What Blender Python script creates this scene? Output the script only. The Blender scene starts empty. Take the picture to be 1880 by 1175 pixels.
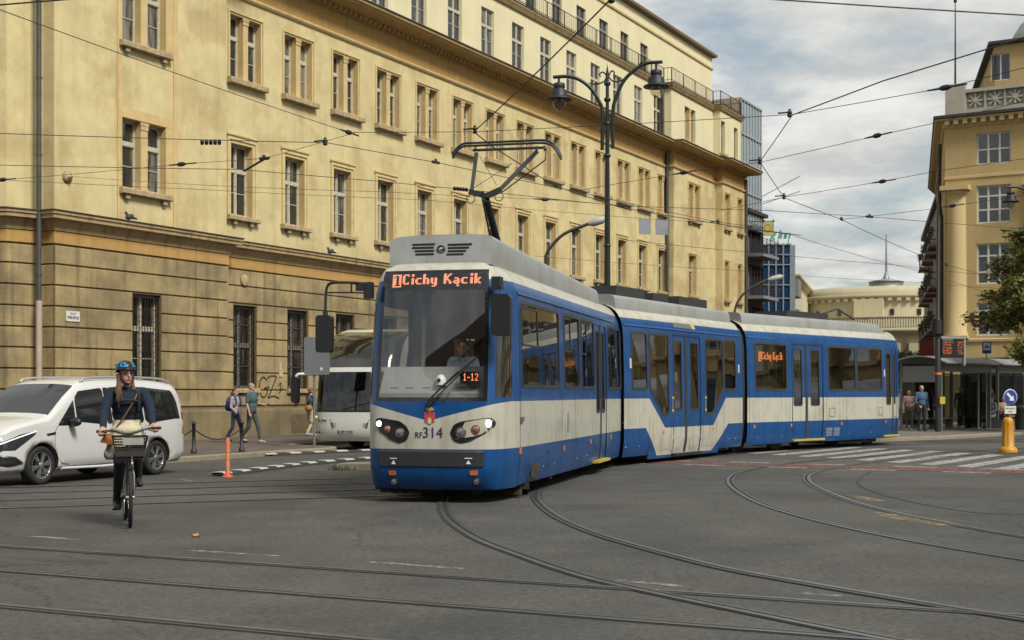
import bpy, bmesh, math, random
import numpy as np
from mathutils import Vector, Matrix, Euler
random.seed(7)
SC = bpy.context.scene
COL = SC.collection
F, CU, HV, CH = 2500.0, 940.0, 722.0, 1.62      # focal (px of an 1880 wide frame), principal column, horizon row, camera height
PI = math.pi
def ray(u): return (u-CU)/F
def gp(u, v, z=0.0):                             # where a thing at height z stands
    y = F*(CH-z)/(v-HV); return (ray(u)*y, y)
def hz(v, y): return CH+(HV-v)*y/F               # height of row v at distance y

# ------------------------------------------------------------------ mesh builder
class MB:
    def __init__(s): s.v=[]; s.f=[]; s.m=[]; s.mi=0; s.sm=False; s.s=[]
    def add(s, vs, fs, mi=None, sm=None):
        n=len(s.v); s.v += [tuple(p) for p in vs]
        for f in fs:
            s.f.append([i+n for i in f]); s.m.append(s.mi if mi is None else mi); s.s.append(s.sm if sm is None else sm)
    def quad(s, a,b,c,d, mi=None, sm=None): s.add([a,b,c,d], [(0,1,2,3)], mi, sm)
    def box(s, x0,x1,y0,y1,z0,z1, mi=None):
        vs=[(x,y,z) for z in (z0,z1) for y in (y0,y1) for x in (x0,x1)]
        s.add(vs, [(0,2,3,1),(4,5,7,6),(0,1,5,4),(2,6,7,3),(0,4,6,2),(1,3,7,5)], mi, False)
    def obox(s, c, ax, ay, az, sx,sy,sz, mi=None):   # oriented box, half sizes
        c=Vector(c); ax=Vector(ax)*sx; ay=Vector(ay)*sy; az=Vector(az)*sz
        vs=[c+ax*i+ay*j+az*k for k in (-1,1) for j in (-1,1) for i in (-1,1)]
        s.add(vs, [(0,2,3,1),(4,5,7,6),(0,1,5,4),(2,6,7,3),(0,4,6,2),(1,3,7,5)], mi, False)
    def bar(s, a, b, w, h=None, mi=None):            # box bar from a to b
        a=Vector(a); b=Vector(b); d=(b-a); L=d.length; d.normalize()
        up=Vector((0,0,1)) if abs(d.z)<.95 else Vector((1,0,0))
        x=d.cross(up).normalized(); z=x.cross(d)
        s.obox((a+b)/2, x, d, z, w/2, L/2, (h or w)/2, mi)
    def tube(s, pts, r, n=8, mi=None, caps=True, closed=False, sm=True):
        pts=[Vector(p) for p in pts]; N=len(pts)
        rs=r if isinstance(r,(list,tuple)) else [r]*N
        vs=[]; prev=None
        for i,p in enumerate(pts):
            if closed: t=pts[(i+1)%N]-pts[i-1]
            else: t=pts[min(i+1,N-1)]-pts[max(i-1,0)]
            t.normalize()
            if prev is None:
                up=Vector((0,0,1)) if abs(t.z)<.9 else Vector((1,0,0))
                x=t.cross(up).normalized()
            else:
                x=(prev-t*prev.dot(t)).normalized()
            prev=x; y=t.cross(x)
            for k in range(n):
                a=2*PI*k/n; vs.append(p+(x*math.cos(a)+y*math.sin(a))*rs[i])
        fs=[]
        M=N if closed else N-1
        for i in range(M):
            j=(i+1)%N
            for k in range(n):
                fs.append((i*n+k, i*n+(k+1)%n, j*n+(k+1)%n, j*n+k))
        s.add(vs, fs, mi, sm)
        if caps and not closed:
            s.add(vs[:n], [tuple(range(n))[::-1]], mi, False); s.add(vs[-n:], [tuple(range(n))], mi, False)
    def lathe(s, prof, c=(0,0,0), n=20, mi=None, axis='z', sm=True, caps=True):
        vs=[]
        for r,z in prof:
            for k in range(n):
                a=2*PI*k/n; x,y=r*math.cos(a), r*math.sin(a)
                p={'z':(x,y,z),'x':(z,x,y),'y':(y,z,x)}[axis]
                vs.append((p[0]+c[0],p[1]+c[1],p[2]+c[2]))
        fs=[(i*n+k,i*n+(k+1)%n,(i+1)*n+(k+1)%n,(i+1)*n+k) for i in range(len(prof)-1) for k in range(n)]
        s.add(vs,fs,mi,sm)
        if caps:
            if prof[0][0]>1e-4: s.add(vs[:n],[tuple(range(n))[::-1]],mi,False)
            if prof[-1][0]>1e-4: s.add(vs[-n:],[tuple(range(n))],mi,False)
    def ell(s, c, r, n=12, m=8, mi=None, rot=None):
        vs=[];c=Vector(c)
        for i in range(m+1):
            t=PI*i/m
            for k in range(n):
                a=2*PI*k/n
                p=Vector((r[0]*math.sin(t)*math.cos(a), r[1]*math.sin(t)*math.sin(a), r[2]*math.cos(t)))
                if rot: p=rot@p
                vs.append(c+p)
        fs=[(i*n+k,(i+1)*n+k,(i+1)*n+(k+1)%n,i*n+(k+1)%n) for i in range(m) for k in range(n)]
        s.add(vs,fs,mi,True)
    def prism(s, poly, fn, d0, d1, mi=None):         # polygon (a,b) -> fn(a,b,d) between depths d0 and d1
        n=len(poly); vs=[fn(a,b,d0) for a,b in poly]+[fn(a,b,d1) for a,b in poly]
        s.add(vs, [tuple(range(n))[::-1], tuple(range(n,2*n))]+[(i,(i+1)%n,(i+1)%n+n,i+n) for i in range(n)], mi, False)
    def sheet(s, grid, mi=None, sm=True):            # grid[i][j] of points
        n=len(grid[0]); vs=[p for r in grid for p in r]
        s.add(vs, [(i*n+j,i*n+j+1,(i+1)*n+j+1,(i+1)*n+j) for i in range(len(grid)-1) for j in range(n-1)], mi, sm)
    def ring(s, poly, fn, d0, d1, w, mi=None):       # frame of width w round a polygon (in its plane), proud from d0 to d1
        inn=inset(poly, w); n=len(poly)
        for i in range(n):
            j=(i+1)%n
            s.prism([poly[i],poly[j],inn[j],inn[i]], fn, d0, d1, mi)
    def xf(s, mat):
        s.v=[tuple(mat@Vector(p)) for p in s.v]; return s
    def mesh(s, name, mats):
        me=bpy.data.meshes.new(name); me.from_pydata(s.v, [], s.f)
        for m in (mats if isinstance(mats,(list,tuple)) else [mats]): me.materials.append(m)
        me.polygons.foreach_set('material_index', s.m); me.polygons.foreach_set('use_smooth', s.s)
        me.update(); return me
    def build(s, name, mats, parent=None, weld=False, recalc=True):
        me=s.mesh(name, mats)
        if weld or recalc:
            bm=bmesh.new(); bm.from_mesh(me)
            if weld: bmesh.ops.remove_doubles(bm, verts=bm.verts, dist=1e-4)
            if recalc: bmesh.ops.recalc_face_normals(bm, faces=bm.faces)
            bm.to_mesh(me); bm.free()
        o=bpy.data.objects.new(name, me); COL.objects.link(o)
        if parent: o.parent=parent
        return o
def inset(poly, w):
    n=len(poly); out=[]
    ar=sum(poly[i][0]*poly[(i+1)%n][1]-poly[(i+1)%n][0]*poly[i][1] for i in range(n))
    sg=1 if ar>0 else -1
    for i in range(n):
        p,q,r=Vector(poly[i-1][:2]),Vector(poly[i][:2]),Vector(poly[(i+1)%n][:2])
        e1=(q-p).normalized(); e2=(r-q).normalized()
        n1=Vector((-e1.y,e1.x))*sg; n2=Vector((-e2.y,e2.x))*sg
        b=n1+n2; k=max(b.dot(n1),.3); out.append(tuple(q+b*(w/k)))
    return out
def rrect(x0,x1,y0,y1,r=.06,n=4):
    out=[]
    for cx,cy,a0 in ((x1-r,y0+r,-PI/2),(x1-r,y1-r,0),(x0+r,y1-r,PI/2),(x0+r,y0+r,PI)):
        for k in range(n+1):
            a=a0+PI/2*k/n; out.append((cx+r*math.cos(a),cy+r*math.sin(a)))
    return out
def rpoly(poly, r, n=3):                              # rounded corners
    out=[];N=len(poly)
    for i in range(N):
        p,q,s=Vector(poly[i-1]),Vector(poly[i]),Vector(poly[(i+1)%N])
        a=q+(p-q).normalized()*r; b=q+(s-q).normalized()*r
        for k in range(n+1):
            t=k/n; out.append(tuple(a*(1-t)**2+q*2*t*(1-t)+b*t*t))
    return out
def cr(pts, n=8):                                     # Catmull-Rom through points
    P=[Vector(p) for p in pts]; P=[P[0]*2-P[1]]+P+[P[-1]*2-P[-2]]; out=[]
    for i in range(1,len(P)-2):
        for k in range(n):
            t=k/n
            out.append(.5*((2*P[i])+(P[i+1]-P[i-1])*t+(2*P[i-1]-5*P[i]+4*P[i+1]-P[i+2])*t*t+(3*P[i]-P[i-1]-3*P[i+1]+P[i+2])*t**3))
    out.append(P[-2]); return out
def tag(o, label=None, cat=None, group=None, kind=None):
    if label: o['label']=label
    if cat: o['category']=cat
    if group: o['group']=group
    if kind: o['kind']=kind
    return o
def thing(name, label, cat, loc=(0,0,0), rz=0.0, group=None):
    o=bpy.data.objects.new(name, None); COL.objects.link(o); o.empty_display_size=.3
    o.location=loc; o.rotation_euler=(0,0,rz)
    return tag(o,label,cat,group)
def dup(o, loc=None, rz=None, label=None, group=None, parent=None):
    kids=[c for c in bpy.data.objects if c.parent is o]
    c=o.copy(); COL.objects.link(c)
    if parent: c.parent=parent
    if loc is not None: c.location=loc
    if rz is not None: c.rotation_euler=(0,0,rz)
    if label: c['label']=label
    if group: c['group']=group
    for k in kids: dup(k, parent=c)
    return c
def text_mesh(txt, size, mat, name, parent=None, mtx=None, align='CENTER', ext=.002, bold=0.0, shear=0.0, sx=1.0):
    cu=bpy.data.curves.new(name,'FONT'); cu.body=txt; cu.size=size; cu.align_x=align; cu.align_y='CENTER'; cu.extrude=ext; cu.offset=bold; cu.shear=shear; cu.resolution_u=3
    o=bpy.data.objects.new(name,cu); COL.objects.link(o)
    bpy.context.view_layer.update()
    dg=bpy.context.evaluated_depsgraph_get()
    me=bpy.data.meshes.new_from_object(o.evaluated_get(dg)); me.name=name
    bpy.data.objects.remove(o); bpy.data.curves.remove(cu)
    me.materials.clear(); me.materials.append(mat)
    M=(mtx or Matrix.Identity(4))@Matrix.Diagonal((sx,1,1,1))
    me.transform(M)
    o=bpy.data.objects.new(name,me); COL.objects.link(o)
    if parent: o.parent=parent
    return o
def frame_mtx(origin, xdir, ydir):                   # text plane: x along xdir, y along ydir
    x=Vector(xdir).normalized(); y=Vector(ydir).normalized(); z=x.cross(y)
    M=Matrix((x,y,z)).transposed().to_4x4(); M.translation=Vector(origin); return M
def applied(o):                                       # bake modifiers
    bpy.context.view_layer.update()
    dg=bpy.context.evaluated_depsgraph_get()
    me=bpy.data.meshes.new_from_object(o.evaluated_get(dg)); old=o.data
    o.modifiers.clear(); o.data=me; me.name=o.name; return o

# ------------------------------------------------------------------ materials
def lin(c): return tuple(((x/255)/12.92 if x/255<=.04045 else ((x/255+.055)/1.055)**2.4) for x in c)
_mc={}
def M(name, col, rough=.5, metal=0.0, var=0.0, vs=3.0, bump=0.0, bs=60.0, spec=.5, coat=0.0, emit=None, es=1.0, streak=0.0, col2=None, c2s=1.0, c2t=.55, c2w=.12, c3=None, mpos='Object'):
    if name in _mc: return _mc[name]
    m=bpy.data.materials.new(name); m.use_nodes=True; nt=m.node_tree; N=nt.nodes; L=nt.links
    b=N['Principled BSDF']; b.inputs['Roughness'].default_value=rough; b.inputs['Metallic'].default_value=metal
    b.inputs['Specular IOR Level'].default_value=spec; b.inputs['Coat Weight'].default_value=coat; b.inputs['Coat Roughness'].default_value=.06
    b.inputs['Base Color'].default_value=(*col,1)
    if emit: b.inputs['Emission Color'].default_value=(*emit,1); b.inputs['Emission Strength'].default_value=es
    if var or bump or streak or col2:
        tc=N.new('ShaderNodeTexCoord'); P=tc.outputs[mpos]
    cur=None
    def noise(scale, det=5, vec=None, rough=.6):
        n=N.new('ShaderNodeTexNoise'); n.inputs['Scale'].default_value=scale; n.inputs['Detail'].default_value=det; n.inputs['Roughness'].default_value=rough
        L.new(vec or P, n.inputs['Vector']); return n.outputs['Fac']
    def ramp(fac, a, bb):
        r=N.new('ShaderNodeMapRange'); r.inputs[1].default_value=a; r.inputs[2].default_value=bb; L.new(fac,r.inputs[0]); r.interpolation_type='SMOOTHSTEP'; return r.outputs[0]
    def mix(a, c, fac, mode='MIX'):
        x=N.new('ShaderNodeMix'); x.data_type='RGBA'; x.blend_type=mode
        if isinstance(fac,float): x.inputs[0].default_value=fac
        else: L.new(fac,x.inputs[0])
        for s,i in ((a,6),(c,7)):
            if isinstance(s,tuple): x.inputs[i].default_value=(*s,1)
            else: L.new(s,x.inputs[i])
        return x.outputs[2]
    cur=tuple(col)
    if col2: cur=mix(cur, tuple(col2), ramp(noise(c2s,6),c2t-c2w,c2t+c2w))
    if var:
        f=N.new('ShaderNodeMapRange'); f.inputs[1].default_value=.25; f.inputs[2].default_value=.75; f.inputs[3].default_value=1-var; f.inputs[4].default_value=1+var*.6
        L.new(noise(vs,8,None,.65), f.inputs[0])
        g=N.new('ShaderNodeCombineColor'); [L.new(f.outputs[0], g.inputs[i]) for i in range(3)]
        cur=mix(cur, g.outputs[0], 1.0, 'MULTIPLY')
    if streak:
        mp=N.new('ShaderNodeMapping'); mp.inputs['Scale'].default_value=(2.2,2.2,.12); L.new(P,mp.inputs[0])
        s=ramp(noise(1.6,5,mp.outputs[0]),.48,.72)
        k=N.new('ShaderNodeMath'); k.operation='MULTIPLY'; k.inputs[1].default_value=streak; L.new(s,k.inputs[0])
        cur=mix(cur, c3 or (.06,.05,.035), k.outputs[0])
    if not isinstance(cur,tuple): L.new(cur,b.inputs['Base Color'])
    if bump:
        bn=N.new('ShaderNodeBump'); bn.inputs['Strength'].default_value=bump; bn.inputs['Distance'].default_value=.02
        L.new(noise(bs,6),bn.inputs['Height']); L.new(bn.outputs[0],b.inputs['Normal'])
    _mc[name]=m; return m
def glass(name, tint=(.6,.65,.65), refl=.06, alpha=.75, rough=.02, gl=(1,1,1)):
    """thin pane: see-through mixed with a Fresnel mirror"""
    if name in _mc: return _mc[name]
    m=bpy.data.materials.new(name); m.use_nodes=True; nt=m.node_tree; N=nt.nodes; L=nt.links
    N.remove(N['Principled BSDF']); out=N['Material Output']
    t=N.new('ShaderNodeBsdfTransparent'); t.inputs[0].default_value=(*[c*alpha for c in tint],1)
    g=N.new('ShaderNodeBsdfGlossy'); g.inputs['Roughness'].default_value=rough; g.inputs[0].default_value=(*gl,1)
    fr=N.new('ShaderNodeLayerWeight'); fr.inputs[0].default_value=.5; pw=N.new('ShaderNodeMath'); pw.operation='POWER'; pw.inputs[1].default_value=4.5; L.new(fr.outputs['Facing'],pw.inputs[0])
    mr=N.new('ShaderNodeMapRange'); mr.inputs[3].default_value=refl; mr.inputs[4].default_value=.9; L.new(pw.outputs[0],mr.inputs[0])
    x=N.new('ShaderNodeMixShader'); L.new(mr.outputs[0],x.inputs[0]); L.new(t.outputs[0],x.inputs[1]); L.new(g.outputs[0],x.inputs[2]); L.new(x.outputs[0],out.inputs[0])
    _mc[name]=m; return m
BLACK=M('black_rubber',(.012,.012,.013),.55)
DARK=M('dark_metal',(.03,.032,.034),.45,.3,var=.2,vs=8)
STEEL=M('worn_steel',(.32,.32,.32),.32,.9,var=.3,vs=6)
GALV=M('galvanised_steel',(.22,.23,.24),.5,.5,var=.2,vs=5)
WHITEP=M('white_enamel',(.75,.75,.72),.35)
ORANGE_LED=M('led_orange',(.05,.01,.0),.6,emit=(1,.24,.07),es=1.5)
SCREEN=M('screen_black',(.012,.012,.014),.3)
WIREM=M('wire_dark',(.02,.02,.02),.6)
LENSW=M('lamp_lit',(.8,.8,.85),.2,emit=(.95,.93,1),es=3.5)
AMBER=M('amber_lens',(.7,.16,.02),.3,var=.1,vs=30)
REDL=M('red_lens',(.24,.03,.022),.3)
CHROME=M('bright_chrome',(.6,.6,.62),.12,1.0)
# ---------------- LED lettering: dot rows built as small lit squares
FONT={'1':["..#..",".##..","..#..","..#..","..#..","..#..","..#..",".###."],
'C':[".####","##..#","##...","##...","##...","##...","##..#",".####"],'i':[".##",".##","...",".##",".##",".##",".##",".##"],
'c':[".....",".....",".....",".####","##...","##...","##...",".####"],'h':["##...","##...","##...","####.","##.##","##.##","##.##","##.##"],
'y':[".....",".....",".....","##.##","##.##","##.##","##.##",".####","...##",".###."],'K':["##..##","##.##.","####..","###...","####..","##.##.","##..##","##..##"],
'ą':[".....",".....",".....",".###.","...##",".####","##.##",".####","...#.","...##"],'k':["##...","##...","##...","##.##","####.","###..","####.","##.##"],
'-':["...","...","...","...","###","...","...","..."],'2':[".##.","#..#","...#","...#","..#.",".#..","#...","####"],' ':["..."]}
FONT['I1']=["#######","##...##","#.#..##","###..##","###..##","###..##","###..##","###..##","##....#","#######"]
def led(mb, chars, fn, x0, ztop, px, pz=None):
    pz=pz or px; x=x0
    for ch in chars:
        g=FONT[ch]
        for r,row in enumerate(g):
            for c,d in enumerate(row):
                if d=='#': mb.prism([(x+c*px,ztop-(r+1)*pz),(x+(c+.93)*px,ztop-(r+1)*pz),(x+(c+.93)*px,ztop-(r+.07)*pz),(x+c*px,ztop-(r+.07)*pz)], fn, 0, .003)
        x+=(len(g[0])+1)*px
    return x
# ------------------------------------------------------------------ camera, sky, sun
cam=bpy.data.cameras.new('camera'); co=bpy.data.objects.new('camera',cam); COL.objects.link(co)
co.location=(0,0,CH); co.rotation_euler=(PI/2,0,0)
cam.sensor_width=36; cam.lens=36*F/1880; cam.shift_x=0; cam.shift_y=(HV-587.5)/1880
cam.clip_start=.1; cam.clip_end=2000
cam.dof.use_dof=True; cam.dof.focus_distance=21.5; cam.dof.aperture_fstop=3.2
SC.camera=co
SUN_EL, SUN_AZ = math.radians(47), math.atan2(.62,-.78)    # azimuth from +Y towards +X
w=bpy.data.worlds.new('World'); SC.world=w; w.use_nodes=True; N=w.node_tree.nodes; L=w.node_tree.links
bg=N['Background']
sky=N.new('ShaderNodeTexSky'); sky.sky_type='NISHITA'; sky.sun_disc=False; sky.sun_elevation=SUN_EL; sky.sun_rotation=SUN_AZ; sky.air_density=1.2; sky.dust_density=2.5
tc=N.new('ShaderNodeTexCoord'); sep=N.new('ShaderNodeSeparateXYZ'); L.new(tc.outputs['Generated'],sep.inputs[0])
def mth(op,a,b=None):
    n=N.new('ShaderNodeMath'); n.operation=op
    for i,x in enumerate((a,b)):
        if x is None: continue
        if isinstance(x,(int,float)): n.inputs[i].default_value=x
        else: L.new(x,n.inputs[i])
    return n.outputs[0]
zz=mth('ADD',mth('MAXIMUM',sep.outputs[2],0.0),.16)
cmb=N.new('ShaderNodeCombineXYZ'); L.new(mth('DIVIDE',sep.outputs[0],zz),cmb.inputs[0]); L.new(mth('DIVIDE',sep.outputs[1],zz),cmb.inputs[1])
def wn(scale,det,rough,dist=0.0,off=(0,0,0)):
    mp=N.new('ShaderNodeMapping'); mp.inputs['Location'].default_value=off; L.new(cmb.outputs[0],mp.inputs[0])
    n=N.new('ShaderNodeTexNoise'); n.inputs['Scale'].default_value=scale; n.inputs['Detail'].default_value=det; n.inputs['Roughness'].default_value=rough; n.inputs['Distortion'].default_value=dist
    L.new(mp.outputs[0],n.inputs[0]); return n.outputs['Fac']
def wr(f,a,b,c=0.0,d=1.0):
    r=N.new('ShaderNodeMapRange'); r.interpolation_type='SMOOTHSTEP'; L.new(f,r.inputs[0])
    for i,x in enumerate((a,b,c,d)): r.inputs[1+i].default_value=x
    return r.outputs[0]
def wmix(f,a,b):
    x=N.new('ShaderNodeMix'); x.data_type='RGBA'
    if isinstance(f,float): x.inputs[0].default_value=f
    else: L.new(f,x.inputs[0])
    for s,i in ((a,6),(b,7)):
        if isinstance(s,tuple): x.inputs[i].default_value=(*s,1)
        else: L.new(s,x.inputs[i])
    return x.outputs[2]
cover=wr(wn(1.5,8,.6,.3,(3.1,1.7,0)),.36,.56)
tone=wr(wn(2.6,7,.62,.2,(7.3,2.2,0)),.34,.66)
cloud=wmix(tone,(4.2,4.35,4.3),(6.6,6.55,6.2))
gap=wmix(.55,sky.outputs[0],(3.0,3.6,3.8))
L.new(wmix(cover,gap,cloud),bg.inputs['Color']); bg.inputs['Strength'].default_value=.1
sl=bpy.data.lights.new('sun','SUN'); sl.energy=3.3; sl.angle=math.radians(16); sl.color=(1,.95,.84)
so=bpy.data.objects.new('sun',sl); COL.objects.link(so)
sd=Vector((math.sin(SUN_AZ)*math.cos(SUN_EL), math.cos(SUN_AZ)*math.cos(SUN_EL), math.sin(SUN_EL)))
so.rotation_euler=sd.to_track_quat('Z','Y').to_euler(); so.location=(0,0,60)
vs=SC.view_settings; vs.view_transform='Standard'; vs.look='None'; vs.gamma=1; vs.exposure=0.39
SC.cycles.max_bounces=6; SC.cycles.transparent_max_bounces=12; SC.cycles.use_denoising=True
SC.cycles.caustics_reflective=False; SC.cycles.caustics_refractive=False
# ------------------------------------------------------------------ ground
ASPH=M('asphalt',(.069,.066,.058),.78,var=.34,vs=.9,bump=.7,bs=40,col2=(.047,.046,.043),c2s=.2,c2t=.52,c2w=.10,streak=0)
def asphalt_detail():
    nt=ASPH.node_tree; N=nt.nodes; L=nt.links; b=N['Principled BSDF']; src=b.inputs['Base Color'].links[0].from_socket
    tc=[n for n in N if n.type=='TEX_COORD'][0]
    n=N.new('ShaderNodeTexNoise'); n.inputs['Scale'].default_value=16; n.inputs['Detail'].default_value=6; n.inputs['Roughness'].default_value=.85; L.new(tc.outputs['Object'],n.inputs[0])
    r=N.new('ShaderNodeMapRange'); r.inputs[1].default_value=.32; r.inputs[2].default_value=.70; r.inputs[3].default_value=.30; r.inputs[4].default_value=2.0; L.new(n.outputs[0],r.inputs[0])
    # darker sealed joints: long crack lines from a stretched voronoi
    v=N.new('ShaderNodeTexVoronoi'); v.feature='DISTANCE_TO_EDGE'; v.inputs['Scale'].default_value=.11
    wn_=N.new('ShaderNodeTexNoise'); wn_.inputs['Scale'].default_value=.6; wn_.inputs['Detail'].default_value=6; L.new(tc.outputs['Object'],wn_.inputs[0])
    ad=N.new('ShaderNodeVectorMath'); ad.operation='MULTIPLY_ADD'; L.new(wn_.outputs['Color'],ad.inputs[0]); ad.inputs[1].default_value=(2.2,2.2,0); L.new(tc.outputs['Object'],ad.inputs[2]); L.new(ad.outputs[0],v.inputs['Vector'])
    cr_=N.new('ShaderNodeMapRange'); cr_.inputs[1].default_value=.0; cr_.inputs[2].default_value=.004; cr_.inputs[3].default_value=.62; cr_.inputs[4].default_value=1; L.new(v.outputs[0],cr_.inputs[0])
    k=N.new('ShaderNodeMath'); k.operation='MULTIPLY'; L.new(r.outputs[0],k.inputs[0]); L.new(cr_.outputs[0],k.inputs[1])
    vp=N.new('ShaderNodeTexVoronoi'); vp.inputs['Scale'].default_value=.17; vp.distance='CHEBYCHEV'; L.new(ad.outputs[0],vp.inputs['Vector'])
    pr_=N.new('ShaderNodeMapRange'); pr_.inputs[3].default_value=.80; pr_.inputs[4].default_value=1.16; L.new(vp.outputs['Color'],pr_.inputs[0])
    k2=N.new('ShaderNodeMath'); k2.operation='MULTIPLY'; L.new(k.outputs[0],k2.inputs[0]); L.new(pr_.outputs[0],k2.inputs[1]); k=k2
    x=N.new('ShaderNodeVectorMath'); x.operation='SCALE'; L.new(src,x.inputs[0]); L.new(k.outputs[0],x.inputs['Scale']); L.new(x.outputs[0],b.inputs['Base Color'])
asphalt_detail()
g=MB(); g.quad((-700,-300,0),(700,-300,0),(700,900,0),(-700,900,0)); tag(g.build('road',ASPH),kind='structure')
PAVE=M('paving_left',(.13,.10,.085),.85,var=.25,vs=1.5,bump=.3,bs=30,col2=(.095,.078,.07),c2s=.8)
PAVR=M('paving_right',(.17,.155,.135),.85,var=.25,vs=1.5,bump=.3,bs=30,col2=(.13,.12,.11),c2s=.8)
KERB=M('kerb_stone',(.23,.20,.15),.8,var=.3,vs=3,bump=.3,bs=30)
def slabs(m, sx, sy, rot):
    nt=m.node_tree; N=nt.nodes; L=nt.links; b=N['Principled BSDF']; src=b.inputs['Base Color'].links[0].from_socket
    tc=[n for n in N if n.type=='TEX_COORD'][0]; mp=N.new('ShaderNodeMapping'); mp.inputs['Rotation'].default_value=(0,0,rot); L.new(tc.outputs['Object'],mp.inputs[0])
    br=N.new('ShaderNodeTexBrick'); br.inputs['Color1'].default_value=(1,1,1,1); br.inputs['Color2'].default_value=(.8,.8,.8,1); br.inputs['Mortar'].default_value=(.5,.5,.5,1); br.inputs['Scale'].default_value=1; br.inputs['Mortar Size'].default_value=.012
    br.inputs['Brick Width'].default_value=sx; br.inputs['Row Height'].default_value=sy; L.new(mp.outputs[0],br.inputs[0])
    x=N.new('ShaderNodeMix'); x.data_type='RGBA'; x.blend_type='MULTIPLY'; x.inputs[0].default_value=1; L.new(src,x.inputs[6]); L.new(br.outputs[0],x.inputs[7]); L.new(x.outputs[2],b.inputs['Base Color'])
slabs(PAVE,.5,.5,.5); slabs(PAVR,.4,.2,-.8)
PH=.12
def pavement(name, kerb, back, mat):
    k=cr(kerb,5); n=len(k)
    m=MB(); m.add([(p.x,p.y,PH) for p in k]+[(b[0],b[1],PH) for b in back],[tuple(range(n+len(back)))]); tag(m.build(name,mat),kind='structure')
    q=MB()                                                    # kerb stones stand on the road side of the edge, 4 mm proud of the paving
    acc=0
    out=[];
    for i,p in enumerate(k):
        t=(k[min(i+1,n-1)]-k[max(i-1,0)]).normalized(); nn=Vector((t.y,-t.x,0)); out.append((p,nn))
    sec=lambda p,nn:[(p-nn*.02)+Vector((0,0,PH+.004)),(p+nn*.13)+Vector((0,0,PH+.004)),(p+nn*.15)+Vector((0,0,PH-.02)),(p+nn*.155)+Vector((0,0,-.02))]
    q.sheet([sec(p,nn) for p,nn in out],sm=False); tag(q.build('kerb',KERB),kind='structure')
pavement('pavement',[(-40,-31.5,0),(-25,-2,0),(-12.5,23,0),(-7.23,33.5,0),(-6.31,35.5,0),(-5.3,37.2,0),(-5.05,37.9,0),(-5.3,38.6,0),(-6.5,39.8,0),(-6.4,41.3,0),(-5.3,43.8,0),(-2,50,0),(8,69,0),(40,130,0),(62,172,0)],
  [(56,172),(14,92),(-13,44),(-60,-20)],PAVE)
pavement('pavement',[(62,158,0),(36,106,0),(20,74,0),(11.6,52,0),(10.9,48,0),(11.6,46.4,0),(13.2,46.4,0),(16,49,0),(20.6,53.8,0),(40,72,0),(90,110,0)],[(120,112),(120,200),(70,180)],PAVR)
# ---- tram tracks: grooved rails laid flush in the asphalt
RAILM=M('rail_head',(.20,.20,.195),.36,.7,var=.35,vs=4); RAILD=M('rail_groove',(.012,.012,.012),.9); RAILE=M('rail_filler',(.03,.03,.03),.9,var=.3,vs=5)
def offs(line, d):
    out=[]
    for i,p in enumerate(line):
        t=(line[min(i+1,len(line)-1)]-line[max(i-1,0)]).normalized(); out.append(p+Vector((t.y,-t.x,0))*d)
    return out
def track(label, center, lift=0.0, n=10, ends=None):
    t=thing('tram_track',label,'tram track',(0,0,0),0,'tram tracks set in the road')
    c=cr([(x,y,0) for x,y in center],n)
    for sg in (-1,1):
        m=MB()
        def strip(a,b,z,mi):
            A=offs(c,sg*(.7175+a)); B=offs(c,sg*(.7175+b)); m.sheet([[p+Vector((0,0,z)),q+Vector((0,0,z))] for p,q in zip(A,B)],mi,True)
        strip(-.095,.085,.004+lift,2); strip(.0,.058,.010+lift,0); strip(-.045,-.004,.0075+lift,1); strip(-.075,-.05,.009+lift,0)
        m.build('rail',[RAILM,RAILD,RAILE],t,recalc=False)
    return t
track('curved tram track that the blue and white tram is turning along',[(6.5,5),(4.4,7.5),(3.02,9.39),(2.43,10.3),(1.85,11.25),(1.29,12.3),(.73,13.9),(.28,15.45),(-.1,17.6),(-.29,19.8),(-.33,21.5),(-.2,23.5),(.25,26.5),(1.1,29.5),(2.8,33),(5.3,36.7),(8.3,40.4),(11.2,43),(14.4,44.9),(18,46.8),(26,50.5),(60,66)],.004)
track('empty curved tram track right of the tram, bending past the yellow bollard',[(14,3.5),(10,7.2),(7.4,10.4),(5.9,12.9),(4.95,15.6),(4.45,18.6),(4.4,21.5),(4.75,25.2),(5.6,28.3),(7.5,31.8),(10.2,34.9),(14.5,38.6),(20,42.3),(40,54)])
dF=Vector((.896,-.443)); nF=Vector((.443,.896))
def stra(o,d,a,b): return [tuple(Vector(o)+Vector(d)*t) for t in (a,a+(b-a)*.33,a+(b-a)*.66,b)]
o1=Vector((-5.4,14.4))-nF*.7175
track('straight tram track crossing the foreground behind the frontmost rail',stra(o1,dF,-30,26))
o2=Vector((-5.4,14.4))-nF*(2.95+.7175)
track('straight tram track at the bottom edge, frontmost of all',stra(o2,dF,-30,8.5))
dM=Vector((.91,.414)); nM=Vector((-.414,.91)); oM=Vector((-7.2,19.14))
track('straight tram track passing just in front of the tram under the cyclist',stra(oM+nM*.7175,dM,-32,7.0))
track('straight tram track between the cyclist and the white van',stra(oM+nM*(3.0+.7175),dM,-32,6.6))
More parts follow.
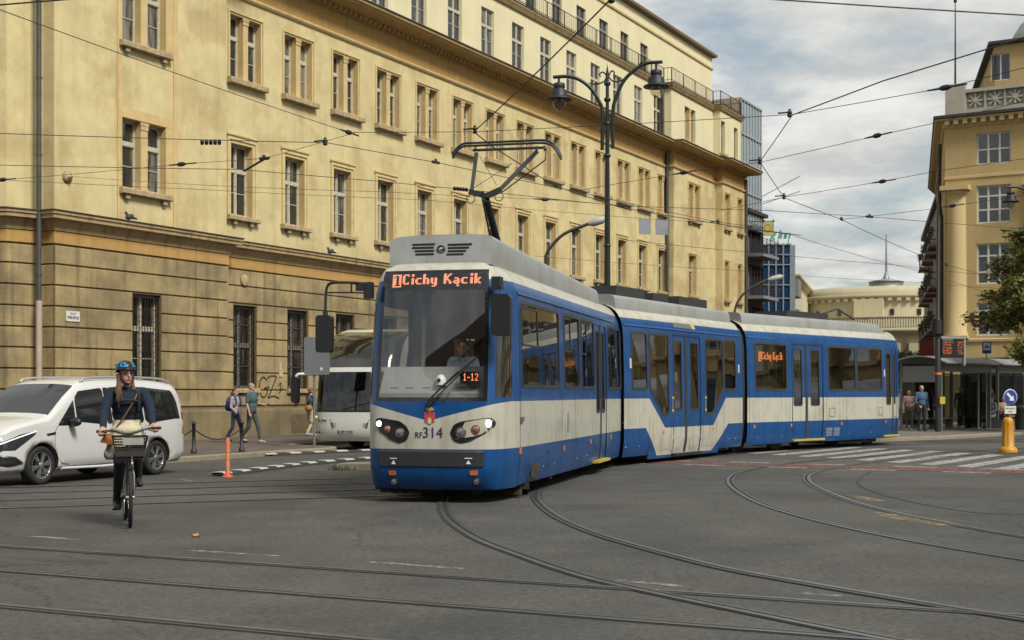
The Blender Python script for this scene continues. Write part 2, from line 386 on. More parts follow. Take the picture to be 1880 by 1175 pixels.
# ---- painted markings (worn), each a thin sheet on the asphalt
def worn(name,col,keep):
    m=M(name,col,.7,var=.25,vs=6); nt=m.node_tree; N=nt.nodes; L=nt.links; b=N['Principled BSDF']
    tc=N.new('ShaderNodeTexCoord'); n=N.new('ShaderNodeTexNoise'); n.inputs['Scale'].default_value=5; n.inputs['Detail'].default_value=9; n.inputs['Roughness'].default_value=.75; L.new(tc.outputs['Object'],n.inputs[0])
    r=N.new('ShaderNodeMapRange'); r.inputs[1].default_value=keep-.06; r.inputs[2].default_value=keep+.08; r.inputs[3].default_value=.95; r.inputs[4].default_value=.1; L.new(n.outputs[0],r.inputs[0]); L.new(r.outputs[0],b.inputs['Alpha']); return m
PW=worn('worn_white_paint',(.36,.355,.33),.54); PWF=worn('faded_white_paint',(.30,.29,.26),.47); PR=worn('worn_red_paint',(.19,.075,.06),.52); SAND=worn('spilt_sand',(.34,.26,.12),.45)
z=MB(); a0=Vector((8.75,31.97)); du=Vector((.557,.83)); dn=Vector((.47,-.88))
for i in range(-5,9):
    p=a0+dn*(1.08*i)+du*(.15 if i<0 else 0)
    q=[p,p+du*6.1,p+du*6.1+dn*.5,p+dn*.5]; z.add([(x.x,x.y,.005) for x in q],[(0,1,2,3)])
tag(z.build('zebra_crossing',PW),kind='structure')
z=MB(); b0=Vector((-.5,33.1)); dr=Vector((.872,-.49)).normalized(); dq=Vector((.49,.872))
b0=Vector((7.74,28.9))-dr*10
z.add([(x.x,x.y,.005) for x in (b0,b0+dr*26,b0+dr*26+dq*1.25,b0+dq*1.25)],[(0,1,2,3)])
tag(z.build('cycle_crossing',PR),kind='structure')
z=MB()
for i in range(14):
    for o_ in (-.3,1.32):
        p=b0+dr*(i*1.9+(.5 if o_>0 else 0))+dq*o_; z.add([(x.x,x.y,.0055) for x in (p,p+dr*.95,p+dr*.95+dq*.22,p+dq*.22)],[(0,1,2,3)])
tag(z.build('road_marking',PW),kind='structure')
z=MB()
for u0,v0,u1,v1 in ((350,1011,512,1022),(675,1032,852,1045),(1130,1066,1255,1077),(1475,1090,1545,1095),(60,985,150,992),(330,880,352,884)):
    A=Vector(gp(u0,v0)); B=Vector(gp(u1,v1)); d=(B-A).normalized(); n=Vector((-d.y,d.x))*.05
    z.add([(x.x,x.y,.0045) for x in (A-n,B-n,B+n,A+n)],[(0,1,2,3)])
tag(z.build('road_marking',PWF),kind='structure')
def blob(name,pts,mat,zz_):
    m=MB(); P=cr([(x,y,0) for x,y in pts]+[(pts[0][0],pts[0][1],0)],4)[:-1]; m.add([(p.x,p.y,zz_) for p in P],[tuple(range(len(P)))]); tag(m.build(name,mat),kind='stuff')
blob('sand_patch',[gp(1605,940),gp(1680,948),gp(1760,962),gp(1745,967),gp(1670,958),gp(1615,947)],SAND,.0045)
blob('sand_patch',[gp(1555,908),gp(1600,914),gp(1625,920),gp(1580,918)],SAND,.0045)
# sealed joint curving across the junction
m=MB(); c=cr([(*gp(u,v),.0045) for u,v in ((1600,866),(1577,880),(1580,893),(1625,910),(1700,927),(1790,941),(1900,946))],6)
m.sheet([[a,b] for a,b in zip(offs(c,-.02),offs(c,.02))]); tag(m.build('road_seam',RAILE),kind='structure')
# ------------------------------------------------------------------ long yellow office building on the left
PL=M('plaster_cream',(.58,.49,.265),.9,var=.22,vs=.9,bump=.25,bs=18,col2=(.49,.395,.20),c2s=.55,c2t=.55,c2w=.07,streak=.22,c3=(.25,.19,.09))
PLA=M('plaster_attic',(.66,.60,.39),.9,var=.10,vs=.8,bump=.2,bs=18,streak=.12,c3=(.28,.22,.11))
RUS=M('plaster_rusticated',(.35,.27,.135),.92,var=.34,vs=1.6,bump=.6,bs=14,col2=(.22,.17,.092),c2s=.55,c2t=.55,c2w=.12,streak=.6,c3=(.09,.07,.04))
GRO=M('course_joint',(.17,.13,.066),.95,var=.2,vs=3)
FRI=M('plaster_ochre',(.42,.255,.085),.92,var=.2,vs=1.6,bump=.3,bs=14,streak=.35,c3=(.20,.11,.035))
TRIM=M('trim_ochre',(.56,.42,.20),.85,var=.18,vs=2.2,bump=.2,bs=20,streak=.25,c3=(.2,.13,.05))
LEDGE=M('ledge_stone',(.36,.26,.13),.9,var=.25,vs=1.6,bump=.3,bs=20,streak=.55,c3=(.07,.055,.04))
STN=M('sill_stone',(.40,.31,.18),.9,var=.35,vs=5,bump=.6,bs=16,streak=.4)
TIN=M('tin_flashing',(.07,.07,.065),.5,.4,var=.3,vs=3)
WFR=M('window_paint',(.48,.44,.34),.7,var=.3,vs=9)
GRIL=M('grille_iron',(.025,.02,.018),.7,.3)
WINM=M('window_dark',(.05,.055,.06),.04,spec=.8)
def pane_mat(name, dark, curtain, thr, rough=.05):
    m=bpy.data.materials.new(name); m.use_nodes=True; nt=m.node_tree; N=nt.nodes; L=nt.links; b=N['Principled BSDF']
    b.inputs['Roughness'].default_value=rough; b.inputs['Specular IOR Level'].default_value=1.0
    oi=N.new('ShaderNodeObjectInfo'); tc=N.new('ShaderNodeTexCoord'); ad=N.new('ShaderNodeVectorMath'); ad.operation='ADD'
    L.new(tc.outputs['Object'],ad.inputs[0]); cb=N.new('ShaderNodeCombineXYZ'); k=N.new('ShaderNodeMath'); k.operation='MULTIPLY'; k.inputs[1].default_value=57; L.new(oi.outputs['Random'],k.inputs[0]); L.new(k.outputs[0],cb.inputs[0]); L.new(k.outputs[0],cb.inputs[1]); L.new(cb.outputs[0],ad.inputs[1])
    mp=N.new('ShaderNodeMapping'); mp.inputs['Scale'].default_value=(4,4,.5); L.new(ad.outputs[0],mp.inputs[0])
    n=N.new('ShaderNodeTexNoise'); n.inputs['Scale'].default_value=1.3; n.inputs['Detail'].default_value=4; L.new(mp.outputs[0],n.inputs[0])
    a=N.new('ShaderNodeMath'); a.operation='ADD'; L.new(n.outputs[0],a.inputs[0]); s=N.new('ShaderNodeMath'); s.operation='MULTIPLY'; s.inputs[1].default_value=.35; L.new(oi.outputs['Random'],s.inputs[0]); L.new(s.outputs[0],a.inputs[1])
    r=N.new('ShaderNodeMapRange'); r.inputs[1].default_value=thr; r.inputs[2].default_value=thr+.16; L.new(a.outputs[0],r.inputs[0])
    x=N.new('ShaderNodeMix'); x.data_type='RGBA'; L.new(r.outputs[0],x.inputs[0]); x.inputs[6].default_value=(*dark,1); x.inputs[7].default_value=(*curtain,1); L.new(x.outputs[2],b.inputs['Base Color'])
    # old glass is never quite flat
    bn=N.new('ShaderNodeBump'); bn.inputs['Strength'].default_value=.06; n2=N.new('ShaderNodeTexNoise'); n2.inputs['Scale'].default_value=2.5; L.new(ad.outputs[0],n2.inputs[0]); L.new(n2.outputs[0],bn.inputs['Height']); L.new(bn.outputs[0],b.inputs['Normal'])
    return m
PANE=pane_mat('old_window_glass',(.022,.024,.024),(.17,.165,.14),.70)
PANEG=pane_mat('ground_window_glass',(.016,.016,.016),(.10,.09,.075),.72,.12)
OX,OY=.53*46.58-34.32,46.58; DX,DY=.4683,.8836
def T(u,p=0.0):
    k=ray(u); Y=(34.32-1.1318*p)/(.53-k); return (k*Y-OX)*DX+(Y-OY)*DY
def loc(x,y): return ((x-OX)*DX+(y-OY)*DY, -(x-OX)*DY+(y-OY)*DX)
BLD=thing('office_building','long cream office building with rusticated dark ground floor, ochre frieze and rows of paired windows','building',(OX,OY,0),math.atan2(DY,DX))
a1=loc(-.3712*38.43,38.43); b1=(-8.35,-.03); a0=(a1[0]-2.2,a1[1]+4.0)
PATH=[a0,a1,b1,(-8.35,-.5),(-.8,-.5),(-.8,0),(40.45,0),(40.45,-.5),(47.9,-.5),(47.9,-1.0),(52.6,-1.0),(52.6,14)]
def offp(path,d):
    P=[Vector(p) for p in path]; out=[]
    for i,p in enumerate(P):
        e1=(p-P[i-1]).normalized() if i else (P[1]-P[0]).normalized()
        e2=(P[i+1]-p).normalized() if i<len(P)-1 else e1
        n1=Vector((e1.y,-e1.x)); n2=Vector((e2.y,-e2.x)); b=n1+n2
        k=b.dot(n1); out.append(p+b*(d/k) if k>.2 else p+n1*d)
    return out
def sweep(mb, prof, path, mi=None):
    rows=[[(*q,z) for q in offp(path,d)] for d,z in prof]
    mb.sheet(rows,mi,False)
    for e in (0,-1): mb.add([r[e] for r in rows],[tuple(range(len(rows)))],mi,False)
def panel(mb, A, B, z0, z1, holes=(), depth=.22, mi=None, off=0.0, rmi=None):
    """wall from A to B (plan, local) with openings (x0,x1,z0,z1) measured along it, reveals running inward"""
    A=Vector(A);B=Vector(B);L=(B-A).length;e=(B-A)/L;inn=Vector((-e.y,e.x))
    P=lambda s,z,d=0.0:(*(A+e*s+inn*(d-off)),z)
    xs=sorted({0.0,L}|{h[0] for h in holes}|{h[1] for h in holes}); zs=sorted({z0,z1}|{h[2] for h in holes}|{h[3] for h in holes})
    xs=[x for x in xs if -1e-6<=x<=L+1e-6]
    for i in range(len(xs)-1):
        for j in range(len(zs)-1):
            cx,cz=(xs[i]+xs[i+1])/2,(zs[j]+zs[j+1])/2
            if any(h[0]<cx<h[1] and h[2]<cz<h[3] for h in holes): continue
            mb.quad(P(xs[i],zs[j]),P(xs[i+1],zs[j]),P(xs[i+1],zs[j+1]),P(xs[i],zs[j+1]),mi,False)
    for x0,x1,h0,h1 in holes:
        for a,b in (((x0,h0),(x1,h0)),((x1,h0),(x1,h1)),((x1,h1),(x0,h1)),((x0,h1),(x0,h0))):
            mb.quad(P(*a),P(*b),P(*b,depth),P(*a,depth),mi if rmi is None else rmi,False)
GRID=[3.0127*i for i in range(14)]
A_W=1.16; B_W=1.66; G_W=1.28; C_W=1.22
zA=(7.72,10.2); zB=(12.42,14.62); zC=(17.3,19.45); zG=(1.78,4.66)
# openings per wall segment (index into PATH), along the segment
def onseg(i, xs, w, zr): return [(x-PATH[i][0],x-PATH[i][0]+w,*zr) for x in xs]
mainx=GRID
lx0,lx1=T(224,.5),T(304,.5)
rA=[T(1264,.5)]; rB=[48.3,50.9]
g0=T(241,.5)
segs=range(len(PATH)-1)
hol1={5:[]}
holesU={3:[(lx0+8.35,lx1+8.35,7.86,10.0),(lx0+8.35,lx1+8.35,12.33,14.7)],
 5:onseg(5,[x+.8-0.8 for x in mainx],A_W,zA)+onseg(5,[x-.02 for x in mainx],B_W,zB),
 7:[(rA[0]-40.45,rA[0]-40.45+1.3,*zA),(rA[0]-40.45,rA[0]-40.45+1.9,*zB)],
 9:[(x-47.9,x-47.9+.75,*zA) for x in rB]+[(x-47.9,x-47.9+.95,*zB) for x in rB]}
# segment 5 starts at x=-.8
W=MB()
for i in segs:
    panel(W,PATH[i],PATH[i+1],6.8,15.3,holesU.get(i,()),.38,0,0,1)
W.build('wall',[PL,TRIM],BLD,recalc=False)
G=MB()
holesG={3:[(g0+8.35,g0+8.35+1.3,1.7,4.69)],5:onseg(5,[x+.10 for x in mainx],G_W,zG),7:[(rA[0]-40.45,rA[0]-40.45+1.2,*zG)],9:[(x-47.9,x-47.9+.7,*zG) for x in rB]}
for i in segs: panel(G,PATH[i],PATH[i+1],.0,6.3,holesG.get(i,()),.34,1)
joints=[1.18,1.73,2.33,2.93,3.52,4.12,4.72,5.32,5.88]
jw=.022
for i in segs:                                                     # courses stand 45 mm proud of the joints
    A=Vector(PATH[i]);B=Vector(PATH[i+1]);L_=(B-A).length;e=(B-A)/L_;inn=Vector((-e.y,e.x))
    for a,b in zip(joints[:-1],joints[1:]):
        ivs=[(0.0,L_)]
        for h in sorted(holesG.get(i,())):
            if h[2]<(a+b)/2<h[3]: ivs=ivs[:-1]+[(ivs[-1][0],h[0]),(h[1],ivs[-1][1])]
        for k,(s0,s1) in enumerate(ivs):
            if s1-s0<.05: continue
            ext0=.045 if s0==0.0 else 0; ext1=.045 if s1==L_ else 0
            convex0= i>0 and s0==0.0; 
            P=lambda s,d,z:(*(A+e*s-inn*d),z)
            o=.045; z_0,z_1=a+jw,b-jw; bv=.014
            x0=s0-(ext0 if i in (1,3,7,9,10) and s0==0 else 0); x1=s1+(ext1 if i in (0,2,3,6,8,9) and s1==L_ else 0)
            G.sheet([[P(x0,0,z_0),P(x1,0,z_0)],[P(x0,o-bv,z_0),P(x1,o-bv,z_0)],[P(x0,o,z_0+bv),P(x1,o,z_0+bv)],[P(x0,o,z_1-bv),P(x1,o,z_1-bv)],[P(x0,o-bv,z_1),P(x1,o-bv,z_1)],[P(x0,0,z_1),P(x1,0,z_1)]],0,False)
            for x in (x0,x1): G.add([P(x,0,z_0),P(x,o,z_0+bv),P(x,o,z_1-bv),P(x,0,z_1)],[(0,1,2,3)],0,False)
G.build('rusticated_ground_floor',[RUS,GRO],BLD,recalc=False)
m=MB(); sweep(m,[(.0,0),(.10,0),(.10,1.0),(.075,1.1),(.0,1.1)],PATH); m.build('plinth',M('plinth_render',(.24,.185,.10),.95,var=.35,vs=1.4,bump=.5,bs=16,col2=(.13,.105,.065),c2s=.7,streak=.5),BLD,recalc=False)
m=MB(); sweep(m,[(.0,5.92),(.06,5.92),(.06,6.26),(.0,6.26)],PATH); m.build('ochre_band',FRI,BLD,recalc=False)
m=MB(); sweep(m,[(.0,6.27),(.09,6.28),(.11,6.36),(.20,6.50),(.24,6.58),(.36,6.60),(.36,6.70),(.40,6.72),(.40,6.80),(.0,6.86)],PATH); sweep(m,[(.0,6.87),(.43,6.805),(.43,6.835),(.0,6.90)],PATH,1); m.build('string_course',[LEDGE,TIN],BLD,recalc=False)
m=MB(); 
for i in segs: panel(m,PATH[i],PATH[i+1],15.3,16.3,(),.1)
m.build('frieze',FRI,BLD,recalc=False)
m=MB(); sweep(m,[(.0,15.22),(.07,15.24),(.11,15.30),(.11,15.36),(.0,15.40)],PATH); m.build('moulding',TRIM,BLD,recalc=False)
m=MB(); sweep(m,[(.0,16.24),(.08,16.26),(.10,16.37),(.28,16.40),(.32,16.44),(.80,16.48),(.82,16.54),(.90,16.58),(.92,16.68),(.0,16.8)],PATH); sweep(m,[(.0,16.81),(.96,16.69),(.96,16.73),(.0,16.86)],PATH,1)
for i in (3,5,7,9):
    A=Vector(PATH[i]);B=Vector(PATH[i+1]);n=int((B-A).length/.34)
    for k in range(n):
        x=A.x+.17+k*.34; m.box(x-.09,x+.09,A.y-.26,A.y-.09,16.25,16.385)
m.build('cornice',[M('cornice_plaster',(.42,.29,.13),.9,var=.2,vs=1.5,bump=.25,bs=16,streak=.4,c3=(.12,.085,.045)),TIN],BLD,recalc=False)
ATP=offp(PATH,-.25); ATP=[tuple(p) for p in ATP]
holesC={5:[(x-.05-ATP[5][0],x-.05-ATP[5][0]+C_W,*zC) for x in mainx],7:[(rA[0]-ATP[7][0],rA[0]-ATP[7][0]+1.9,*zC)],9:[(x-ATP[9][0],x-ATP[9][0]+.8,*zC) for x in rB]}
m=MB()
for i in segs: panel(m,ATP[i],ATP[i+1],16.6,20.2,holesC.get(i,()),.2)
m.build('attic_wall',PLA,BLD,recalc=False)
m=MB(); sweep(m,[(.0,20.05),(.10,20.08),(.16,20.2),(.22,20.3),(.22,20.38),(.0,20.42)],ATP); sweep(m,[(-.4,20.44),(.25,20.385),(.25,20.42),(-.4,20.47)],ATP,1); m.build('attic_coping',[LEDGE,TIN],BLD,recalc=False)
# terrace storey set back, with a plain upper wall and its own roof
TP=[(-12,6),(-12,1.3),(52.3,1.3),(52.3,14)]
doors=[(x+.4+12,x+.4+12+1.2,20.45,22.8) for x in GRID[:14]]
m=MB()
for i in range(3): panel(m,TP[i],TP[i+1],20.3,24.6,doors if i==1 else (),.2)
m.build('terrace_wall',PLA,BLD,recalc=False)
m=MB(); sweep(m,[(.0,23.75),(.08,23.78),(.10,23.88),(.0,23.92)],TP); m.build('terrace_moulding',TRIM,BLD,recalc=False)
m=MB(); sweep(m,[(.0,24.55),(.12,24.6),(.30,24.66),(.32,24.82),(.0,24.9)],TP,1); m.add([(*p,24.9) for p in TP],[(0,1,2,3)],0); m.build('roof',[TIN,M('eaves_wood',(.16,.11,.06),.8,var=.2,vs=3)],BLD,recalc=False)
m=MB(); m.add([(*p,20.3) for p in ATP],[tuple(range(len(ATP)))]); m.build('terrace_floor',TIN,BLD,recalc=False)
RP=offp(ATP,.02)
m=MB()
for i in range(3,11):
    A=Vector((*RP[i],0));B=Vector((*RP[i+1],0))
    if i==10: B=A+(B-A).normalized()*3
    for z_ in (20.62,21.35): m.bar(A+Vector((0,0,z_)),B+Vector((0,0,z_)),.03)
    n=max(1,int((B-A).length/.22))
    for k in range(n+1):
        p=A.lerp(B,k/n); m.bar(p+Vector((0,0,20.4)),p+Vector((0,0,21.35)),.05 if k%9==0 else .014)
m.build('railing',GRIL,BLD,recalc=False)
# ---- window kits (meshes shared between copies). local: x along the wall, y inward, z up, origin at the opening's lower left corner
def kit_frames(W_,H,cols,trans,fw=.045,y=.25,mull=.038):
    f=MB()
    for x in (0,W_-fw): f.box(x,x+fw,y,y+.07,0,H)
    f.box(fw,W_-fw,y,y+.07,H-fw,H); f.box(fw,W_-fw,y,y+.07,0,fw+.03)
    for k in range(1,cols):
        x=W_*k/cols; f.box(x-mull,x+mull,y-.012,y+.06,fw,H-fw)
    if trans: f.box(fw,W_-fw,y-.02,y+.075,H*trans-.06,H*trans+.06)
    for k in range(cols):                                          # casement stiles and a glazing bar
        xa=W_*k/cols+(fw if k==0 else mull); xb=W_*(k+1)/cols-(fw if k==cols-1 else mull)
        zs=[fw+.03,H-fw] if not trans else [fw+.03,H*trans-.06,H*trans+.06,H-fw]
        for z0,z1 in zip(zs[0::2],zs[1::2]):
            for a,b in ((xa,xa+.03),(xb-.03,xb)): f.box(a,b,y+.012,y+.055,z0,z1)
            f.box(xa+.03,xb-.03,y+.012,y+.055,z1-.03,z1); f.box(xa+.03,xb-.03,y+.012,y+.055,z0,z0+.03)
            if z1-z0>1.1 and trans: f.box(xa+.03,xb-.03,y+.02,y+.05,z0+(z1-z0)*.52-.012,z0+(z1-z0)*.52+.012)
    return f
def pane_mb(W_,H,y=.30):
    p=MB(); p.quad((.01,y,.01),(W_-.01,y,.01),(W_-.01,y,H-.01),(.01,y,H-.01)); return p
def sill_mb(W_,ex,proj,h=.2,corb=False):
    s=MB(); poly=[(.05,0),(-proj+.02,0),(-proj,-.03),(-proj,-h+.02),(-proj+.03,-h),(.05,-h)]
    s.prism(poly,lambda a,b,d:(d,a,b),-ex,W_+ex)
    if corb:
        for x in (.05,W_-.22): s.box(x,x+.17,-proj+.07,.0,-h-.13,-h-.001)
    return s
def surround_mb(W_,H,w,proj,hood=0.0,bottom=False):
    s=MB()
    fr=[(-w,0),(0,0),(0,H),(W_,H),(W_,0),(W_+w,0),(W_+w,H+w),(-w,H+w)]
    pf=lambda a,b,d:(a,d,b)
    s.prism([(-w,0),(0,0),(0,H),(-w,H+w)],pf,-proj,.0); s.prism([(W_,0),(W_+w,0),(W_+w,H+w),(W_,H)],pf,-proj,.0); s.prism([(0,H),(W_,H),(W_+w,H+w),(-w,H+w)],pf,-proj,.0)
    ow=w*.45                                                       # raised outer fillet
    s.prism([(-w,0),(-w+ow,0),(-w+ow,H+w-ow),(-w,H+w)],pf,-proj-.04,-proj); s.prism([(W_+w-ow,0),(W_+w,0),(W_+w,H+w),(W_+w-ow,H+w-ow)],pf,-proj-.04,-proj); s.prism([(-w+ow,H+w-ow),(W_+w-ow,H+w-ow),(W_+w,H+w),(-w,H+w)],pf,-proj-.04,-proj)
    if hood: s.prism([(-.0,H+w),(-hood,H+w+.06),(-hood,H+w+.12),(0,H+w+.14)],lambda a,b,d:(d,a,b),-w-.05,W_+w+.05)
    return s
def window(kit,x,y,z,name='window'):
    o=bpy.data.objects.new(name,kit['f']); COL.objects.link(o); o.parent=BLD; o.location=(x,y,z)
    for k in ('pane','sill','surround','mullion_column','grille'):
        if k in kit:
            c=bpy.data.objects.new(k,kit[k]); COL.objects.link(c); c.parent=o
    return o
def colmull(xc,H,w=.27):
    s=MB(); s.box(xc-w/2,xc+w/2,-.0,.25,0,H-.02)
    s.box(xc-w/2-.03,xc+w/2+.03,-.035,.0,H-.10,H-.02); s.box(xc-w/2-.015,xc+w/2+.015,-.02,.0,H-.24,H-.10); s.box(xc-w/2-.02,xc+w/2+.02,-.025,.0,0,.1); return s
TRIM2=M('surround_plaster',(.56,.45,.23),.88,var=.18,vs=2.2,bump=.2,bs=20,streak=.22,c3=(.22,.15,.07))
hA=zA[1]-zA[0]; hB=zB[1]-zB[0]; hC=zC[1]-zC[0]; hG=zG[1]-zG[0]
def pairframes(W_,H):
    f=MB(); half=(W_-.27)/2
    for x0 in (0,W_-half):
        k=kit_frames(half,H,1,.66); k.xf(Matrix.Translation((x0,0,0))); f.add(k.v,k.f)
    return f
def grille_mb(W_,H,y=-.0):
    s=MB(); n=int(W_/.13)
    for k in range(n+1):
        x=.03+(W_-.06)*k/n; s.bar((x,y,.02),(x,y,H-.02),.018)
    for k in range(1,9):
        z_=H*k/8-.1; s.bar((.02,y+.015,z_),(W_-.02,y+.015,z_),.02)
    return s
kA=dict(f=kit_frames(A_W,hA,2,.64).mesh('window',WFR),pane=pane_mb(A_W,hA).mesh('pane',PANE),sill=sill_mb(A_W,.26,.2,.17,True).mesh('sill',STN),surround=surround_mb(A_W,hA,.20,.03,.09).mesh('surround',TRIM2))
kB=dict(f=pairframes(B_W,hB).mesh('window',WFR),pane=pane_mb(B_W,hB).mesh('pane',PANE),sill=sill_mb(B_W,.2,.22,.2).mesh('sill',STN),surround=surround_mb(B_W,hB,.13,.012).mesh('surround',TRIM2),mullion_column=colmull(B_W/2,hB).mesh('mullion_column',TRIM))
kC=dict(f=kit_frames(C_W,hC,2,.62,y=.08).mesh('window',WFR),pane=pane_mb(C_W,hC,.13).mesh('pane',PANE),sill=sill_mb(C_W,.08,.1,.1).mesh('sill',STN))
kG=dict(f=kit_frames(G_W,hG,2,.52,y=.24).mesh('window',M('grey_frame',(.22,.20,.17),.7,var=.3,vs=8)),pane=pane_mb(G_W,hG,.30).mesh('pane',PANEG),sill=sill_mb(G_W,.04,.16,.16).mesh('sill',STN),grille=grille_mb(G_W,hG,.06).mesh('grille',GRIL))
for x in mainx:
    window(kA,x,0,zA[0]); window(kB,x-.02,0,zB[0]); window(kC,x-.05,.25,zC[0]); window(kG,x+.10,0,zG[0])
def mk(W_,zr,pair=False,surr=.15,grille=False,ground=False,cols=2):
    H=zr[1]-zr[0]
    d=dict(f=(pairframes(W_,H) if pair else kit_frames(W_,H,cols,.64)).mesh('window',WFR),pane=pane_mb(W_,H).mesh('pane',PANEG if ground else PANE),sill=sill_mb(W_,.16,.2,.18,not ground).mesh('sill',STN))
    if surr: d['surround']=surround_mb(W_,H,surr,.03).mesh('surround',TRIM)
    if pair: d['mullion_column']=colmull(W_/2,H,.3).mesh('mullion_column',TRIM)
    if grille: d['grille']=grille_mb(W_,H,.06).mesh('grille',GRIL)
    return d
lw=lx1-lx0
window(mk(lw,(7.86,10.0),True,0),lx0,-.5,7.86); window(mk(lw,(12.33,14.7),True,0),lx0,-.5,12.33)
window(mk(1.3,(1.7,4.69),False,0,True,True),g0,-.5,1.7)
window(mk(1.3,zA),rA[0],-.5,zA[0]); window(mk(1.9,zB,True),rA[0],-.5,zB[0]); window(mk(1.9,zC,True,0),rA[0],-.25,zC[0]); window(mk(1.2,zG,False,0,True,True),rA[0],-.5,zG[0])
k1=mk(.75,zA,cols=1); k2=mk(.95,zB,cols=1); k3=mk(.8,zC,False,0,cols=1); k4=mk(.7,zG,False,0,True,True,1)
for x in rB: window(k1,x,-1.0,zA[0]); window(k2,x,-1.0,zB[0]); window(k3,x,-.75,zC[0]); window(k4,x,-1.0,zG[0])
kD=dict(f=kit_frames(1.2,2.35,2,.75,y=.1).mesh('terrace_door',M('door_grey',(.20,.19,.17),.6,var=.2)),pane=pane_mb(1.2,2.35,.15).mesh('pane',PANEG))
for x in GRID: window(kD,x+.4,1.3,20.45,'terrace_door')
# tall flat pilaster strips and lintels round the paired windows of the projecting bay
m=MB()
for a,b in ((T(214.5,.5),T(223,.5)),(T(317.5,.5),T(325.5,.5))): m.box(a,b,-.535,-.5,6.9,15.2)
a,b=T(223,.5),T(317.5,.5); m.box(a,b,-.525,-.5,10.02,10.32); m.box(a,b,-.525,-.5,14.72,15.0)
m.box(lx1+.0,b,-.52,-.5,7.9,10.02); m.box(lx1,b,-.52,-.5,12.4,14.72)
m.build('pilaster_trim',TRIM,BLD)
# downpipes
dp=MB(); px,py=a1[0]+(b1[0]-a1[0])*.93,a1[1]+(b1[1]-a1[1])*.93-.17
px,py=loc(ray(71.5)*38.72,38.72)
dp.tube([(px,py,4.2),(px,py,6.3),(px,py,15.9)],.075,10)
for z_ in (5.0,8.4,10.6,12.8): dp.lathe([(.088,z_-.03),(.088,z_+.03)],(px,py,0),10)
dp.build('downpipe',M('zinc_pipe',(.085,.09,.085),.5,.4,var=.35,vs=3),BLD)
dp=MB(); dp.tube([(px,py,.1),(px,py,4.25)],.09,10); dp.build('downpipe',M('pink_pipe',(.42,.33,.27),.6,var=.25,vs=3),BLD)
for dq_ in (((40.3,-.14,.1),(40.3,-.14,16.1)),((40.2,.1,16.6),(40.2,.1,20.3)),((52.4,-1.12,.1),(52.4,-1.12,16.1))):
    dp=MB(); dp.tube(dq_,.1,8); dp.build('downpipe',M('zinc_pipe',(.085,.09,.085)),BLD)
# basement vent, round plaque, house plates, wall graffiti
m=MB(); vx0,vx1=T(530),T(563); m.box(vx0,vx1,-.106,-.09,.16,.86); m.build('vent_cover',M('vent_rust',(.11,.085,.05),.9,var=.4,vs=4,bump=.3,bs=20),BLD)
m=MB(); m.lathe([(.0,0),(.17,0),(.20,.02),(.20,.05),(.16,.06),(.15,.03),(.0,.03)],(0,0,0),18,axis='y'); m.xf(Matrix.Translation((T(444)+.05,-.12,hz(515,47.2)))); m.build('wall_plaque',STN,BLD)
m=MB(); 
for u,v,w_,h_ in ((512,674,.11,.3),(513,686,.2,.22)):
    x=T(u); z_=hz(v,48.8); m.box(x-w_/2,x+w_/2,-.075,-.046,z_-h_/2,z_+h_/2)
m.build('meter_plate',M('plate_beige',(.45,.40,.28),.6,var=.1),BLD)
gm=MB()
def stroke(pts,r=.022):
    q=[]
    for u,v in pts:
        x=T(u); Y=(34.32)/(.53-ray(u)); q.append((x,-.053,hz(v,Y)))
    gm.tube(cr(q,4),r,6)
stroke([(487,698),(482,692),(476,698),(474,712),(477,726),(483,729),(488,722),(488,712),(483,713),(492,710)])
stroke([(489,694),(496,690),(505,692),(500,705),(494,722),(490,730),(500,727),(510,731)])
stroke([(509,708),(514,703),(512,716),(517,712),(510,722)],.016)
for i in range(9):
    random.seed(40+i); stroke([(534+random.uniform(0,16),728+random.uniform(0,17)) for _ in range(4)],.010)
gm.build('graffiti',M('spray_black',(.015,.015,.015),.8),BLD)
# wall anchor of the span wires
m=MB(); xa,za=T(123,.5),hz(325,39.4); m.lathe([(.02,-.0),(.17,0),(.19,.03),(.1,.06),(.05,.12),(.035,.2),(.0,.22)],(0,0,0),10,axis='y'); m.xf(Matrix.Translation((xa,-.5,za))@Matrix.Rotation(PI,4,'Z')); m.build('wire_anchor',STN,BLD)
# street name plate on the corner
sx,sz=T(131,.5),hz(581,39.6)
MBL=Matrix.Translation((OX,OY,0))@Matrix.Rotation(math.atan2(DY,DX),4,'Z')
t=thing('street_sign','small white enamel street name plate on the rusticated corner','street sign',MBL@Vector((sx,-.56,sz)),math.atan2(DY,DX))
m=MB(); m.prism(rrect(-.26,.26,-.15,.15,.02),lambda a,b,d:(a,d,b),-.012,.012); m.build('sign_plate',M('sign_white',(.62,.60,.54),.4,var=.08,vs=6),t)
NAVY=M('sign_navy',(.02,.03,.10),.5)
text_mesh('ULICA',.085,NAVY,'lettering',t,frame_mtx((0,-.0135,.075),(1,0,0),(0,0,1)))
text_mesh('WIELOPOLE',.115,NAVY,'lettering',t,frame_mtx((0,-.0135,-.045),(1,0,0),(0,0,1)),bold=.003,sx=.72)
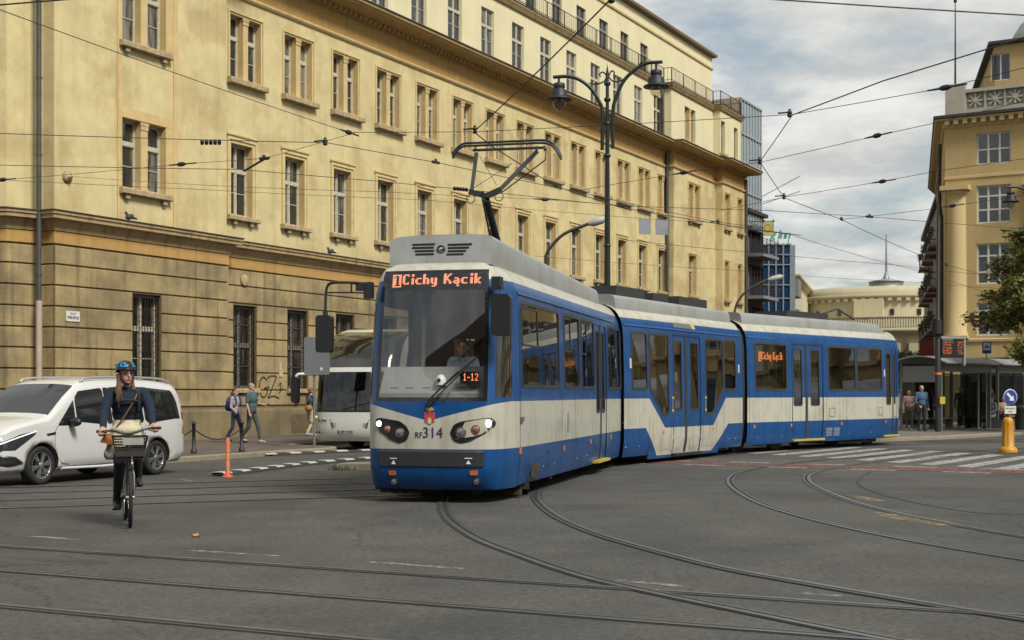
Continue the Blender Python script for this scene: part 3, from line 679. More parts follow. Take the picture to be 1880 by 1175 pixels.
# pigeons on the ledge
def pigeon(u,v,label,p):
    x=T(u,p+.3); Y=(34.32-1.1318*(p+.3))/(.53-ray(u))
    o=MB(); o.ell((0,0,.10),(.075,.14,.085),10,8,rot=Matrix.Rotation(-.35,3,'X')); o.ell((0,.11,.21),(.042,.05,.045),8,6); o.tube([(0,.07,.13),(0,.1,.2)],[.055,.035],8); o.tube([(0,.15,.205),(0,.18,.2)],[.012,.002],5); o.tube([(0,-.08,.08),(0,-.24,.05)],[.05,.025],6); o.tube([(.02,.02,.05),(.02,.02,0)],.008,4); o.tube([(-.02,.02,.05),(-.02,.02,0)],.008,4)
    b=o.build('pigeon',M('pigeon_grey',(.035,.037,.042),.7,var=.3,vs=20)); b.location=MBL@Vector((x,-p-.3,6.86)); b.rotation_euler=(0,0,2.2); tag(b,label,'pigeon',group='pigeons on the ledge')
pigeon(238,400,'dark pigeon on the ledge below the paired windows of the projecting bay',.5)
pigeon(607,466,'dark pigeon on the ledge above the white coach',.0)
# ------------------------------------------------------------------ the articulated tram
BLUE=(.003,.058,.20); CREAM=(.44,.43,.365)
def paint(name, hi, lo, cove=3.31):
    m=bpy.data.materials.new(name); m.use_nodes=True; nt=m.node_tree; N=nt.nodes; L=nt.links; b=N['Principled BSDF']
    b.inputs['Roughness'].default_value=.32; b.inputs['Coat Weight'].default_value=.25; b.inputs['Coat Roughness'].default_value=.08; b.inputs['Specular IOR Level'].default_value=.35
    tc=N.new('ShaderNodeTexCoord'); sp=N.new('ShaderNodeSeparateXYZ'); L.new(tc.outputs['Object'],sp.inputs[0])
    def mt(op,a,c):
        n=N.new('ShaderNodeMath'); n.operation=op
        for i,x in enumerate((a,c)):
            if isinstance(x,(int,float)): n.inputs[i].default_value=x
            elif x is not None: L.new(x,n.inputs[i])
        return n.outputs[0]
    def mr(a0,a1,b0,b1):
        r=N.new('ShaderNodeMapRange'); L.new(sp.outputs[1],r.inputs[0])
        for i,x in enumerate((a0,a1,b0,b1)): r.inputs[i+1].default_value=x
        return r.outputs[0]
    env=dict(x=mt('ABSOLUTE',sp.outputs[0],None),y=sp.outputs[1],z=sp.outputs[2],mt=mt,mr=mr)
    H=hi(env); Lo=lo(env)
    w1=mt('MULTIPLY',mt('LESS_THAN',sp.outputs[2],H),mt('GREATER_THAN',sp.outputs[2],Lo))
    w=mt('MAXIMUM',w1,mt('GREATER_THAN',sp.outputs[2],cove))
    x=N.new('ShaderNodeMix'); x.data_type='RGBA'; L.new(w,x.inputs[0]); x.inputs[6].default_value=(*BLUE,1); x.inputs[7].default_value=(*CREAM,1)
    # road grime: vertical runs and cloudy dust
    mp=N.new('ShaderNodeMapping'); mp.inputs['Scale'].default_value=(5,5,.35); L.new(tc.outputs['Object'],mp.inputs[0])
    n=N.new('ShaderNodeTexNoise'); n.inputs['Scale'].default_value=1.6; n.inputs['Detail'].default_value=6; L.new(mp.outputs[0],n.inputs[0])
    n2=N.new('ShaderNodeTexNoise'); n2.inputs['Scale'].default_value=2.3; n2.inputs['Detail'].default_value=7; L.new(tc.outputs['Object'],n2.inputs[0])
    g=N.new('ShaderNodeMapRange'); g.inputs[1].default_value=.46; g.inputs[2].default_value=.8; g.inputs[3].default_value=0; g.inputs[4].default_value=.75; L.new(mt('MULTIPLY',mt('ADD',n.outputs[0],n2.outputs[0]),.5),g.inputs[0])
    d=N.new('ShaderNodeMix'); d.data_type='RGBA'; L.new(g.outputs[0],d.inputs[0]); d.blend_type='MULTIPLY'; L.new(x.outputs[2],d.inputs[6]); d.inputs[7].default_value=(.42,.38,.28,1); L.new(d.outputs[2],b.inputs['Base Color'])
    rr=N.new('ShaderNodeMapRange'); rr.inputs[3].default_value=.22; rr.inputs[4].default_value=.5; L.new(n2.outputs[0],rr.inputs[0]); L.new(rr.outputs[0],b.inputs['Roughness'])
    bn=N.new('ShaderNodeBump'); bn.inputs['Strength'].default_value=.05; bn.inputs['Distance'].default_value=.05; n3=N.new('ShaderNodeTexNoise'); n3.inputs['Scale'].default_value=1.1; L.new(tc.outputs['Object'],n3.inputs[0]); L.new(n3.outputs[0],bn.inputs['Height']); L.new(bn.outputs[0],b.inputs['Normal'])
    return m
PROF=[(.20,1.085),(.30,1.115),(.55,1.145),(.90,1.15),(1.75,1.15),(2.5,1.135),(2.95,1.12),(3.10,1.10),(3.16,1.09),(3.27,1.05),(3.385,.985),(3.47,.91),(3.54,.81),(3.59,.68),(3.62,.4),(3.63,0)]
def XP(z):
    if z<=PROF[0][0]: return PROF[0][1]
    for (a,xa),(b,xb) in zip(PROF,PROF[1:]):
        if z<=b: return xa+(xb-xa)*(z-a)/(b-a)
    return 0
TB=(.237,.9715); TC=(-1.23,19.95)
ROOT=thing('tram','blue and cream articulated tram with raised pantograph turning at the junction','tram',(*TC,0),math.atan2(-TB[0],TB[1]))
class Car:
    def __init__(s, name, o, d, L, mat, taper=lambda y:1.0):
        s.o=Vector(o); s.d=Vector(d).normalized(); s.r=Vector((s.d.y,-s.d.x)); s.L=L; s.mat=mat; s.taper=taper; s.name=name
    def place(s, ob):
        d0=Vector(TB).normalized(); r0=Vector((d0.y,-d0.x)); q=s.o-Vector(TC)
        ob.location=(q.dot(r0),q.dot(d0),0); a=math.atan2(-s.d.x,s.d.y)-math.atan2(-d0.x,d0.y); ob.rotation_euler=(0,0,a)
    def Y(s,u,x=1.15):                                        # distance along the side where column u crosses it
        k=ray(u); p=s.o+s.r*x; return (p.x-k*p.y)/(k*s.d.y-s.d.x)
    def Z(s,u,v,x=1.15):
        y=s.Y(u,x); p=s.o+s.r*x+s.d*y; return hz(v,p.y)
    def fn(s,sg=1): return lambda a,b,d: (sg*(XP(b)*s.taper(a)+d),a,b)
RUBG=M('window_rubber',(.035,.035,.035),.5,var=.2,vs=10)
TGL=glass('tram_side_glass',(.40,.385,.355),.075,.8)
TGF=glass('tram_front_glass',(.93,.95,.95),.105,.98)
DGL=glass('tram_door_glass',(.44,.42,.39),.075,.8)
SHR=M('roof_grey',(.26,.27,.265),.45,var=.16,vs=1.2,col2=(.23,.24,.235),c2s=1.6,streak=.35,c3=(.12,.12,.11))
INTW=M('tram_interior',(.16,.16,.15),.7,var=.15,vs=2); SEATB=M('seat_blue',(.02,.03,.09),.8); POLE=M('grab_pole',(.45,.32,.05),.4)
YSTEP=M('yellow_step',(.45,.36,.05),.6,var=.3,vs=8); UNDER=M('underframe',(.018,.017,.016),.85,var=.4,vs=5)
BOGB=M('bogie_rust',(.055,.043,.027),.85,var=.5,vs=9)
Z_R=[.22,.30,.55,.80,1.25,1.52,1.72,2.15,2.60,2.88,3.02,3.10,3.16,3.22,3.27,3.33,3.385,3.43,3.47,3.51,3.54,3.57,3.59]
def side_shell(mb, car, sg, y0, y1, holes, zb=.22, zrows=None):
    ys=sorted({y0,y1}|{h[0] for h in holes}|{h[1] for h in holes}|{y0+(y1-y0)*k/12 for k in range(13)})
    zs=sorted({z for z in Z_R if z>zb}|{zb}|{h[2] for h in holes}|{h[3] for h in holes})
    f=car.fn(sg)
    for i in range(len(ys)-1):
        for j in range(len(zs)-1):
            cy,cz=(ys[i]+ys[i+1])/2,(zs[j]+zs[j+1])/2
            if any(h[0]<cy<h[1] and h[2]<cz<h[3] for h in holes): continue
            if (ys[i+1]-ys[i])<1e-5 or zs[j+1]-zs[j]<1e-5: continue
            mb.quad(f(ys[i],zs[j],0),f(ys[i+1],zs[j],0),f(ys[i+1],zs[j+1],0),f(ys[i],zs[j+1],0),0,True)
def roof(mb,car,y0,y1):
    g=[]
    for y in [y0+(y1-y0)*k/6 for k in range(7)]:
        g.append([(sg*x*car.taper(y),y,z) for sg,x,z in [(-1,XP(3.59),3.59),(-1,.45,3.61),(1,0,3.63),(1,.45,3.61),(1,XP(3.59),3.59)]])
    mb.sheet(g,0,True)
def tram_window(body, car, poly, name='side_window', sg=1, gl=TGL, fw=.045, vent=None, r=.09):
    P=rpoly(poly,r); f=car.fn(sg)
    ar=sum(P[i][0]*P[(i+1)%len(P)][1]-P[(i+1)%len(P)][0]*P[i][1] for i in range(len(P)))
    if ar<0: P=P[::-1]
    out=inset(P,-.03)
    m=MB(); m.ring(out,f,-.02,.009,.055); w_=m.build(name,RUBG,body)
    g=MB(); q_=inset(out,.04); g.add([f(a,b,-.004) for a,b in q_],[tuple(range(len(q_)))]); g.build('pane',gl,w_)
    if vent:
        q=MB(); a0,a1,b0,b1=vent; q.ring(rrect(a0,a1,b0,b1,.03,2),f,-.004,.006,.03); q.build('vent_frame',RUBG,w_)
    return w_
def rect(a,b,c,d): return [(a,c),(b,c),(b,d),(a,d)]
def doorleaf(body, car, y0,y1, z0,z1, wy0,wy1,wz0,wz1, sg=1):
    f=car.fn(sg); m=MB()
    for poly in (rect(y0,wy0,z0,z1),rect(wy1,y1,z0,z1),rect(wy0,wy1,z0,wz0),rect(wy0,wy1,wz1,z1)):
        n=8; 
        for k in range(n):
            a=poly[0][1]+(poly[2][1]-poly[0][1])*k/n; b=poly[0][1]+(poly[2][1]-poly[0][1])*(k+1)/n
            m.quad(f(poly[0][0],a,-.012),f(poly[1][0],a,-.012),f(poly[1][0],b,-.012),f(poly[0][0],b,-.012),0,True)
    d=m.build('door',car.mat,body)
    r_=MB(); P=rpoly(rect(wy0,wy1,wz0,wz1),.06); o_=inset(P,-.022); r_.ring(o_,f,-.03,-.004,.04); r_.build('window_seal',RUBG,d)
    g=MB(); q_=inset(o_,.03); g.add([f(a,b,-.018) for a,b in q_],[tuple(range(len(q_)))]); g.build('pane',DGL,d)
    return d
def strip(body,car,y0,y1,z0,z1,mat,name,sg=1,out=.004,n=10):
    f=car.fn(sg); m=MB()
    zs=[z0+(z1-z0)*k/n for k in range(n+1)]
    for d in (out,):
        g=[[f(y0,z,-.02),f(y0,z,d),f(y1,z,d),f(y1,z,-.02)] for z in zs]; m.sheet(g,0,False)
    m.add([f(y0,z0,-.02),f(y0,z0,out),f(y1,z0,out),f(y1,z0,-.02)],[(0,1,2,3)]); m.add([f(y0,z1,-.02),f(y0,z1,out),f(y1,z1,out),f(y1,z1,-.02)],[(0,1,2,3)])
    return m.build(name,mat,body)
def marker(body,car,u,v,w=.075,h=.085,mat=AMBER,name='side_marker'):
    y,z=car.Y(u),car.Z(u,v); m=MB(); m.prism(rrect(y-w/2,y+w/2,z-h/2,z+h/2,.012,2),car.fn(),-.002,.012); m.build(name,mat,body)
def interior(body,car,y0,y1,seats):
    m=MB(); m.box(-1.04,1.04,y0,y1,.86,.90,0); m.box(-.95,.95,y0,y1,3.06,3.09,0)
    for y in seats:
        for x in (-.62,.62): m.box(x-.42,x+.42,y,y+.42,1.28,1.36,1); m.box(x-.42,x+.42,y+.36,y+.46,1.36,1.98,1); m.tube([(x*.5,y+.41,.9),(x*.5,y+.41,3.06)],.018,6,2)
    m.build('interior',[INTW,SEATB,POLE],body)
def shroud(body,car,y0,y1,zt0,zt1,front=0.0,back=0.0,b0=3.47):
    m=MB(); ys=[y0+(y1-y0)*k/14 for k in range(15)]; g=[]
    for i,y in enumerate(ys):
        t=i/14; zt=zt0+(zt1-zt0)*t; zb=b0+(3.47-b0)*min(1,t*2); xb=.80+.055*(3.545-zb)/.075
        k=car.taper(y)
        yy=lambda q: y+(front*q if i==0 else 0)-(back*q if i==14 else 0)
        sec=[(xb,zb,0),(xb-.003,zb+.075,.12),(.83,zt-.10,.75),(.78,zt-.03,.9),(.66,zt,1.0),(.3,zt+.015,1.0)]
        g.append([(-x*k,yy(q),z) for x,z,q in sec]+[(x*k,yy(q),z) for x,z,q in reversed(sec)])
    m.sheet(g,0,True)
    for e in (0,-1): m.add(g[e],[tuple(range(len(g[e])))],0,False)
    o=m.build('roof_cover',SHR,body); return o
# ---------------------------------------------------------------- front car
mat1=paint('tram_paint_front',lambda e:e['mt']('MINIMUM',1.5,e['mt']('MULTIPLY_ADD' if False else 'ADD',e['mt']('MULTIPLY',e['x'],.26),1.215)),lambda e:.80)
c1=Car('front',TC,TB,10.6,mat1)
PLAN=[(0,0),(.25,.008),(.5,.028),(.70,.055),(.80,.078),(.86,.105),(.92,.150),(.965,.205),(1.00,.28),(1.05,.42),(1.10,.66),(1.15,1.0)]
S0=[(.20,.16),(.28,.07),(.50,.01),(.80,.0),(1.2,.0),(1.5,.03),(1.7,.07),(2.4,.165),(3.15,.28),(3.36,.325),(3.44,.37),(3.50,.43),(3.54,.49),(3.585,.60)]
def itp(T_,v):
    if v<=T_[0][0]: return T_[0][1]
    for (a,x),(b,y) in zip(T_,T_[1:]):
        if v<=b: return x+(y-x)*(v-a)/(b-a)
    return T_[-1][1]
def nose(x,z,d=0.0):
    ax=abs(x); ds=itp(PLAN,ax); tt=min(1,max(0,(ax-.8)/.35)); kk=XP(z)/1.15; k=max(kk,.97 if z<=3.5 else .85)*(1-tt)+kk*tt
    return (x*k, ds+itp(S0,z)*(1-ds)-d, z)
NROW=[.20,.28,.50,.53,.66,.79,.80,1.0,1.25,1.5,1.56,1.72,2.0,2.4,2.8,2.95,3.10,3.15,3.25,3.36,3.42,3.46,3.50,3.54,3.565,3.585]
cols=[-p[0] for p in PLAN[:0:-1]]+[p[0] for p in PLAN]
body=MB(); front=MB(); frit=MB(); quart=[MB(),MB()]
for i in range(len(cols)-1):
    a,b=cols[i],cols[i+1]; cx=abs(a+b)/2
    for j in range(len(NROW)-1):
        z0,z1=NROW[j],NROW[j+1]; cz=(z0+z1)/2; q=[nose(a,z0),nose(b,z0),nose(b,z1),nose(a,z1)]
        if cx<.80 and 1.56<cz<3.15: front.add(q,[(0,1,2,3)],0,True)
        elif cx<.86 and 1.50<cz<3.46: frit.add(q,[(0,1,2,3)],0,True)
        elif .965<cx<1.10 and 1.56<cz<2.95: quart[0 if a<0 else 1].add(q,[(0,1,2,3)],0,True)
        else: body.add(q,[(0,1,2,3)],0,True)
# roof of the nose back to the parallel part
g=[]
for k in range(4):
    t=k/3; g.append([(p[0],p[1]+(1.0-p[1])*t,p[2]+.026*t*(1-abs(x)/1.15)) for x in cols for p in [nose(x,3.585)]])
body.sheet(g,0,True)
yw=[c1.Y(u) for u in (958.7,1027.8,1037,1065,1068.5,1092,1117.5,1140)]
h1=[(yw[0]+.02,yw[1]-.02,1.75,2.99),(yw[2]+.02,yw[3]-.01,1.75,2.99),(yw[4]+.01,yw[5]-.02,1.75,2.99),(yw[6]+.02,yw[7]-.02,1.75,2.99)]
yd0,yd1=c1.Y(1093.5),c1.Y(1114)
L1=9.72
side_shell(body,c1,1,1.0,L1,h1+[(yd0,yd1,.30,2.99)]); side_shell(body,c1,-1,1.0,L1,[(h[0],h[1],h[2],h[3]) for h in h1]); roof(body,c1,1.0,L1)
FC=body.build('front_car',mat1,ROOT,weld=True)
front.build('windscreen',TGF,FC,weld=True); 
fr_=frit.build('windscreen_surround',M('black_frit',(.012,.012,.014),.12,spec=.7),FC,weld=True)
for q in quart:
    w_=q.build('corner_window',glass('tram_corner_glass',(.4,.4,.38),.12,.7),FC,weld=True)
for sg in (-1,1):                                                   # black gasket round each corner window
    m=MB(); m.ring([(sg*.966,1.55),(sg*1.10,1.55),(sg*1.10,2.96),(sg*.966,2.96)],lambda a,b,d:nose(a,b,d*1.2),-.004,.008,.018); m.build('window_seal',RUBG,FC)
for a,b in ((0,1),(2,3),(4,5),(6,7)):
    for sg in (1,-1):
        tram_window(FC,c1,rect(yw[a],yw[b],1.73,3.01),sg=sg,vent=(yw[a]+.06,yw[a]+(yw[b]-yw[a])*.42,2.35,2.96) if a in(0,2,4) and sg==1 else None)
ym=(yd0+yd1)/2; doorleaf(FC,c1,yd0,ym-.02,.30,3.0,yd0+.17,ym-.12,1.25,2.85); doorleaf(FC,c1,ym+.02,yd1,.30,3.0,ym+.12,yd1-.17,1.25,2.85)
strip(FC,c1,ym-.045,ym+.045,.30,3.0,RUBG,'door_seal')
m=MB(); m.box(1.0,1.22,yd0-.05,yd1+.05,.24,.29); m.build('door_step',YSTEP,FC)
strip(FC,c1,1.02,L1,3.13,3.165,M('gutter_blue',(.02,.10,.30),.3,coat=.5),'gutter',out=.022,n=2)
strip(FC,c1,c1.Y(955)-.008,c1.Y(955)+.008,.24,3.12,BLACK,'panel_seam',out=.003)
for u,v in ((950.5,834.5),(1036,823),(1085,811),(1122,803)): marker(FC,c1,u,v) if u>952 else None
f1=c1.fn()
def xn(u):
    x=0.0
    for _ in range(12):
        k=ray(u); ds=itp(PLAN,abs(x))+.0
        # point = TC + x r + ds b
        x=(k*(TC[1]+ds*TB[1])-TC[0]-ds*TB[0])/(TB[1]+k*TB[0])
    return x
def zn(u,v): x=xn(u); return hz(v,TC[1]-.237*x+itp(PLAN,abs(x)))
def zp(px,py,ox=670,oy=660,sc=.25527): u,v=ox+px*sc,oy+py*sc; return (xn(u),zn(u,v))
fnn=lambda a,b,d: nose(a,b,d)
def xz(u,z):
    lo_,hi_=-1.15,1.15
    for _ in range(40):
        mid=(lo_+hi_)/2; p=nose(mid,z); X=TC[0]+p[0]*.9715+p[1]*TB[0]; Yw=TC[1]-p[0]*.237+p[1]*TB[1]
        if X/Yw<ray(u): lo_=mid
        else: hi_=mid
    return mid
HB=M('headlight_black',(.010,.010,.011),.25,spec=.6)
LENSG=M('lens_grey',(.28,.28,.27),.12,.6,var=.4,vs=60)
for pts,lit,red,gry in (([(74,432),(105,418),(250,443),(298,478),(322,528),(302,580),(250,603),(185,578),(105,515)],(104,461,27),(161,500,29),(251,527,38)),
        ([(613,525),(638,470),(690,446),(780,433),(865,420),(915,422),(945,448),(940,482),(862,535),(760,588),(690,603),(636,583)],(888,460,38),(797,503,34),(691,525,42))):
    P=[zp(*p) for p in pts]
    if sum(P[i][0]*P[(i+1)%len(P)][1]-P[(i+1)%len(P)][0]*P[i][1] for i in range(len(P)))<0: P=P[::-1]
    m=MB(); m.prism(rpoly(P,.03,2),fnn,-.02,.012); hl=m.build('headlight_cluster',HB,FC)
    for (px,py,pr),mt_,nm in ((lit,LENSW,'headlight'),(red,M('lens_pink',(.30,.17,.15),.2,.3),'indicator'),(gry,LENSG,'headlight')):
        x,z=zp(px,py); r_=pr*.25527/125*.94; y=nose(x,z)[1]-.012
        k=MB(); k.lathe([(r_*1.0,.012),(r_*1.0,-.006),(r_*.86,-.006),(r_*.82,.0)],(0,0,0),18,0,'y'); k.lathe([(r_*.82,.0),(r_*.55,-.014),(0,-.018)],(0,0,0),18,1,'y',caps=False)
        k.xf(Matrix.Translation((x,y,z))@Matrix.Rotation(-.35 if x>.75 else (.35 if x<-.75 else 0),4,'Z'))
        k.build(nm,[REDL if nm=='indicator' else M('bezel_grey',(.12,.12,.12),.35,.5),mt_],hl)
m=MB(); b0x,b1x=zp(105,700)[0],zp(856,700)[0]
zb0,zb1=.545,.79
gr=[[nose(b0x+(b1x-b0x)*k/14,z,d) for k in range(15)] for z,d in ((zb0,-.01),(zb0+.005,.022),(zb1-.03,.028),(zb1-.005,.018),(zb1,-.01))]
m.sheet(gr,0,False); 
for e in (0,-1): m.add([r_[e] for r_ in gr],[tuple(range(len(gr)))],0,False)
bp=m.build('bumper',M('bumper_black',(.028,.03,.033),.45,var=.2,vs=5),FC)
for px in (208,748):
    x,z=zp(px,737); k=MB(); k.prism([(x-.035,z-.03),(x+.035,z-.03),(x,z+.028)],fnn,.029,.033); k.prism([(x-.055,z+.048),(x+.055,z+.048),(x+.055,z+.06),(x-.055,z+.06)],fnn,.029,.033); k.build('jacking_mark',WHITEP,bp)
m=MB(); m.prism([(-.95,.515),(.98,.515),(.98,.535),(-.95,.535)],fnn,-.01,.006); m.build('panel_seam',BLACK,FC)
for px in (190,785):
    x,z=zp(px,816); k=MB(); k.prism(rrect(x-.056,x+.056,z-.034,z+.034,.012,2),fnn,-.002,.016); k.build('reflector',AMBER,FC)
for px in (202,796):
    x,z=zp(px,877); y=nose(x,z)[1]; k=MB(); k.lathe([(.058,.02),(.058,-.016),(.047,-.018),(.045,.0)],(x,y,z),16,0,'y'); k.lathe([(.045,-.002),(.02,-.012),(0,-.014)],(x,y,z),16,1,'y',caps=False); k.build('fog_lamp',[BLACK,LENSG],FC)
k=MB(); x,z=zp(1100,432); y=c1.Y(951.5); k.box(1.14,1.185,1.0,1.14,z-.035,z+.035); k.build('door_handle',M('handle_alu',(.3,.3,.3),.35,.8),FC)
y,z=c1.Y(951.5+5),c1.Z(957,834); k=MB(); k.box(1.12,1.16,.98,1.06,.70,.79); k.build('side_marker',AMBER,FC)
PURP=M('number_purple',(.035,.012,.13),.4)
x0,z0=zp(387,545); x1,z1=zp(488,529)
text_mesh('RF',.125,PURP,'fleet_letters',FC,frame_mtx((x0,nose(x0,z0)[1]-.006,z0),(1,0,0),(0,0,1)),ext=.001,sx=.9)
text_mesh('314',.225,PURP,'fleet_number',FC,frame_mtx((x1,nose(x1,z1)[1]-.008,z1),(1,0,0),(0,0,1)),ext=.001,bold=-.001,sx=.95)
# city crest: gold crown, red brick gate with three towers, a pale bird in the opening
x,z=zp(465,408); cr_=MB()
cf=lambda a,b,d: nose(x+a,z+b,d)
cr_.prism([(-.07,-.09),(.07,-.09),(.082,.0),(.075,.06),(.045,.06),(.045,.03),(.02,.03),(.02,.075),(-.02,.075),(-.02,.03),(-.045,.03),(-.045,.06),(-.075,.06),(-.082,.0)],cf,.002,.006,0)
cr_.prism([(-.028,-.11),(.028,-.11),(.03,-.04),(0,-.01),(-.03,-.04)],cf,.006,.009,1)
cr_.prism([(-.02,-.10),(0,-.11),(.02,-.10),(.026,-.06),(0,-.045),(-.026,-.06)],cf,.009,.011,2)
cr_.prism([(-.055,.085),(.055,.085),(.062,.13),(.035,.105),(.022,.14),(0,.112),(-.022,.14),(-.035,.105),(-.062,.13)],cf,.002,.006,1)
cr_.build('city_crest',[M('crest_red',(.42,.05,.05),.5,var=.3,vs=40),M('crest_gold',(.50,.30,.05),.5),M('crest_silver',(.45,.43,.42),.5)],FC)
# destination display behind the top of the windscreen
dm=MB(); dm.prism([(-.70,3.185),(.74,3.185),(.74,3.42),(-.70,3.42)],fnn,.004,.008); dm.prism([(-.73,3.165),(.77,3.165),(.77,3.44),(-.73,3.44)],fnn,.001,.004); dp_=dm.build('destination_display',M('display_face',(.045,.045,.048),.35),FC)
xl,zl=xz(722,3.35),3.385; lm=MB(); W_px=(xz(884,3.35)-xl)/(sum(len(FONT[ch_][0])+1 for ch_ in ['I1']+list('Cichy Kącik'))-1)
led(lm,['I1']+list('Cichy Kącik'),lambda a,b,d:nose(a,b,d+.009),xl,3.40,W_px,.0195); lm.build('display_lettering',M('led_front',(.05,.01,.0),.6,emit=(1,.36,.20),es=.85),dp_)
# wipers
def ws(px,py,d=.05): x,z=zp(px,py); return nose(x,z,d)
m=MB(); m.tube([ws(470,318,.03),ws(455,300,.06),ws(560,190,.06),ws(665,85,.05)],.014,6); m.tube([ws(490,300,.04),ws(600,185,.06),ws(740,40,.05)],.012,6); m.bar(ws(560,185,.035),ws(800,-22,.03),.03,.03); m.tube([ws(470,318,.0),ws(470,318,.07)],.03,10); m.tube([ws(500,297,.04),ws(560,290,.05),ws(595,265,.05),ws(600,230,.05)],.005,5); m.build('wiper',DARK,FC)
# cab: dashboard, small route display, camera, partition
m=MB()
m.prism([(.16,1.5),(.16,1.62),(.42,1.98),(.50,2.02),(.75,2.02),(.75,1.4)],lambda a,b,d:(d,a+.08,b),-.84,.84)
m.build('dashboard',M('dash_grey',(.23,.23,.215),.65,var=.15,vs=3),FC)
m=MB()
for i,x in enumerate((-.62,-.38,-.12,.14,.42,.62)): m.bar((x-.06,.30,1.70),(x+.06,.30,1.70),.015)
m.build('dash_vents',BLACK,FC)
m=MB(); m.box(-1.02,-.25,2.2,2.24,.9,3.0,0); m.box(.1,.25,2.2,2.24,.9,3.0,0); m.box(.85,1.0,2.2,2.24,.9,3.0,0); m.box(-.25,.1,2.2,2.24,2.5,3.0,0)
m.tube([(-.42,1.1,1.9),(-.42,1.15,3.0)],.035,8,1); m.tube([(.36,2.1,.9),(.36,2.1,3.0)],.03,8,1)
m.build('cab_partition',[M('cab_dark',(.05,.05,.05),.7),M('cab_pole',(.45,.44,.38),.5)],FC)
xr,zr=zp(733,125); m=MB(); m.box(xr-.15,xr+.13,.20,.26,zr-.10,zr+.08); dd=m.build('route_display',SCREEN,FC)
lm=MB(); led(lm,list('1-12'),lambda a,b,d:(a,.198-d,b),xr-.105,zr+.055,.0116,.0135); lm.build('display_lettering',ORANGE_LED,dd)
xr,zr=zp(505,148); m=MB(); m.lathe([(.085,-.02),(.08,.06),(.05,.12),(0,.14)],(xr,.30,zr-.05),14,0); m.ell((xr-.01,.22,zr),(.03,.03,.03),10,6,1); m.build('dash_camera',[WHITEP,BLACK],FC)
interior(FC,c1,2.4,L1-.1,(3.0,3.9,4.8,5.7,8.3)); 
# mirrors
MIR=M('mirror_housing',(.018,.018,.02),.38)
def lp(u,v,y):                                                       # local point seen at (u,v) in the plane y of the front car
    k=ray(u); x=(k*(TC[1]+y*TB[1])-TC[0]-y*TB[0])/(TB[1]+k*TB[0]); Yw=TC[1]+y*TB[1]-x*TB[0]; return Vector((x,y,hz(v,Yw)))
m=MB(); q=lambda u,v,y=.12: lp(u,v,y)
m.tube(cr([q(682,522,.25),q(650,519,.2),q(612,519),q(601,526),q(598,545),q(597.5,578)],4),.022,8)
m.tube([q(600,537),q(640,537,.18),q(681,538,.25)],.014,6); m.tube([q(645,520,.17),q(645,537,.18)],.014,6); m.box(-1.08,-.96,.22,.36,zn(690,546),zn(690,516)); m.box(-1.2,-1.06,.20,.30,zn(690,532),zn(690,518))
m.tube([q(597.5,572),q(597.5,582)],.04,8)
c_=q(597,612); m2=MB(); m2.prism(rrect(-.12,.12,-.29,.27,.05),lambda a,b,d:(c_.x+a*(1-.15*d),c_.y+d,c_.z+b),-.09,.06); 
ml=m.build('mirror_arm',DARK,FC); m2.build('mirror_housing',MIR,ml)
m=MB(); c_=q(921,577,-.02); m.box(.93,1.06,.10,.3,c_.z+.38,c_.z+.56); m.tube([(1.0,.15,c_.z+.40),(c_.x,.0,c_.z+.40),(c_.x,-.02,c_.z+.25)],.016,6); m.bar((.94,.02,c_.z+.38),(1.14,.02,c_.z+.38),.02)
mr_=m.build('mirror_arm',DARK,FC); m=MB(); m.prism(rrect(-.14,.14,-.31,.29,.06),lambda a,b,d:(c_.x+a*(1-.15*d),c_.y+d,c_.z+b),-.08,.07); m.build('mirror_housing',MIR,mr_)
# roof cover of the front car with louvres and a round lamp
shroud(FC,c1,.60,9.5,4.01,3.85,front=.12,b0=3.545)
def sf(u,v):
    k=ray(u); y=.66; p=lp(u,v,y); return p
m=MB()
for k,(l0,l1,r0,r1) in enumerate(((757,798,822,866),(757,796,823,861),(762,797,823,856),(764,797,821,852))):
    v=449+k*6.1
    for a,b in ((l0,l1),(r0,r1)):
        A=sf(a,v);B=sf(b,v); yy=.60+.12*(.12+.63*max(0,(A.z-3.62)/.29)); m.box(A.x,B.x,yy-.012,yy+.05,A.z-.013,A.z+.013)
m.build('louvre',BLACK,FC)
p=sf(810,458); m=MB(); m.lathe([(.065,.02),(.065,-.02),(.05,-.024),(.046,-.006)],(p.x,.66,p.z),18,0,'y'); m.lathe([(.048,-.006),(.03,-.016),(0,-.02)],(p.x,.66,p.z),18,1,'y',caps=False); m.build('roof_lamp',[DARK,CHROME],FC)
# underside and bogies
def bogie(parent,car,y,rot=0.0,rust=True):
    m=MB()
    for x in (-.7175,.7175):
        for dy in (-.9,.9): m.lathe([(.31,-.06),(.33,-.05),(.33,.03),(.36,.04),(.36,.06),(.10,.07)],(x,dy,.345),20,0,'x')
        m.box(x*1.22-.06,x*1.22+.06,-1.35,1.35,.30,.50,1); m.box(x*1.28-.07,x*1.28+.07,-.25,.25,.18,.46,1)
    for dy in (-.9,.9): m.tube([(-.8,dy,.345),(.8,dy,.345)],.07,8,0)
    m.box(-.6,.6,-.3,.3,.25,.62,0)
    m.box(-.78,.78,-1.5,-1.42,.12,.34,0)
    m.xf(Matrix.Translation((0,y,0))@Matrix.Rotation(rot,4,'Z')); return m.build('bogie',[UNDER,BOGB],parent)
bogie(FC,c1,2.9,.26)
m=MB(); m.box(-1.0,1.0,1.2,9.3,.5,.84); m.box(-.86,.1,.35,.8,.13,.3); m.box(-.3,.5,.6,1.2,.07,.3); m.tube([(-.9,.25,.2),(-.5,.2,.12),(-.2,.25,.17)],.012,5); m.box(.9,1.06,3.55,3.75,.16,.4); m.build('underframe',UNDER,FC)
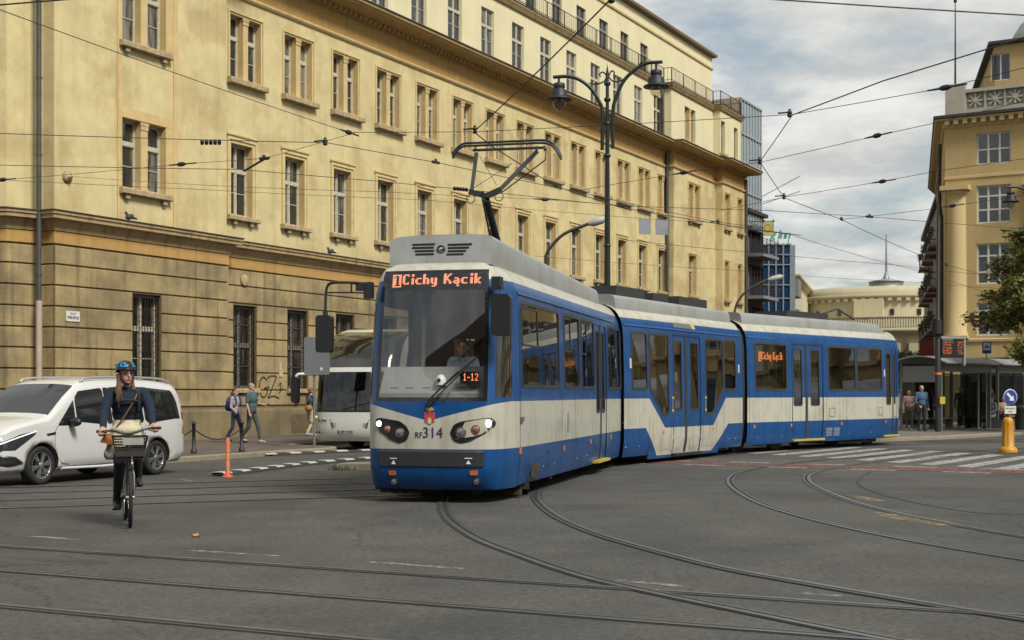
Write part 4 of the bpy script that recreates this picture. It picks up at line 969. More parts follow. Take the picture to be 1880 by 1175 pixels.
m=MB(); x0=.98; m.bar((x0-.1,1.9,.42),(x0,1.5,.10),.08,.06); m.box(x0-.16,x0+.08,1.38,1.5,.05,.12); m.bar((x0+.04,1.55,.42),(x0+.04,1.5,.08),.05); m.build('track_brake',BOGB,FC)
# pantograph
PANM=M('pantograph_grey',(.035,.045,.047),.5,.4,var=.25,vs=8); PANL=M('pantograph_arm',(.13,.14,.145),.45,.5,var=.2,vs=8)
YP=3.8
pp=lambda u,v,y=YP: lp(u,v,y)
m=MB(); m.box(-.55,.55,YP-.5,YP+1.6,3.95,4.02); m.box(-.2,.2,YP+.6,YP+1.1,3.55,3.96); m.tube([pp(916,432,YP+.9)-Vector((0,0,.25)),pp(893,366)],[.075,.06],10); m.tube([pp(905,440,YP+.6)-Vector((0,0,.2)),pp(886,366,YP-.1)],.018,6)
pan=m.build('pantograph',PANM,FC)
m=MB(); m.bar(pp(862,352),pp(893,360),.10,.09); m.bar(pp(893,360),pp(920,348),.10,.09); m.bar(pp(885,352,YP-.02),pp(890,372,YP-.02),.06); 
for u,v in ((864,365),(916,361)): 
    c_=pp(u,v,YP-.05); m.tube([c_+Vector((math.cos(a)*.075,.0,math.sin(a)*.075)) for a in [k*PI/6 for k in range(12)]],.009,5,closed=True)
m.build('knuckle_frame',PANM,pan)
m=MB(); m.bar(pp(866,350),pp(875,280),.055,.055); m.build('upper_arm',PANL,pan)
m=MB(); m.bar(pp(917,349),pp(987,277),.06,.06); m.build('upper_arm',PANL,pan)
m=MB(); m.tube([pp(922,353),pp(1001,294)],.012,5); m.tube([pp(1001,294),pp(1003,272)],.009,5); m.tube([pp(870,345),pp(940,300)],.005,4); m.tube([pp(880,285),pp(912,340)],.005,4); m.build('control_rod',PANM,pan)
m=MB()
for dy,dv in ((-.18,2),(.22,-3)):
    m.tube(cr([pp(831,289+dv,YP+dy),pp(838,276+dv,YP+dy),pp(852,266.5+dv,YP+dy),pp(880,265+dv,YP+dy),pp(960,261.5+dv,YP+dy),pp(1003,261+dv,YP+dy),pp(1020,272+dv,YP+dy),pp(1031,291+dv,YP+dy)],4),.021,7)
m.bar(pp(868,276),pp(1000,271),.045,.04); 
for u in (873,985,1000): m.bar(pp(u,275,YP-.2),pp(u,270,YP+.25),.04,.04)
m.build('contact_head',PANM,pan)
# ---------------------------------------------------------------- articulation and middle car
o2=Vector((2.45,30.0))-1.15*Vector((.866,-.5))
c2=Car('middle',o2,(.5,.866),7.5,None)
Y2=c2.Y
def pw2(e,pts): # sum of ramps
    mt,mr=e['mt'],e['mr']; v=None
    for a,b,d in pts:
        r=mr(a,b,0,d); v=r if v is None else mt('ADD',v,r)
    return v
mat2=paint('tram_paint_middle',lambda e:e['mt']('ADD',1.5,pw2(e,[(Y2(1192.5),Y2(1221.4),-.69),(Y2(1309.7),Y2(1332.8),.69)])),lambda e:e['mt']('ADD',.83,pw2(e,[(Y2(1185.8),Y2(1209.8),-.66),(Y2(1309.7),Y2(1337),.66)])))
c2.mat=mat2
mb=MB(); WY=[Y2(u) for u in (1161.5,1188.7,1193.5,1228.5,1296.7,1327.6,1330.5,1351)]
wz=1.70; wb=1.10
hol=[(WY[0]+.02,WY[1]-.02,1.74,2.97),(WY[2]+.02,WY[3]-.02,wb+.04,2.97),(Y2(1236.8),Y2(1287),.20,3.0),(WY[4]+.02,WY[5]-.02,wb+.04,2.97),(WY[6]+.02,WY[7]-.02,1.74,2.97)]
y0s,y1s=Y2(1193),Y2(1322)
side_shell(mb,c2,1,.05,7.45,hol,zb=.27); side_shell(mb,c2,-1,.05,7.45,[h for h in hol if h[2]>1],zb=.27); roof(mb,c2,.05,7.45)
f2=c2.fn()
ns=6
for i in range(14):                                                   # low-floor skirt in the middle
    a=y0s+(y1s-y0s)*i/14; b=y0s+(y1s-y0s)*(i+1)/14
    if Y2(1236.8)-.01<(a+b)/2<Y2(1287)+.01: mb.quad(f2(a,.10,0),f2(b,.10,0),f2(b,.20,0),f2(a,.20,0),0,True)
    else: mb.quad(f2(a,.10,0),f2(b,.10,0),f2(b,.27,0),f2(a,.27,0),0,True)
d2=WY[2]+.02; e2_=WY[2]+(WY[3]-WY[2])*.68
mb.add([f2(d2,wb+.04,0),f2(e2_,wb+.04,0),f2(d2,1.74,0)],[(0,1,2)])
d3=WY[5]-.02; e3=WY[5]-(WY[5]-WY[4])*.60
mb.add([f2(d3,wb+.04,0),f2(d3,1.74,0),f2(e3,wb+.04,0)],[(0,1,2)])
for y in (.12,7.38):
    mb.add([(-1.0,y,.3),(1.0,y,.3),(1.0,y,.9),(-1.0,y,.9)],[(0,1,2,3)])
MCR=mb.build('middle_car',mat2,ROOT,weld=True); c2.place(MCR)
tram_window(MCR,c2,rect(WY[0],WY[1],1.72,2.99)); tram_window(MCR,c2,rect(WY[6],WY[7],1.72,2.99))
tram_window(MCR,c2,[(e2_,wb+.02),(WY[3],wb+.02),(WY[3],2.99),(WY[2],2.99),(WY[2],1.74)]); tram_window(MCR,c2,[(WY[4],wb+.02),(e3,wb+.02),(WY[5],1.74),(WY[5],2.99),(WY[4],2.99)])
for h in hol:
    if h[2]>1: tram_window(MCR,c2,rect(h[0]-.02,h[1]+.02,h[2]-.02,h[3]+.02),sg=-1)
def double_door(par,car,u0,u1,um,wins,z0,wz0,wz1,step=None):
    y0,y1,yc=car.Y(u0),car.Y(u1),car.Y(um)
    a=[car.Y(u) for u in wins]
    doorleaf(par,car,y0,yc-.03,z0,3.0,a[0],a[1],wz0,wz1); doorleaf(par,car,yc+.03,y1,z0,3.0,a[2],a[3],wz0,wz1)
    strip(par,car,yc-.06,yc+.06,z0,3.0,RUBG,'door_seal',out=.0)
    for y in (y0,y1): strip(par,car,y-.018,y+.018,z0,3.02,M('seam_blue',(.008,.03,.09),.5),'door_frame',out=.004)
    strip(par,car,y0,y1,3.0,3.05,M('seam_blue',(.008,.03,.09)),'door_frame',out=.006,n=2)
    m=MB(); m.box(1.0,1.20,y0,y1,z0-.065,z0-.012)
    m.build('door_step',step or DARK,par)
double_door(MCR,c2,1236.8,1287,1260.5,(1239,1253,1269,1283),.20,1.23,2.86)
for u in (1234.5,1295): 
    y=c2.Y(u); m=MB(); m.prism(rrect(y-.05,y+.05,1.13,1.56,.03,2),f2,-.002,.014,0)
    for z in (1.20,1.50): m.lathe([(.03,0),(.025,.015),(0,.018)],(0,0,0),10,1,'x'); 
    m.build('door_button',[M('button_panel',(.10,.12,.16),.4),M('button_yellow',(.5,.38,.05),.4)],MCR)
    m=MB()
    for z in (1.20,1.50): m.lathe([(.032,.0),(.028,.02),(0,.024)],(f2(y,z,.012)[0],y,z),10,0,'x')
    m.build('door_button',M('button_yellow',(.5,.38,.05),.4),MCR)
strip(MCR,c2,.14,7.36,3.13,3.165,M('gutter_blue',(.02,.10,.30)),'gutter',out=.022,n=2)
for u,v in ((1218.5,793),(1309.5,787.5)): marker(MCR,c2,u,v)
for u,v in ((1158,667),(1356.5,677)): marker(MCR,c2,u,v,.07,.22,M('lamp_white',(.6,.6,.58),.25),'side_lamp')
y=c2.Y(1242); m=MB(); m.prism([(c2.Y(1242),3.20),(c2.Y(1275),3.20),(c2.Y(1275),3.32),(c2.Y(1242),3.32)],f2,-.0,.012,0); m.prism([(c2.Y(1275),3.20),(c2.Y(1281),3.20),(c2.Y(1281),3.32),(c2.Y(1275),3.32)],f2,-.0,.012,1); m.build('info_plate',[M('plate_grey',(.12,.13,.12),.5),M('plate_lime',(.4,.42,.1),.5)],MCR)
interior(MCR,c2,.2,7.3,(.6,1.5,5.4,6.3)); shroud(MCR,c2,.22,7.28,3.84,3.83)
m=MB(); m.box(-.95,.95,.4,7.1,.3,.8); m.box(-.9,.9,y0s,y1s,.1,.3); m.build('underframe',UNDER,MCR)
m=MB(); 
for y0,y1,h in ((1.3,2.9,4.12),(3.4,4.3,4.08),(5.0,6.9,4.10)): m.box(-.65,.35,y0,y1,3.8,h)
m.build('roof_equipment',M('roof_box',(.03,.03,.032),.6,var=.2,vs=3),MCR)
# ---------------------------------------------------------------- rear car
d3_=Vector((.669,.743)).normalized(); o3=Vector((6.3,36.6))-1.15*Vector((d3_.y,-d3_.x))
def tp3(y): return 1.0 if y<7.7 else 1-.13*((y-7.7)/1.55)**1.5
mat3=paint('tram_paint_rear',lambda e:1.5,lambda e:.83)
c3=Car('rear',o3,d3_,9.25,mat3,tp3); Y3=c3.Y
mb=MB(); W3=[Y3(u) for u in (1387,1444.5,1522,1571,1574.5,1619.5)]
h3=[(W3[0]+.02,W3[1]-.02,1.74,2.97),(Y3(1455),Y3(1511.7),.33,3.0),(W3[2]+.02,W3[3]-.02,1.74,2.97),(W3[4]+.02,W3[5]-.02,1.74,2.97),(Y3(1625),9.05,.33,3.0)]
LR=9.25
side_shell(mb,c3,1,.05,LR,h3); side_shell(mb,c3,-1,.05,LR,[h for h in h3 if h[2]>1]); roof(mb,c3,.12,LR)
f3=c3.fn()
zs=[z for z in Z_R]
mb.sheet([[(XP(z)*tp3(LR)*t,LR+.25*(1-t*t)-(max(0,z-3.0)*.5),z) for t in [k/5 for k in range(-5,6)]] for z in zs],0,True)
mb.add([(-1.0,.12,.3),(1.0,.12,.3),(1.0,.12,.9),(-1.0,.12,.9)],[(0,1,2,3)])
RCR=mb.build('rear_car',mat3,ROOT,weld=True); c3.place(RCR)
w0=tram_window(RCR,c3,rect(W3[0],W3[1],1.72,2.99))
for a in (2,4): tram_window(RCR,c3,rect(W3[a],W3[a+1],1.72,2.99),vent=None)
for h in h3:
    if h[2]>1: tram_window(RCR,c3,rect(h[0]-.02,h[1]+.02,h[2]-.02,h[3]+.02),sg=-1)
double_door(RCR,c3,1455,1511.7,1481.5,(1458.5,1473.4,1490,1505),.33,1.28,2.86,YSTEP)
yA,yC,yB=Y3(1625),Y3(1644),9.05
doorleaf(RCR,c3,yA,yC-.03,.33,3.0,Y3(1629.5),Y3(1639),1.28,2.86); doorleaf(RCR,c3,yC+.03,yB,.33,3.0,yC+.12,yB-.12,1.28,2.86); strip(RCR,c3,yC-.035,yC+.035,.33,3.0,RUBG,'door_seal',out=.0)
m=MB(); m.box(.9,1.12,yA,yB,.26,.31); m.build('door_step',YSTEP,RCR)
strip(RCR,c3,.14,LR,3.13,3.165,M('gutter_blue',(.02,.10,.30)),'gutter',out=.022,n=2)
for u,v in ((1385,783),(1452.5,780.5),(1545,777.5),(1627,774)): marker(RCR,c3,u,v)
for u,v in ((1624.5,685),): marker(RCR,c3,u,v,.07,.22,M('lamp_white',(.6,.6,.58)),'side_lamp')
m=MB()
for u0,u1 in ((1517,1528),(1531,1542)):
    for k in range(6):
        z=c3.Z(1530,786+k*2.6); m.prism([(Y3(u0),z-.012),(Y3(u1),z-.012),(Y3(u1),z+.012),(Y3(u0),z+.012)],f3,.0,.01)
m.build('louvre',M('louvre_pale',(.22,.25,.30),.5),RCR)
# side route display inside the first window
ya,yb=Y3(1392,1.05),Y3(1436,1.05); m=MB(); m.box(1.02,1.06,ya-.05,yb+.05,2.45,2.80); sdp=m.build('route_display',SCREEN,RCR)
lm=MB(); sx_=(yb-ya)/68; led(lm,['I1']+list('Cichy Kącik'),lambda a,b,d:(1.062+d,a,b),ya,2.76,sx_,.026); lm.build('display_lettering',M('led_side',(.05,.01,0),.6,emit=(1,.27,.07),es=2.2),sdp)
interior(RCR,c3,.2,9.0,(.7,3.9,4.8,5.7,6.6)); shroud(RCR,c3,.22,8.75,3.83,3.82,back=.5)
for u in (1376,1449,1517.5): strip(RCR,c3,Y3(u)-.004,Y3(u)+.004,.26,3.10,BLACK,'panel_seam',out=.002)
for u in (1153,1192,1233,1291,1329.5,1358): strip(MCR,c2,c2.Y(u)-.004,c2.Y(u)+.004,.30 if u<1190 or u>1325 else .12,1.05 if 1190<u<1325 else 1.66,BLACK,'panel_seam',out=.002)
for u in (1032.5,1056,1089): strip(FC,c1,c1.Y(u)-.004,c1.Y(u)+.004,.26,1.68,BLACK,'panel_seam',out=.002)
def hatch(body,car,u,v,w,h):
    y,z=car.Y(u),car.Z(u,v); m=MB(); m.ring(rrect(y-w,y+w,z-h,z+h,.02,2),car.fn(),-.004,.003,.012); m.build('hatch',BLACK,body)
hatch(FC,c1,1006,844,.11,.14); hatch(FC,c1,1043,776,.05,.17); hatch(RCR,c3,1528,757,.16,.13); hatch(RCR,c3,1617,755,.12,.13)
for car,bd_,us in ((c1,FC,(1000,1020,1060,1080)),(c2,MCR,(1150,1175,1340,1352)),(c3,RCR,(1392,1420,1437,1560,1600))):
    m=MB()
    for u in us: y=car.Y(u); m.lathe([(.016,0),(.012,.010),(0,.012)],(car.fn()(y,.42,0)[0],y,.42),8,None,'x')
    o=m.build('skirt_bolts',STEEL,bd_); o['kind']='stuff'
bogie(RCR,c3,1.15,-.06); bogie(RCR,c3,6.6,-.12)
m=MB(); m.box(-.95,.95,.3,8.9,.45,.85); m.box(-1.0,1.0,5.3,7.7,.12,.36); m.build('underframe',UNDER,RCR)
m=MB(); m.box(-.6,.5,3.2,5.6,3.8,4.02); m.tube([(-.2,5.8,3.95),(.1,6.9,4.25),(.2,7.8,3.95)],.03,6); m.build('roof_equipment',M('roof_box',(.03,.03,.032)),RCR)
# bellows between the cars
BEL=M('bellows_rubber',(.03,.03,.031),.8)
def bellows(y_a,car_b):
    m=MB(); d0=Vector(TB).normalized(); r0=Vector((d0.y,-d0.x))
    def w2l(p): q=p-Vector(TC); return Vector((q.dot(r0),q.dot(d0)))
    A,da=y_a
    N_=9; g=[]
    ring=[(.98,.35),(1.05,.9),(1.06,1.8),(1.04,2.8),(1.0,3.1),(.9,3.36),(.6,3.47)]
    for i in range(N_):
        t=i/(N_-1); o=A.lerp(car_b.o+car_b.d*.16,t); dd=(da*(1-t)+car_b.d*t).normalized(); rr=Vector((dd.y,-dd.x)); k=.93 if i%2 else 1.0
        row=[]
        for sg in (-1,1):
            R=ring if sg==-1 else ring[::-1]
            for x,z in R:
                p=w2l(o+rr*(sg*x*k)); row.append((p.x,p.y,z if z<3.2 else z*(1-.02*(1-k)*5)))
        g.append(row)
    m.sheet(g,0,False); m.build('bellows',BEL,ROOT,recalc=False)
bellows((c1.o+c1.d*(L1-.05),c1.d),c2); bellows((c2.o+c2.d*7.34,c2.d),c3)
# ------------------------------------------------------------------ other buildings
def quadbox(m, pts, z0, z1, mi=None):
    n=len(pts); vs=[(x,y,z) for z in (z0,z1) for x,y in pts]; m.add(vs,[tuple(range(n))[::-1],tuple(range(n,2*n))]+[(i,(i+1)%n,(i+1)%n+n,i+n) for i in range(n)],mi,False)
def lineY(p,d,u): k=ray(u); return (k*p[1]-p[0])/(d[0]-k*d[1])
def root_at(name,label,cat,p,d): return thing(name,label,cat,(p[0],p[1],0),math.atan2(d[1],d[0]))
def win_simple(par,kit,x,y,z):
    o=bpy.data.objects.new('window',kit[0]); COL.objects.link(o); o.parent=par; o.location=(x,y,z)
    c=bpy.data.objects.new('pane',kit[1]); COL.objects.link(c); c.parent=o
    if len(kit)>2: s=bpy.data.objects.new('sill',kit[2]); COL.objects.link(s); s.parent=o
def simple_kit(W_,H,cols,rows,fm,pm,fw=.07,y=.12,sill=None):
    f=MB()
    for x in (0,W_-fw): f.box(x,x+fw,y,y+.08,0,H)
    f.box(fw,W_-fw,y,y+.08,0,fw); f.box(fw,W_-fw,y,y+.08,H-fw,H)
    for k in range(1,cols): x=W_*k/cols; f.box(x-fw*.6,x+fw*.6,y-.01,y+.07,fw,H-fw)
    for r in rows: f.box(fw,W_-fw,y-.005,y+.075,H*r-fw*.5,H*r+fw*.5)
    out=[f.mesh('window',fm),pane_mb(W_,H,y+.06).mesh('pane',pm)]
    if sill: out.append(sill_mb(W_,.1,.15,.12).mesh('sill',sill))
    return out
# ---- yellow corner building on the right
YW=M('plaster_yellow',(.45,.335,.155),.9,var=.12,vs=.6,bump=.15,bs=12,streak=.18,c3=(.2,.13,.06)); YT=M('trim_yellow',(.49,.38,.20),.9,var=.1,vs=1)
GREYR=M('roof_sheet',(.24,.25,.22),.6,.2,var=.2,vs=.8,streak=.3); WWH=M('window_white',(.55,.54,.50),.6); EAV=M('eaves_dark',(.035,.03,.028),.7)
PANER=pane_mat('corner_window_glass',(.020,.024,.032),(.08,.08,.08),.86)
p0=(.318*75,75.0); d0=Vector((1.7,-1)).normalized()
RB=root_at('corner_building','yellow corner building on the right with a half column, dark cornice and curved grey roof','building',p0,d0)
sd_=Vector((.293,1)).normalized(); a_=math.atan2(d0.y,d0.x)
def toR(x,y): q=Vector((x-p0[0],y-p0[1])); return Vector((q.dot(d0),q.dot(Vector((-d0.y,d0.x)))))
q_=toR(p0[0]+sd_.x*26,p0[1]+sd_.y*26); LB=62.0
tX=lambda u: lineY(p0,d0,u)
Zr=lambda u,v,off=0.0: hz(v,p0[1]+d0.y*tX(u))
wx=[tX(1793)]; pit=4.6
cols_=[wx[0]+pit*k for k in range(13)]
z4=(14.05,15.75);z3=(10.85,12.9);z2=(7.55,9.75);z1=(4.75,6.55);zs_=(.5,3.55)
hs=[(x,x+1.78,*z) for x in cols_ for z in (z4,z3,z2,z1)]+[(x-.9,x+2.4,*zs_) for x in cols_]
m=MB(); panel(m,(0,0),(LB,0),0,16.6,hs,.25); P2=(q_.x,q_.y); panel(m,P2,(0,0),0,16.6,[],.2)
m.build('wall',YW,RB,recalc=False)
m=MB(); pth=[P2,(0,0),(LB,0)]; sweep(m,[(0,4.40),(.08,4.42),(.10,4.55),(.0,4.6)],pth); sweep(m,[(0,13.35),(.05,13.37),(.05,13.5),(.0,13.52)],pth); m.build('moulding',YT,RB,recalc=False)
m=MB(); sweep(m,[(0,16.15),(.12,16.2),(.14,16.5),(.5,16.55),(.55,16.62)],pth,0); sweep(m,[(.55,16.625),(.62,16.68),(.62,16.82),(0,16.95)],pth,1)
for k in range(130):
    x=.2+k*.48; m.box(x-.12,x+.12,-.48,-.14,16.3,16.54,0)
m.build('cornice',[YT,EAV],RB,recalc=False)
m=MB(); bx=.0
m.box(.1,LB,-.12,.12,16.9,17.12); m.box(.1,LB,-.14,.14,18.02,18.2); 
for k in range(14):
    x=.1+4.6*k; m.box(x,x+.95,-.16,.16,17.12,18.02)
m.box(.05,1.1,-.2,.2,16.9,18.55)
for k in range(13):
    for j in range(3):
        cx=1.62+4.6*k+j*1.03; cz=17.57
        for a in range(8): 
            an=PI*a/4; m.bar((cx+.10*math.cos(an),0,cz+.10*math.sin(an)),(cx+.42*math.cos(an),0,cz+.40*math.sin(an)),.06,.10)
        m.lathe([(.12,-.06),(.12,.06)],(cx,0,cz),8,None,'y')
        m.box(cx-.52,cx-.46,-.06,.06,17.12,18.02); m.box(cx+.46,cx+.52,-.06,.06,17.12,18.02)
    m.box(1.05+4.6*k,4.75+4.6*k,.085,.11,17.12,18.02)
m.build('balustrade',M('balustrade_stone',(.36,.34,.29),.9,var=.15,vs=2),RB)
m=MB(); hat=[(x-2.2+.3,x-2.2+1.35,19.0,20.5) for x in [c+o for c in cols_ for o in (-.0,2.2)]]
panel(m,(2.2,2.2),(LB,2.2),16.9,21.0,hat,.18); panel(m,(P2[0]+2.0,P2[1]),(2.2,2.2),16.9,21.0,[],.2); m.build('attic_wall',YW,RB,recalc=False)
m=MB(); sweep(m,[(0,20.95),(.35,21.0),(.35,21.15),(0,21.2)],[(P2[0]+2,P2[1]),(2.2,2.2),(LB,2.2)]); m.build('attic_eaves',EAV,RB,recalc=False)
g=[]
for k in range(9):
    a=PI/2*k/8; ins=1.2+(1-math.cos(a))*6.5; z=21.1+2.6*math.sin(a); g.append([(P2[0]+ins+1,P2[1],z),(2.2+ins*.75,2.2+ins*.35,z),(LB,2.2+ins*.35,z)])
m=MB(); m.sheet(g,0,False); m.box(9.0,LB,6,6.6,22,25.3); m.build('roof',GREYR,RB,recalc=False)
m=MB(); m.add([(0,0,16.9),(LB,0,16.9),(LB,3,16.9),(2,3,16.9),(P2[0]+2,P2[1],16.9),(P2[0],P2[1],16.9)],[(0,1,2,3,4,5)]); m.build('terrace_floor',GREYR,RB)
kR4=simple_kit(1.78,1.7,3,[.48],WWH,PANER,.08); kR3=simple_kit(1.78,2.05,3,[.36,.72],WWH,PANER,.08); kR2=simple_kit(1.78,2.2,3,[.3,.7],WWH,PANER,.08); kR1=simple_kit(1.78,1.8,3,[.75],WWH,PANER,.08); kRS=simple_kit(3.3,3.05,3,[.72],EAV,PANER,.08); kRA=simple_kit(1.05,1.5,2,[],WWH,PANER,.06,.08)
for x in cols_[:5]:
    win_simple(RB,kR4,x,0,z4[0]); win_simple(RB,kR3,x,0,z3[0]); win_simple(RB,kR2,x,0,z2[0]); win_simple(RB,kR1,x,0,z1[0]); win_simple(RB,kRS,x-.9,0,zs_[0])
    for o in (0,2.2): win_simple(RB,kRA,x+o+.3,2.2,19.0)
m=MB(); xc=.62
for x in [xc]+[c-1.4 for c in cols_[1:]]:
    m.lathe([(.62,4.6),(.62,4.9),(.55,5.0),(.54,8.5),(.50,12.2),(.50,12.35),(.60,12.5),(.66,12.55),(.66,12.7)],(x,.05,0),16); m.box(x-.75,x+.75,-.72,.0,12.7,12.95); m.box(x-.68,x+.68,-.65,.0,4.605,4.75)
m.build('half_column',YT,RB)
m=MB(); pb=Vector(P2).normalized(); 
for t_ in (1.4,): 
    c=Vector(P2).normalized()*t_; m.tube([(c.x-.15,c.y,.2),(c.x-.15,c.y,11.5),(c.x-.25,c.y-.1,12.2),(c.x-.25,c.y,15.6)],.10,8)
m.build('downpipe',EAV,RB)
fl=thing('flagpole','tall thin flagpole on the corner of the yellow building balustrade','flagpole',(p0[0]+d0.x*.55,p0[1]+d0.y*.55,18.55))
m=MB(); zt=hz(4,p0[1])-18.55; m.tube([(0,0,0),(0,0,zt)],[.06,.025],8); m.ell((0,0,zt),(.1,.1,.13),8,6); m.build('pole',DARK,fl)
# ---- pinkish balcony house behind it
pb=(.314*84,84.0); 
PK=M('plaster_pink',(.30,.205,.16),.9,var=.15,vs=.8,bump=.2,bs=12); PKR=M('balcony_red',(.13,.06,.045),.8,var=.2)
dk=Vector((.262,1)).normalized()
bq=(ray(1729)*103,103.0)
PB=root_at('balcony_house','narrow pinkish house with planted balconies beside the yellow corner building','house',bq,dk)
m=MB(); m.box(0,34,-14,-0.0,0,16.8); m.build('wall',PK,PB)
m=MB(); m.box(-.3,34.4,-14,.3,16.8,17.2); m.build('roof',EAV,PB)
for x in (1.2,7.5,14,21):
    for z in (3.4,6.6,9.9,13.1):
        m=MB(); m.box(x,x+3.0,.0,.85,z-.2,z,0)
        for k in range(16): m.bar((x+.1+2.8*k/15,.8,z),(x+.1+2.8*k/15,.8,z+1.0),.03,mi=1)
        for k in range(4): m.bar((x+.04,.1+k*.2,z),(x+.04,.1+k*.2,z+1.0),.03,mi=1)
        m.bar((x,.8,z+1.0),(x+3,.8,z+1.0),.07,mi=1); m.bar((x+.04,.05,z+1.0),(x+.04,.8,z+1.0),.07,mi=1); m.box(x-.05,x+3.05,.0,.9,z-.32,z-.2,2)
        b=m.build('balcony',[PK,EAV,PKR],PB)
        random.seed(int(x*7+z)); m=MB()
        for k in range(90): 
            c=Vector((x+random.uniform(-.05,2.9),0.75+random.uniform(-.2,.2),z+1.0+random.uniform(-.35,.35))); e=Vector((random.uniform(-1,1),random.uniform(-1,1),random.uniform(-1,1))).normalized(); f_=e.orthogonal().normalized(); s_=.11; m.add([c-e*s_,c+f_*s_*.6,c+e*s_,c-f_*s_*.6],[(0,1,2,3)])
        tag(m.build('plants',M('balcony_leaves',(.04,.065,.02),.8,var=.4,vs=12),b),kind='stuff')
kP=simple_kit(1.1,2.0,2,[.7],WWH,PANER,.07,-.12)
for x in (2.1,8.4,15,22):
    for z in (3.45,6.65,9.95,13.15): win_simple(PB,kP,x,.0,z)
    
# ---- glass block and grey balcony block on the left side beyond the long building
dv=Vector((DX,DY)); nv=Vector((DY,-DX))
def onF(u,p=0.0): k=ray(u); Y=(34.32-1.1318*p)/(.53-k); return (k*Y,Y)
pg=onF(1360,.3); GB=root_at('glass_office','tall pale blue glass office block behind the long cream building','office block',pg,dv)
LG=(Vector(onF(1397,.3))-Vector(pg)).length; zt=hz(178,pg[1])
BG=M('curtain_glass',(.30,.37,.42),.08,spec=.9,var=.12,vs=.4); MUL=M('curtain_mullion',(.40,.43,.44),.4,.5); BEI=M('plaster_beige',(.40,.34,.24),.9,var=.12,vs=.6)
GRC=M('grey_cladding',(.15,.14,.145),.7,var=.15,vs=.8)
m=MB(); m.box(0.02,LG,.05,12,13.6,zt); m.build('wall',BEI,GB)
m=MB(); m.quad((0,0.02,13.4),(LG,0.02,13.4),(LG,.02,zt-.1),(0,.02,zt-.1)); m.box(LG,LG+.02,.02,8,13.4,zt-.1); m.build('glass_front',BG,GB)
m=MB()
for k in range(8): x=LG*k/7; m.box(x-.05,x+.05,-.06,.0,13.4,zt)
for z in (13.4,15.6,17.6,19.6,zt-.1): m.box(-.05,LG+.05,-.08,-.001,z-.06,z+.06)
m.build('mullion',MUL,GB)
m=MB(); m.box(1.5,LG+.2,-.35,.4,13.05,13.38); m.build('overhang',M('overhang_grey',(.10,.10,.11),.6),GB)
for a,z in ((.9,17.0),(1.6,15.9)):
    m=MB(); m.tube([(LG,.0,z-2.0+.8*a),(LG+1.0,-2.6,z+.2)],.035,5); m.build('banner_pole',MUL,GB)
p2=onF(1376,.5); GR=root_at('balcony_block','dark grey apartment block with steel balconies under the glass office','apartment block',p2,dv)
LGR=lineY(p2,dv,1409); zt2=hz(388,p2[1])
m=MB(); m.box(0,LGR,.3,10,0,zt2); m.build('wall',GRC,GR)
m=MB(); m.box(-.1,LGR+.2,.0,10,zt2,zt2+.25); m.build('roof',EAV,GR)
z=zt2-2.9
while z>1:
    m=MB(); m.box(.3,LGR-.2,-.9,.3,z-.22,z)
    b=m.build('balcony',M('balcony_slab',(.22,.21,.21),.8),GR); m=MB()
    for k in range(7): m.bar((.3,-.87,z+.12+k*.15),(LGR-.2,-.87,z+.12+k*.15),.03); m.bar((.33,-.87,z+.12+k*.15),(.33,.3,z+.12+k*.15),.03)
    for k in range(5): x=.3+(LGR-.5)*k/4; m.bar((x,-.87,z),(x,-.87,z+1.08),.05)
    m.build('railing',EAV,b); z-=2.95
kQ=simple_kit(1.6,2.2,2,[],EAV,PANER,.07,-.06)
z=zt2-2.85
while z>1:
    for x in (.9,LGR-1.9): win_simple(GR,kQ,x,.28,z)
    z-=2.95
# projecting yellow hotel flag sign
ps=(ray(1411)*93.5,93.5); sg=thing('flag_sign','small square yellow sign hung out from the dark grey block','sign',(ps[0],ps[1],hz(433,93.5)))
w_=20/F*93.5; h_=25/F*93.5
m=MB(); m.box(-w_/2,w_/2,-.05,.05,0,h_); sp_=m.build('sign_panel',M('sign_yellow',(.42,.36,.10),.6,var=.12,vs=2),sg)
m=MB(); m.bar((-w_/2-1.0,0,h_+.05),(w_/2,0,h_+.05),.06); 
for x in (-w_/2+.06,w_/2-.05): m.box(x-.05,x+.05,-.06,.06,h_,h_+.16)
m.build('bracket',EAV,sg)
text_mesh('OI',.85,M('sign_olive',(.20,.17,.04),.6),'lettering',sp_,frame_mtx((0,-.056,h_*.52),(1,0,0),(0,0,1)),bold=.0,sx=.75)
# ---- blue glass hotel with green roof lettering
yh=128.0; ph=(ray(1411)*yh,yh); dh=Vector((1,-.02)).normalized()
HT=root_at('hotel','blue glass hotel with pale grid and green script letters on its roof','hotel',ph,dh)
wh=(1451-1411)/F*yh; zh=hz(449,yh); 
HBL=M('hotel_glass',(.006,.030,.085),.09,spec=.6,var=.5,vs=.5,col2=(.015,.07,.15),c2s=.7); HGR=M('hotel_grid',(.20,.23,.26),.5)
m=MB(); m.box(-4,wh,.02,14,0,zh); m.build('glass_front',HBL,HT)
m=MB()
for k in range(-2,4): x=wh*k/3; m.box(x-.06,x+.06,-.12,.02,0,zh+.1)
z=zh
for k in range(16):
    m.box(-4,wh+.05,-.14,.01,z-.05,z+.05); z-= .95 if k in(0,1) else 1.25 if k%2 else 1.9
m.build('grid',HGR,HT)
m=MB(); m.box(wh+.01,wh+.5,.3,13,0,zh-.02); m.build('side_wall',M('hotel_side',(.22,.26,.27),.4,.2,var=.15,vs=.5),HT)
GRN=M('letters_green',(.03,.20,.15),.5)
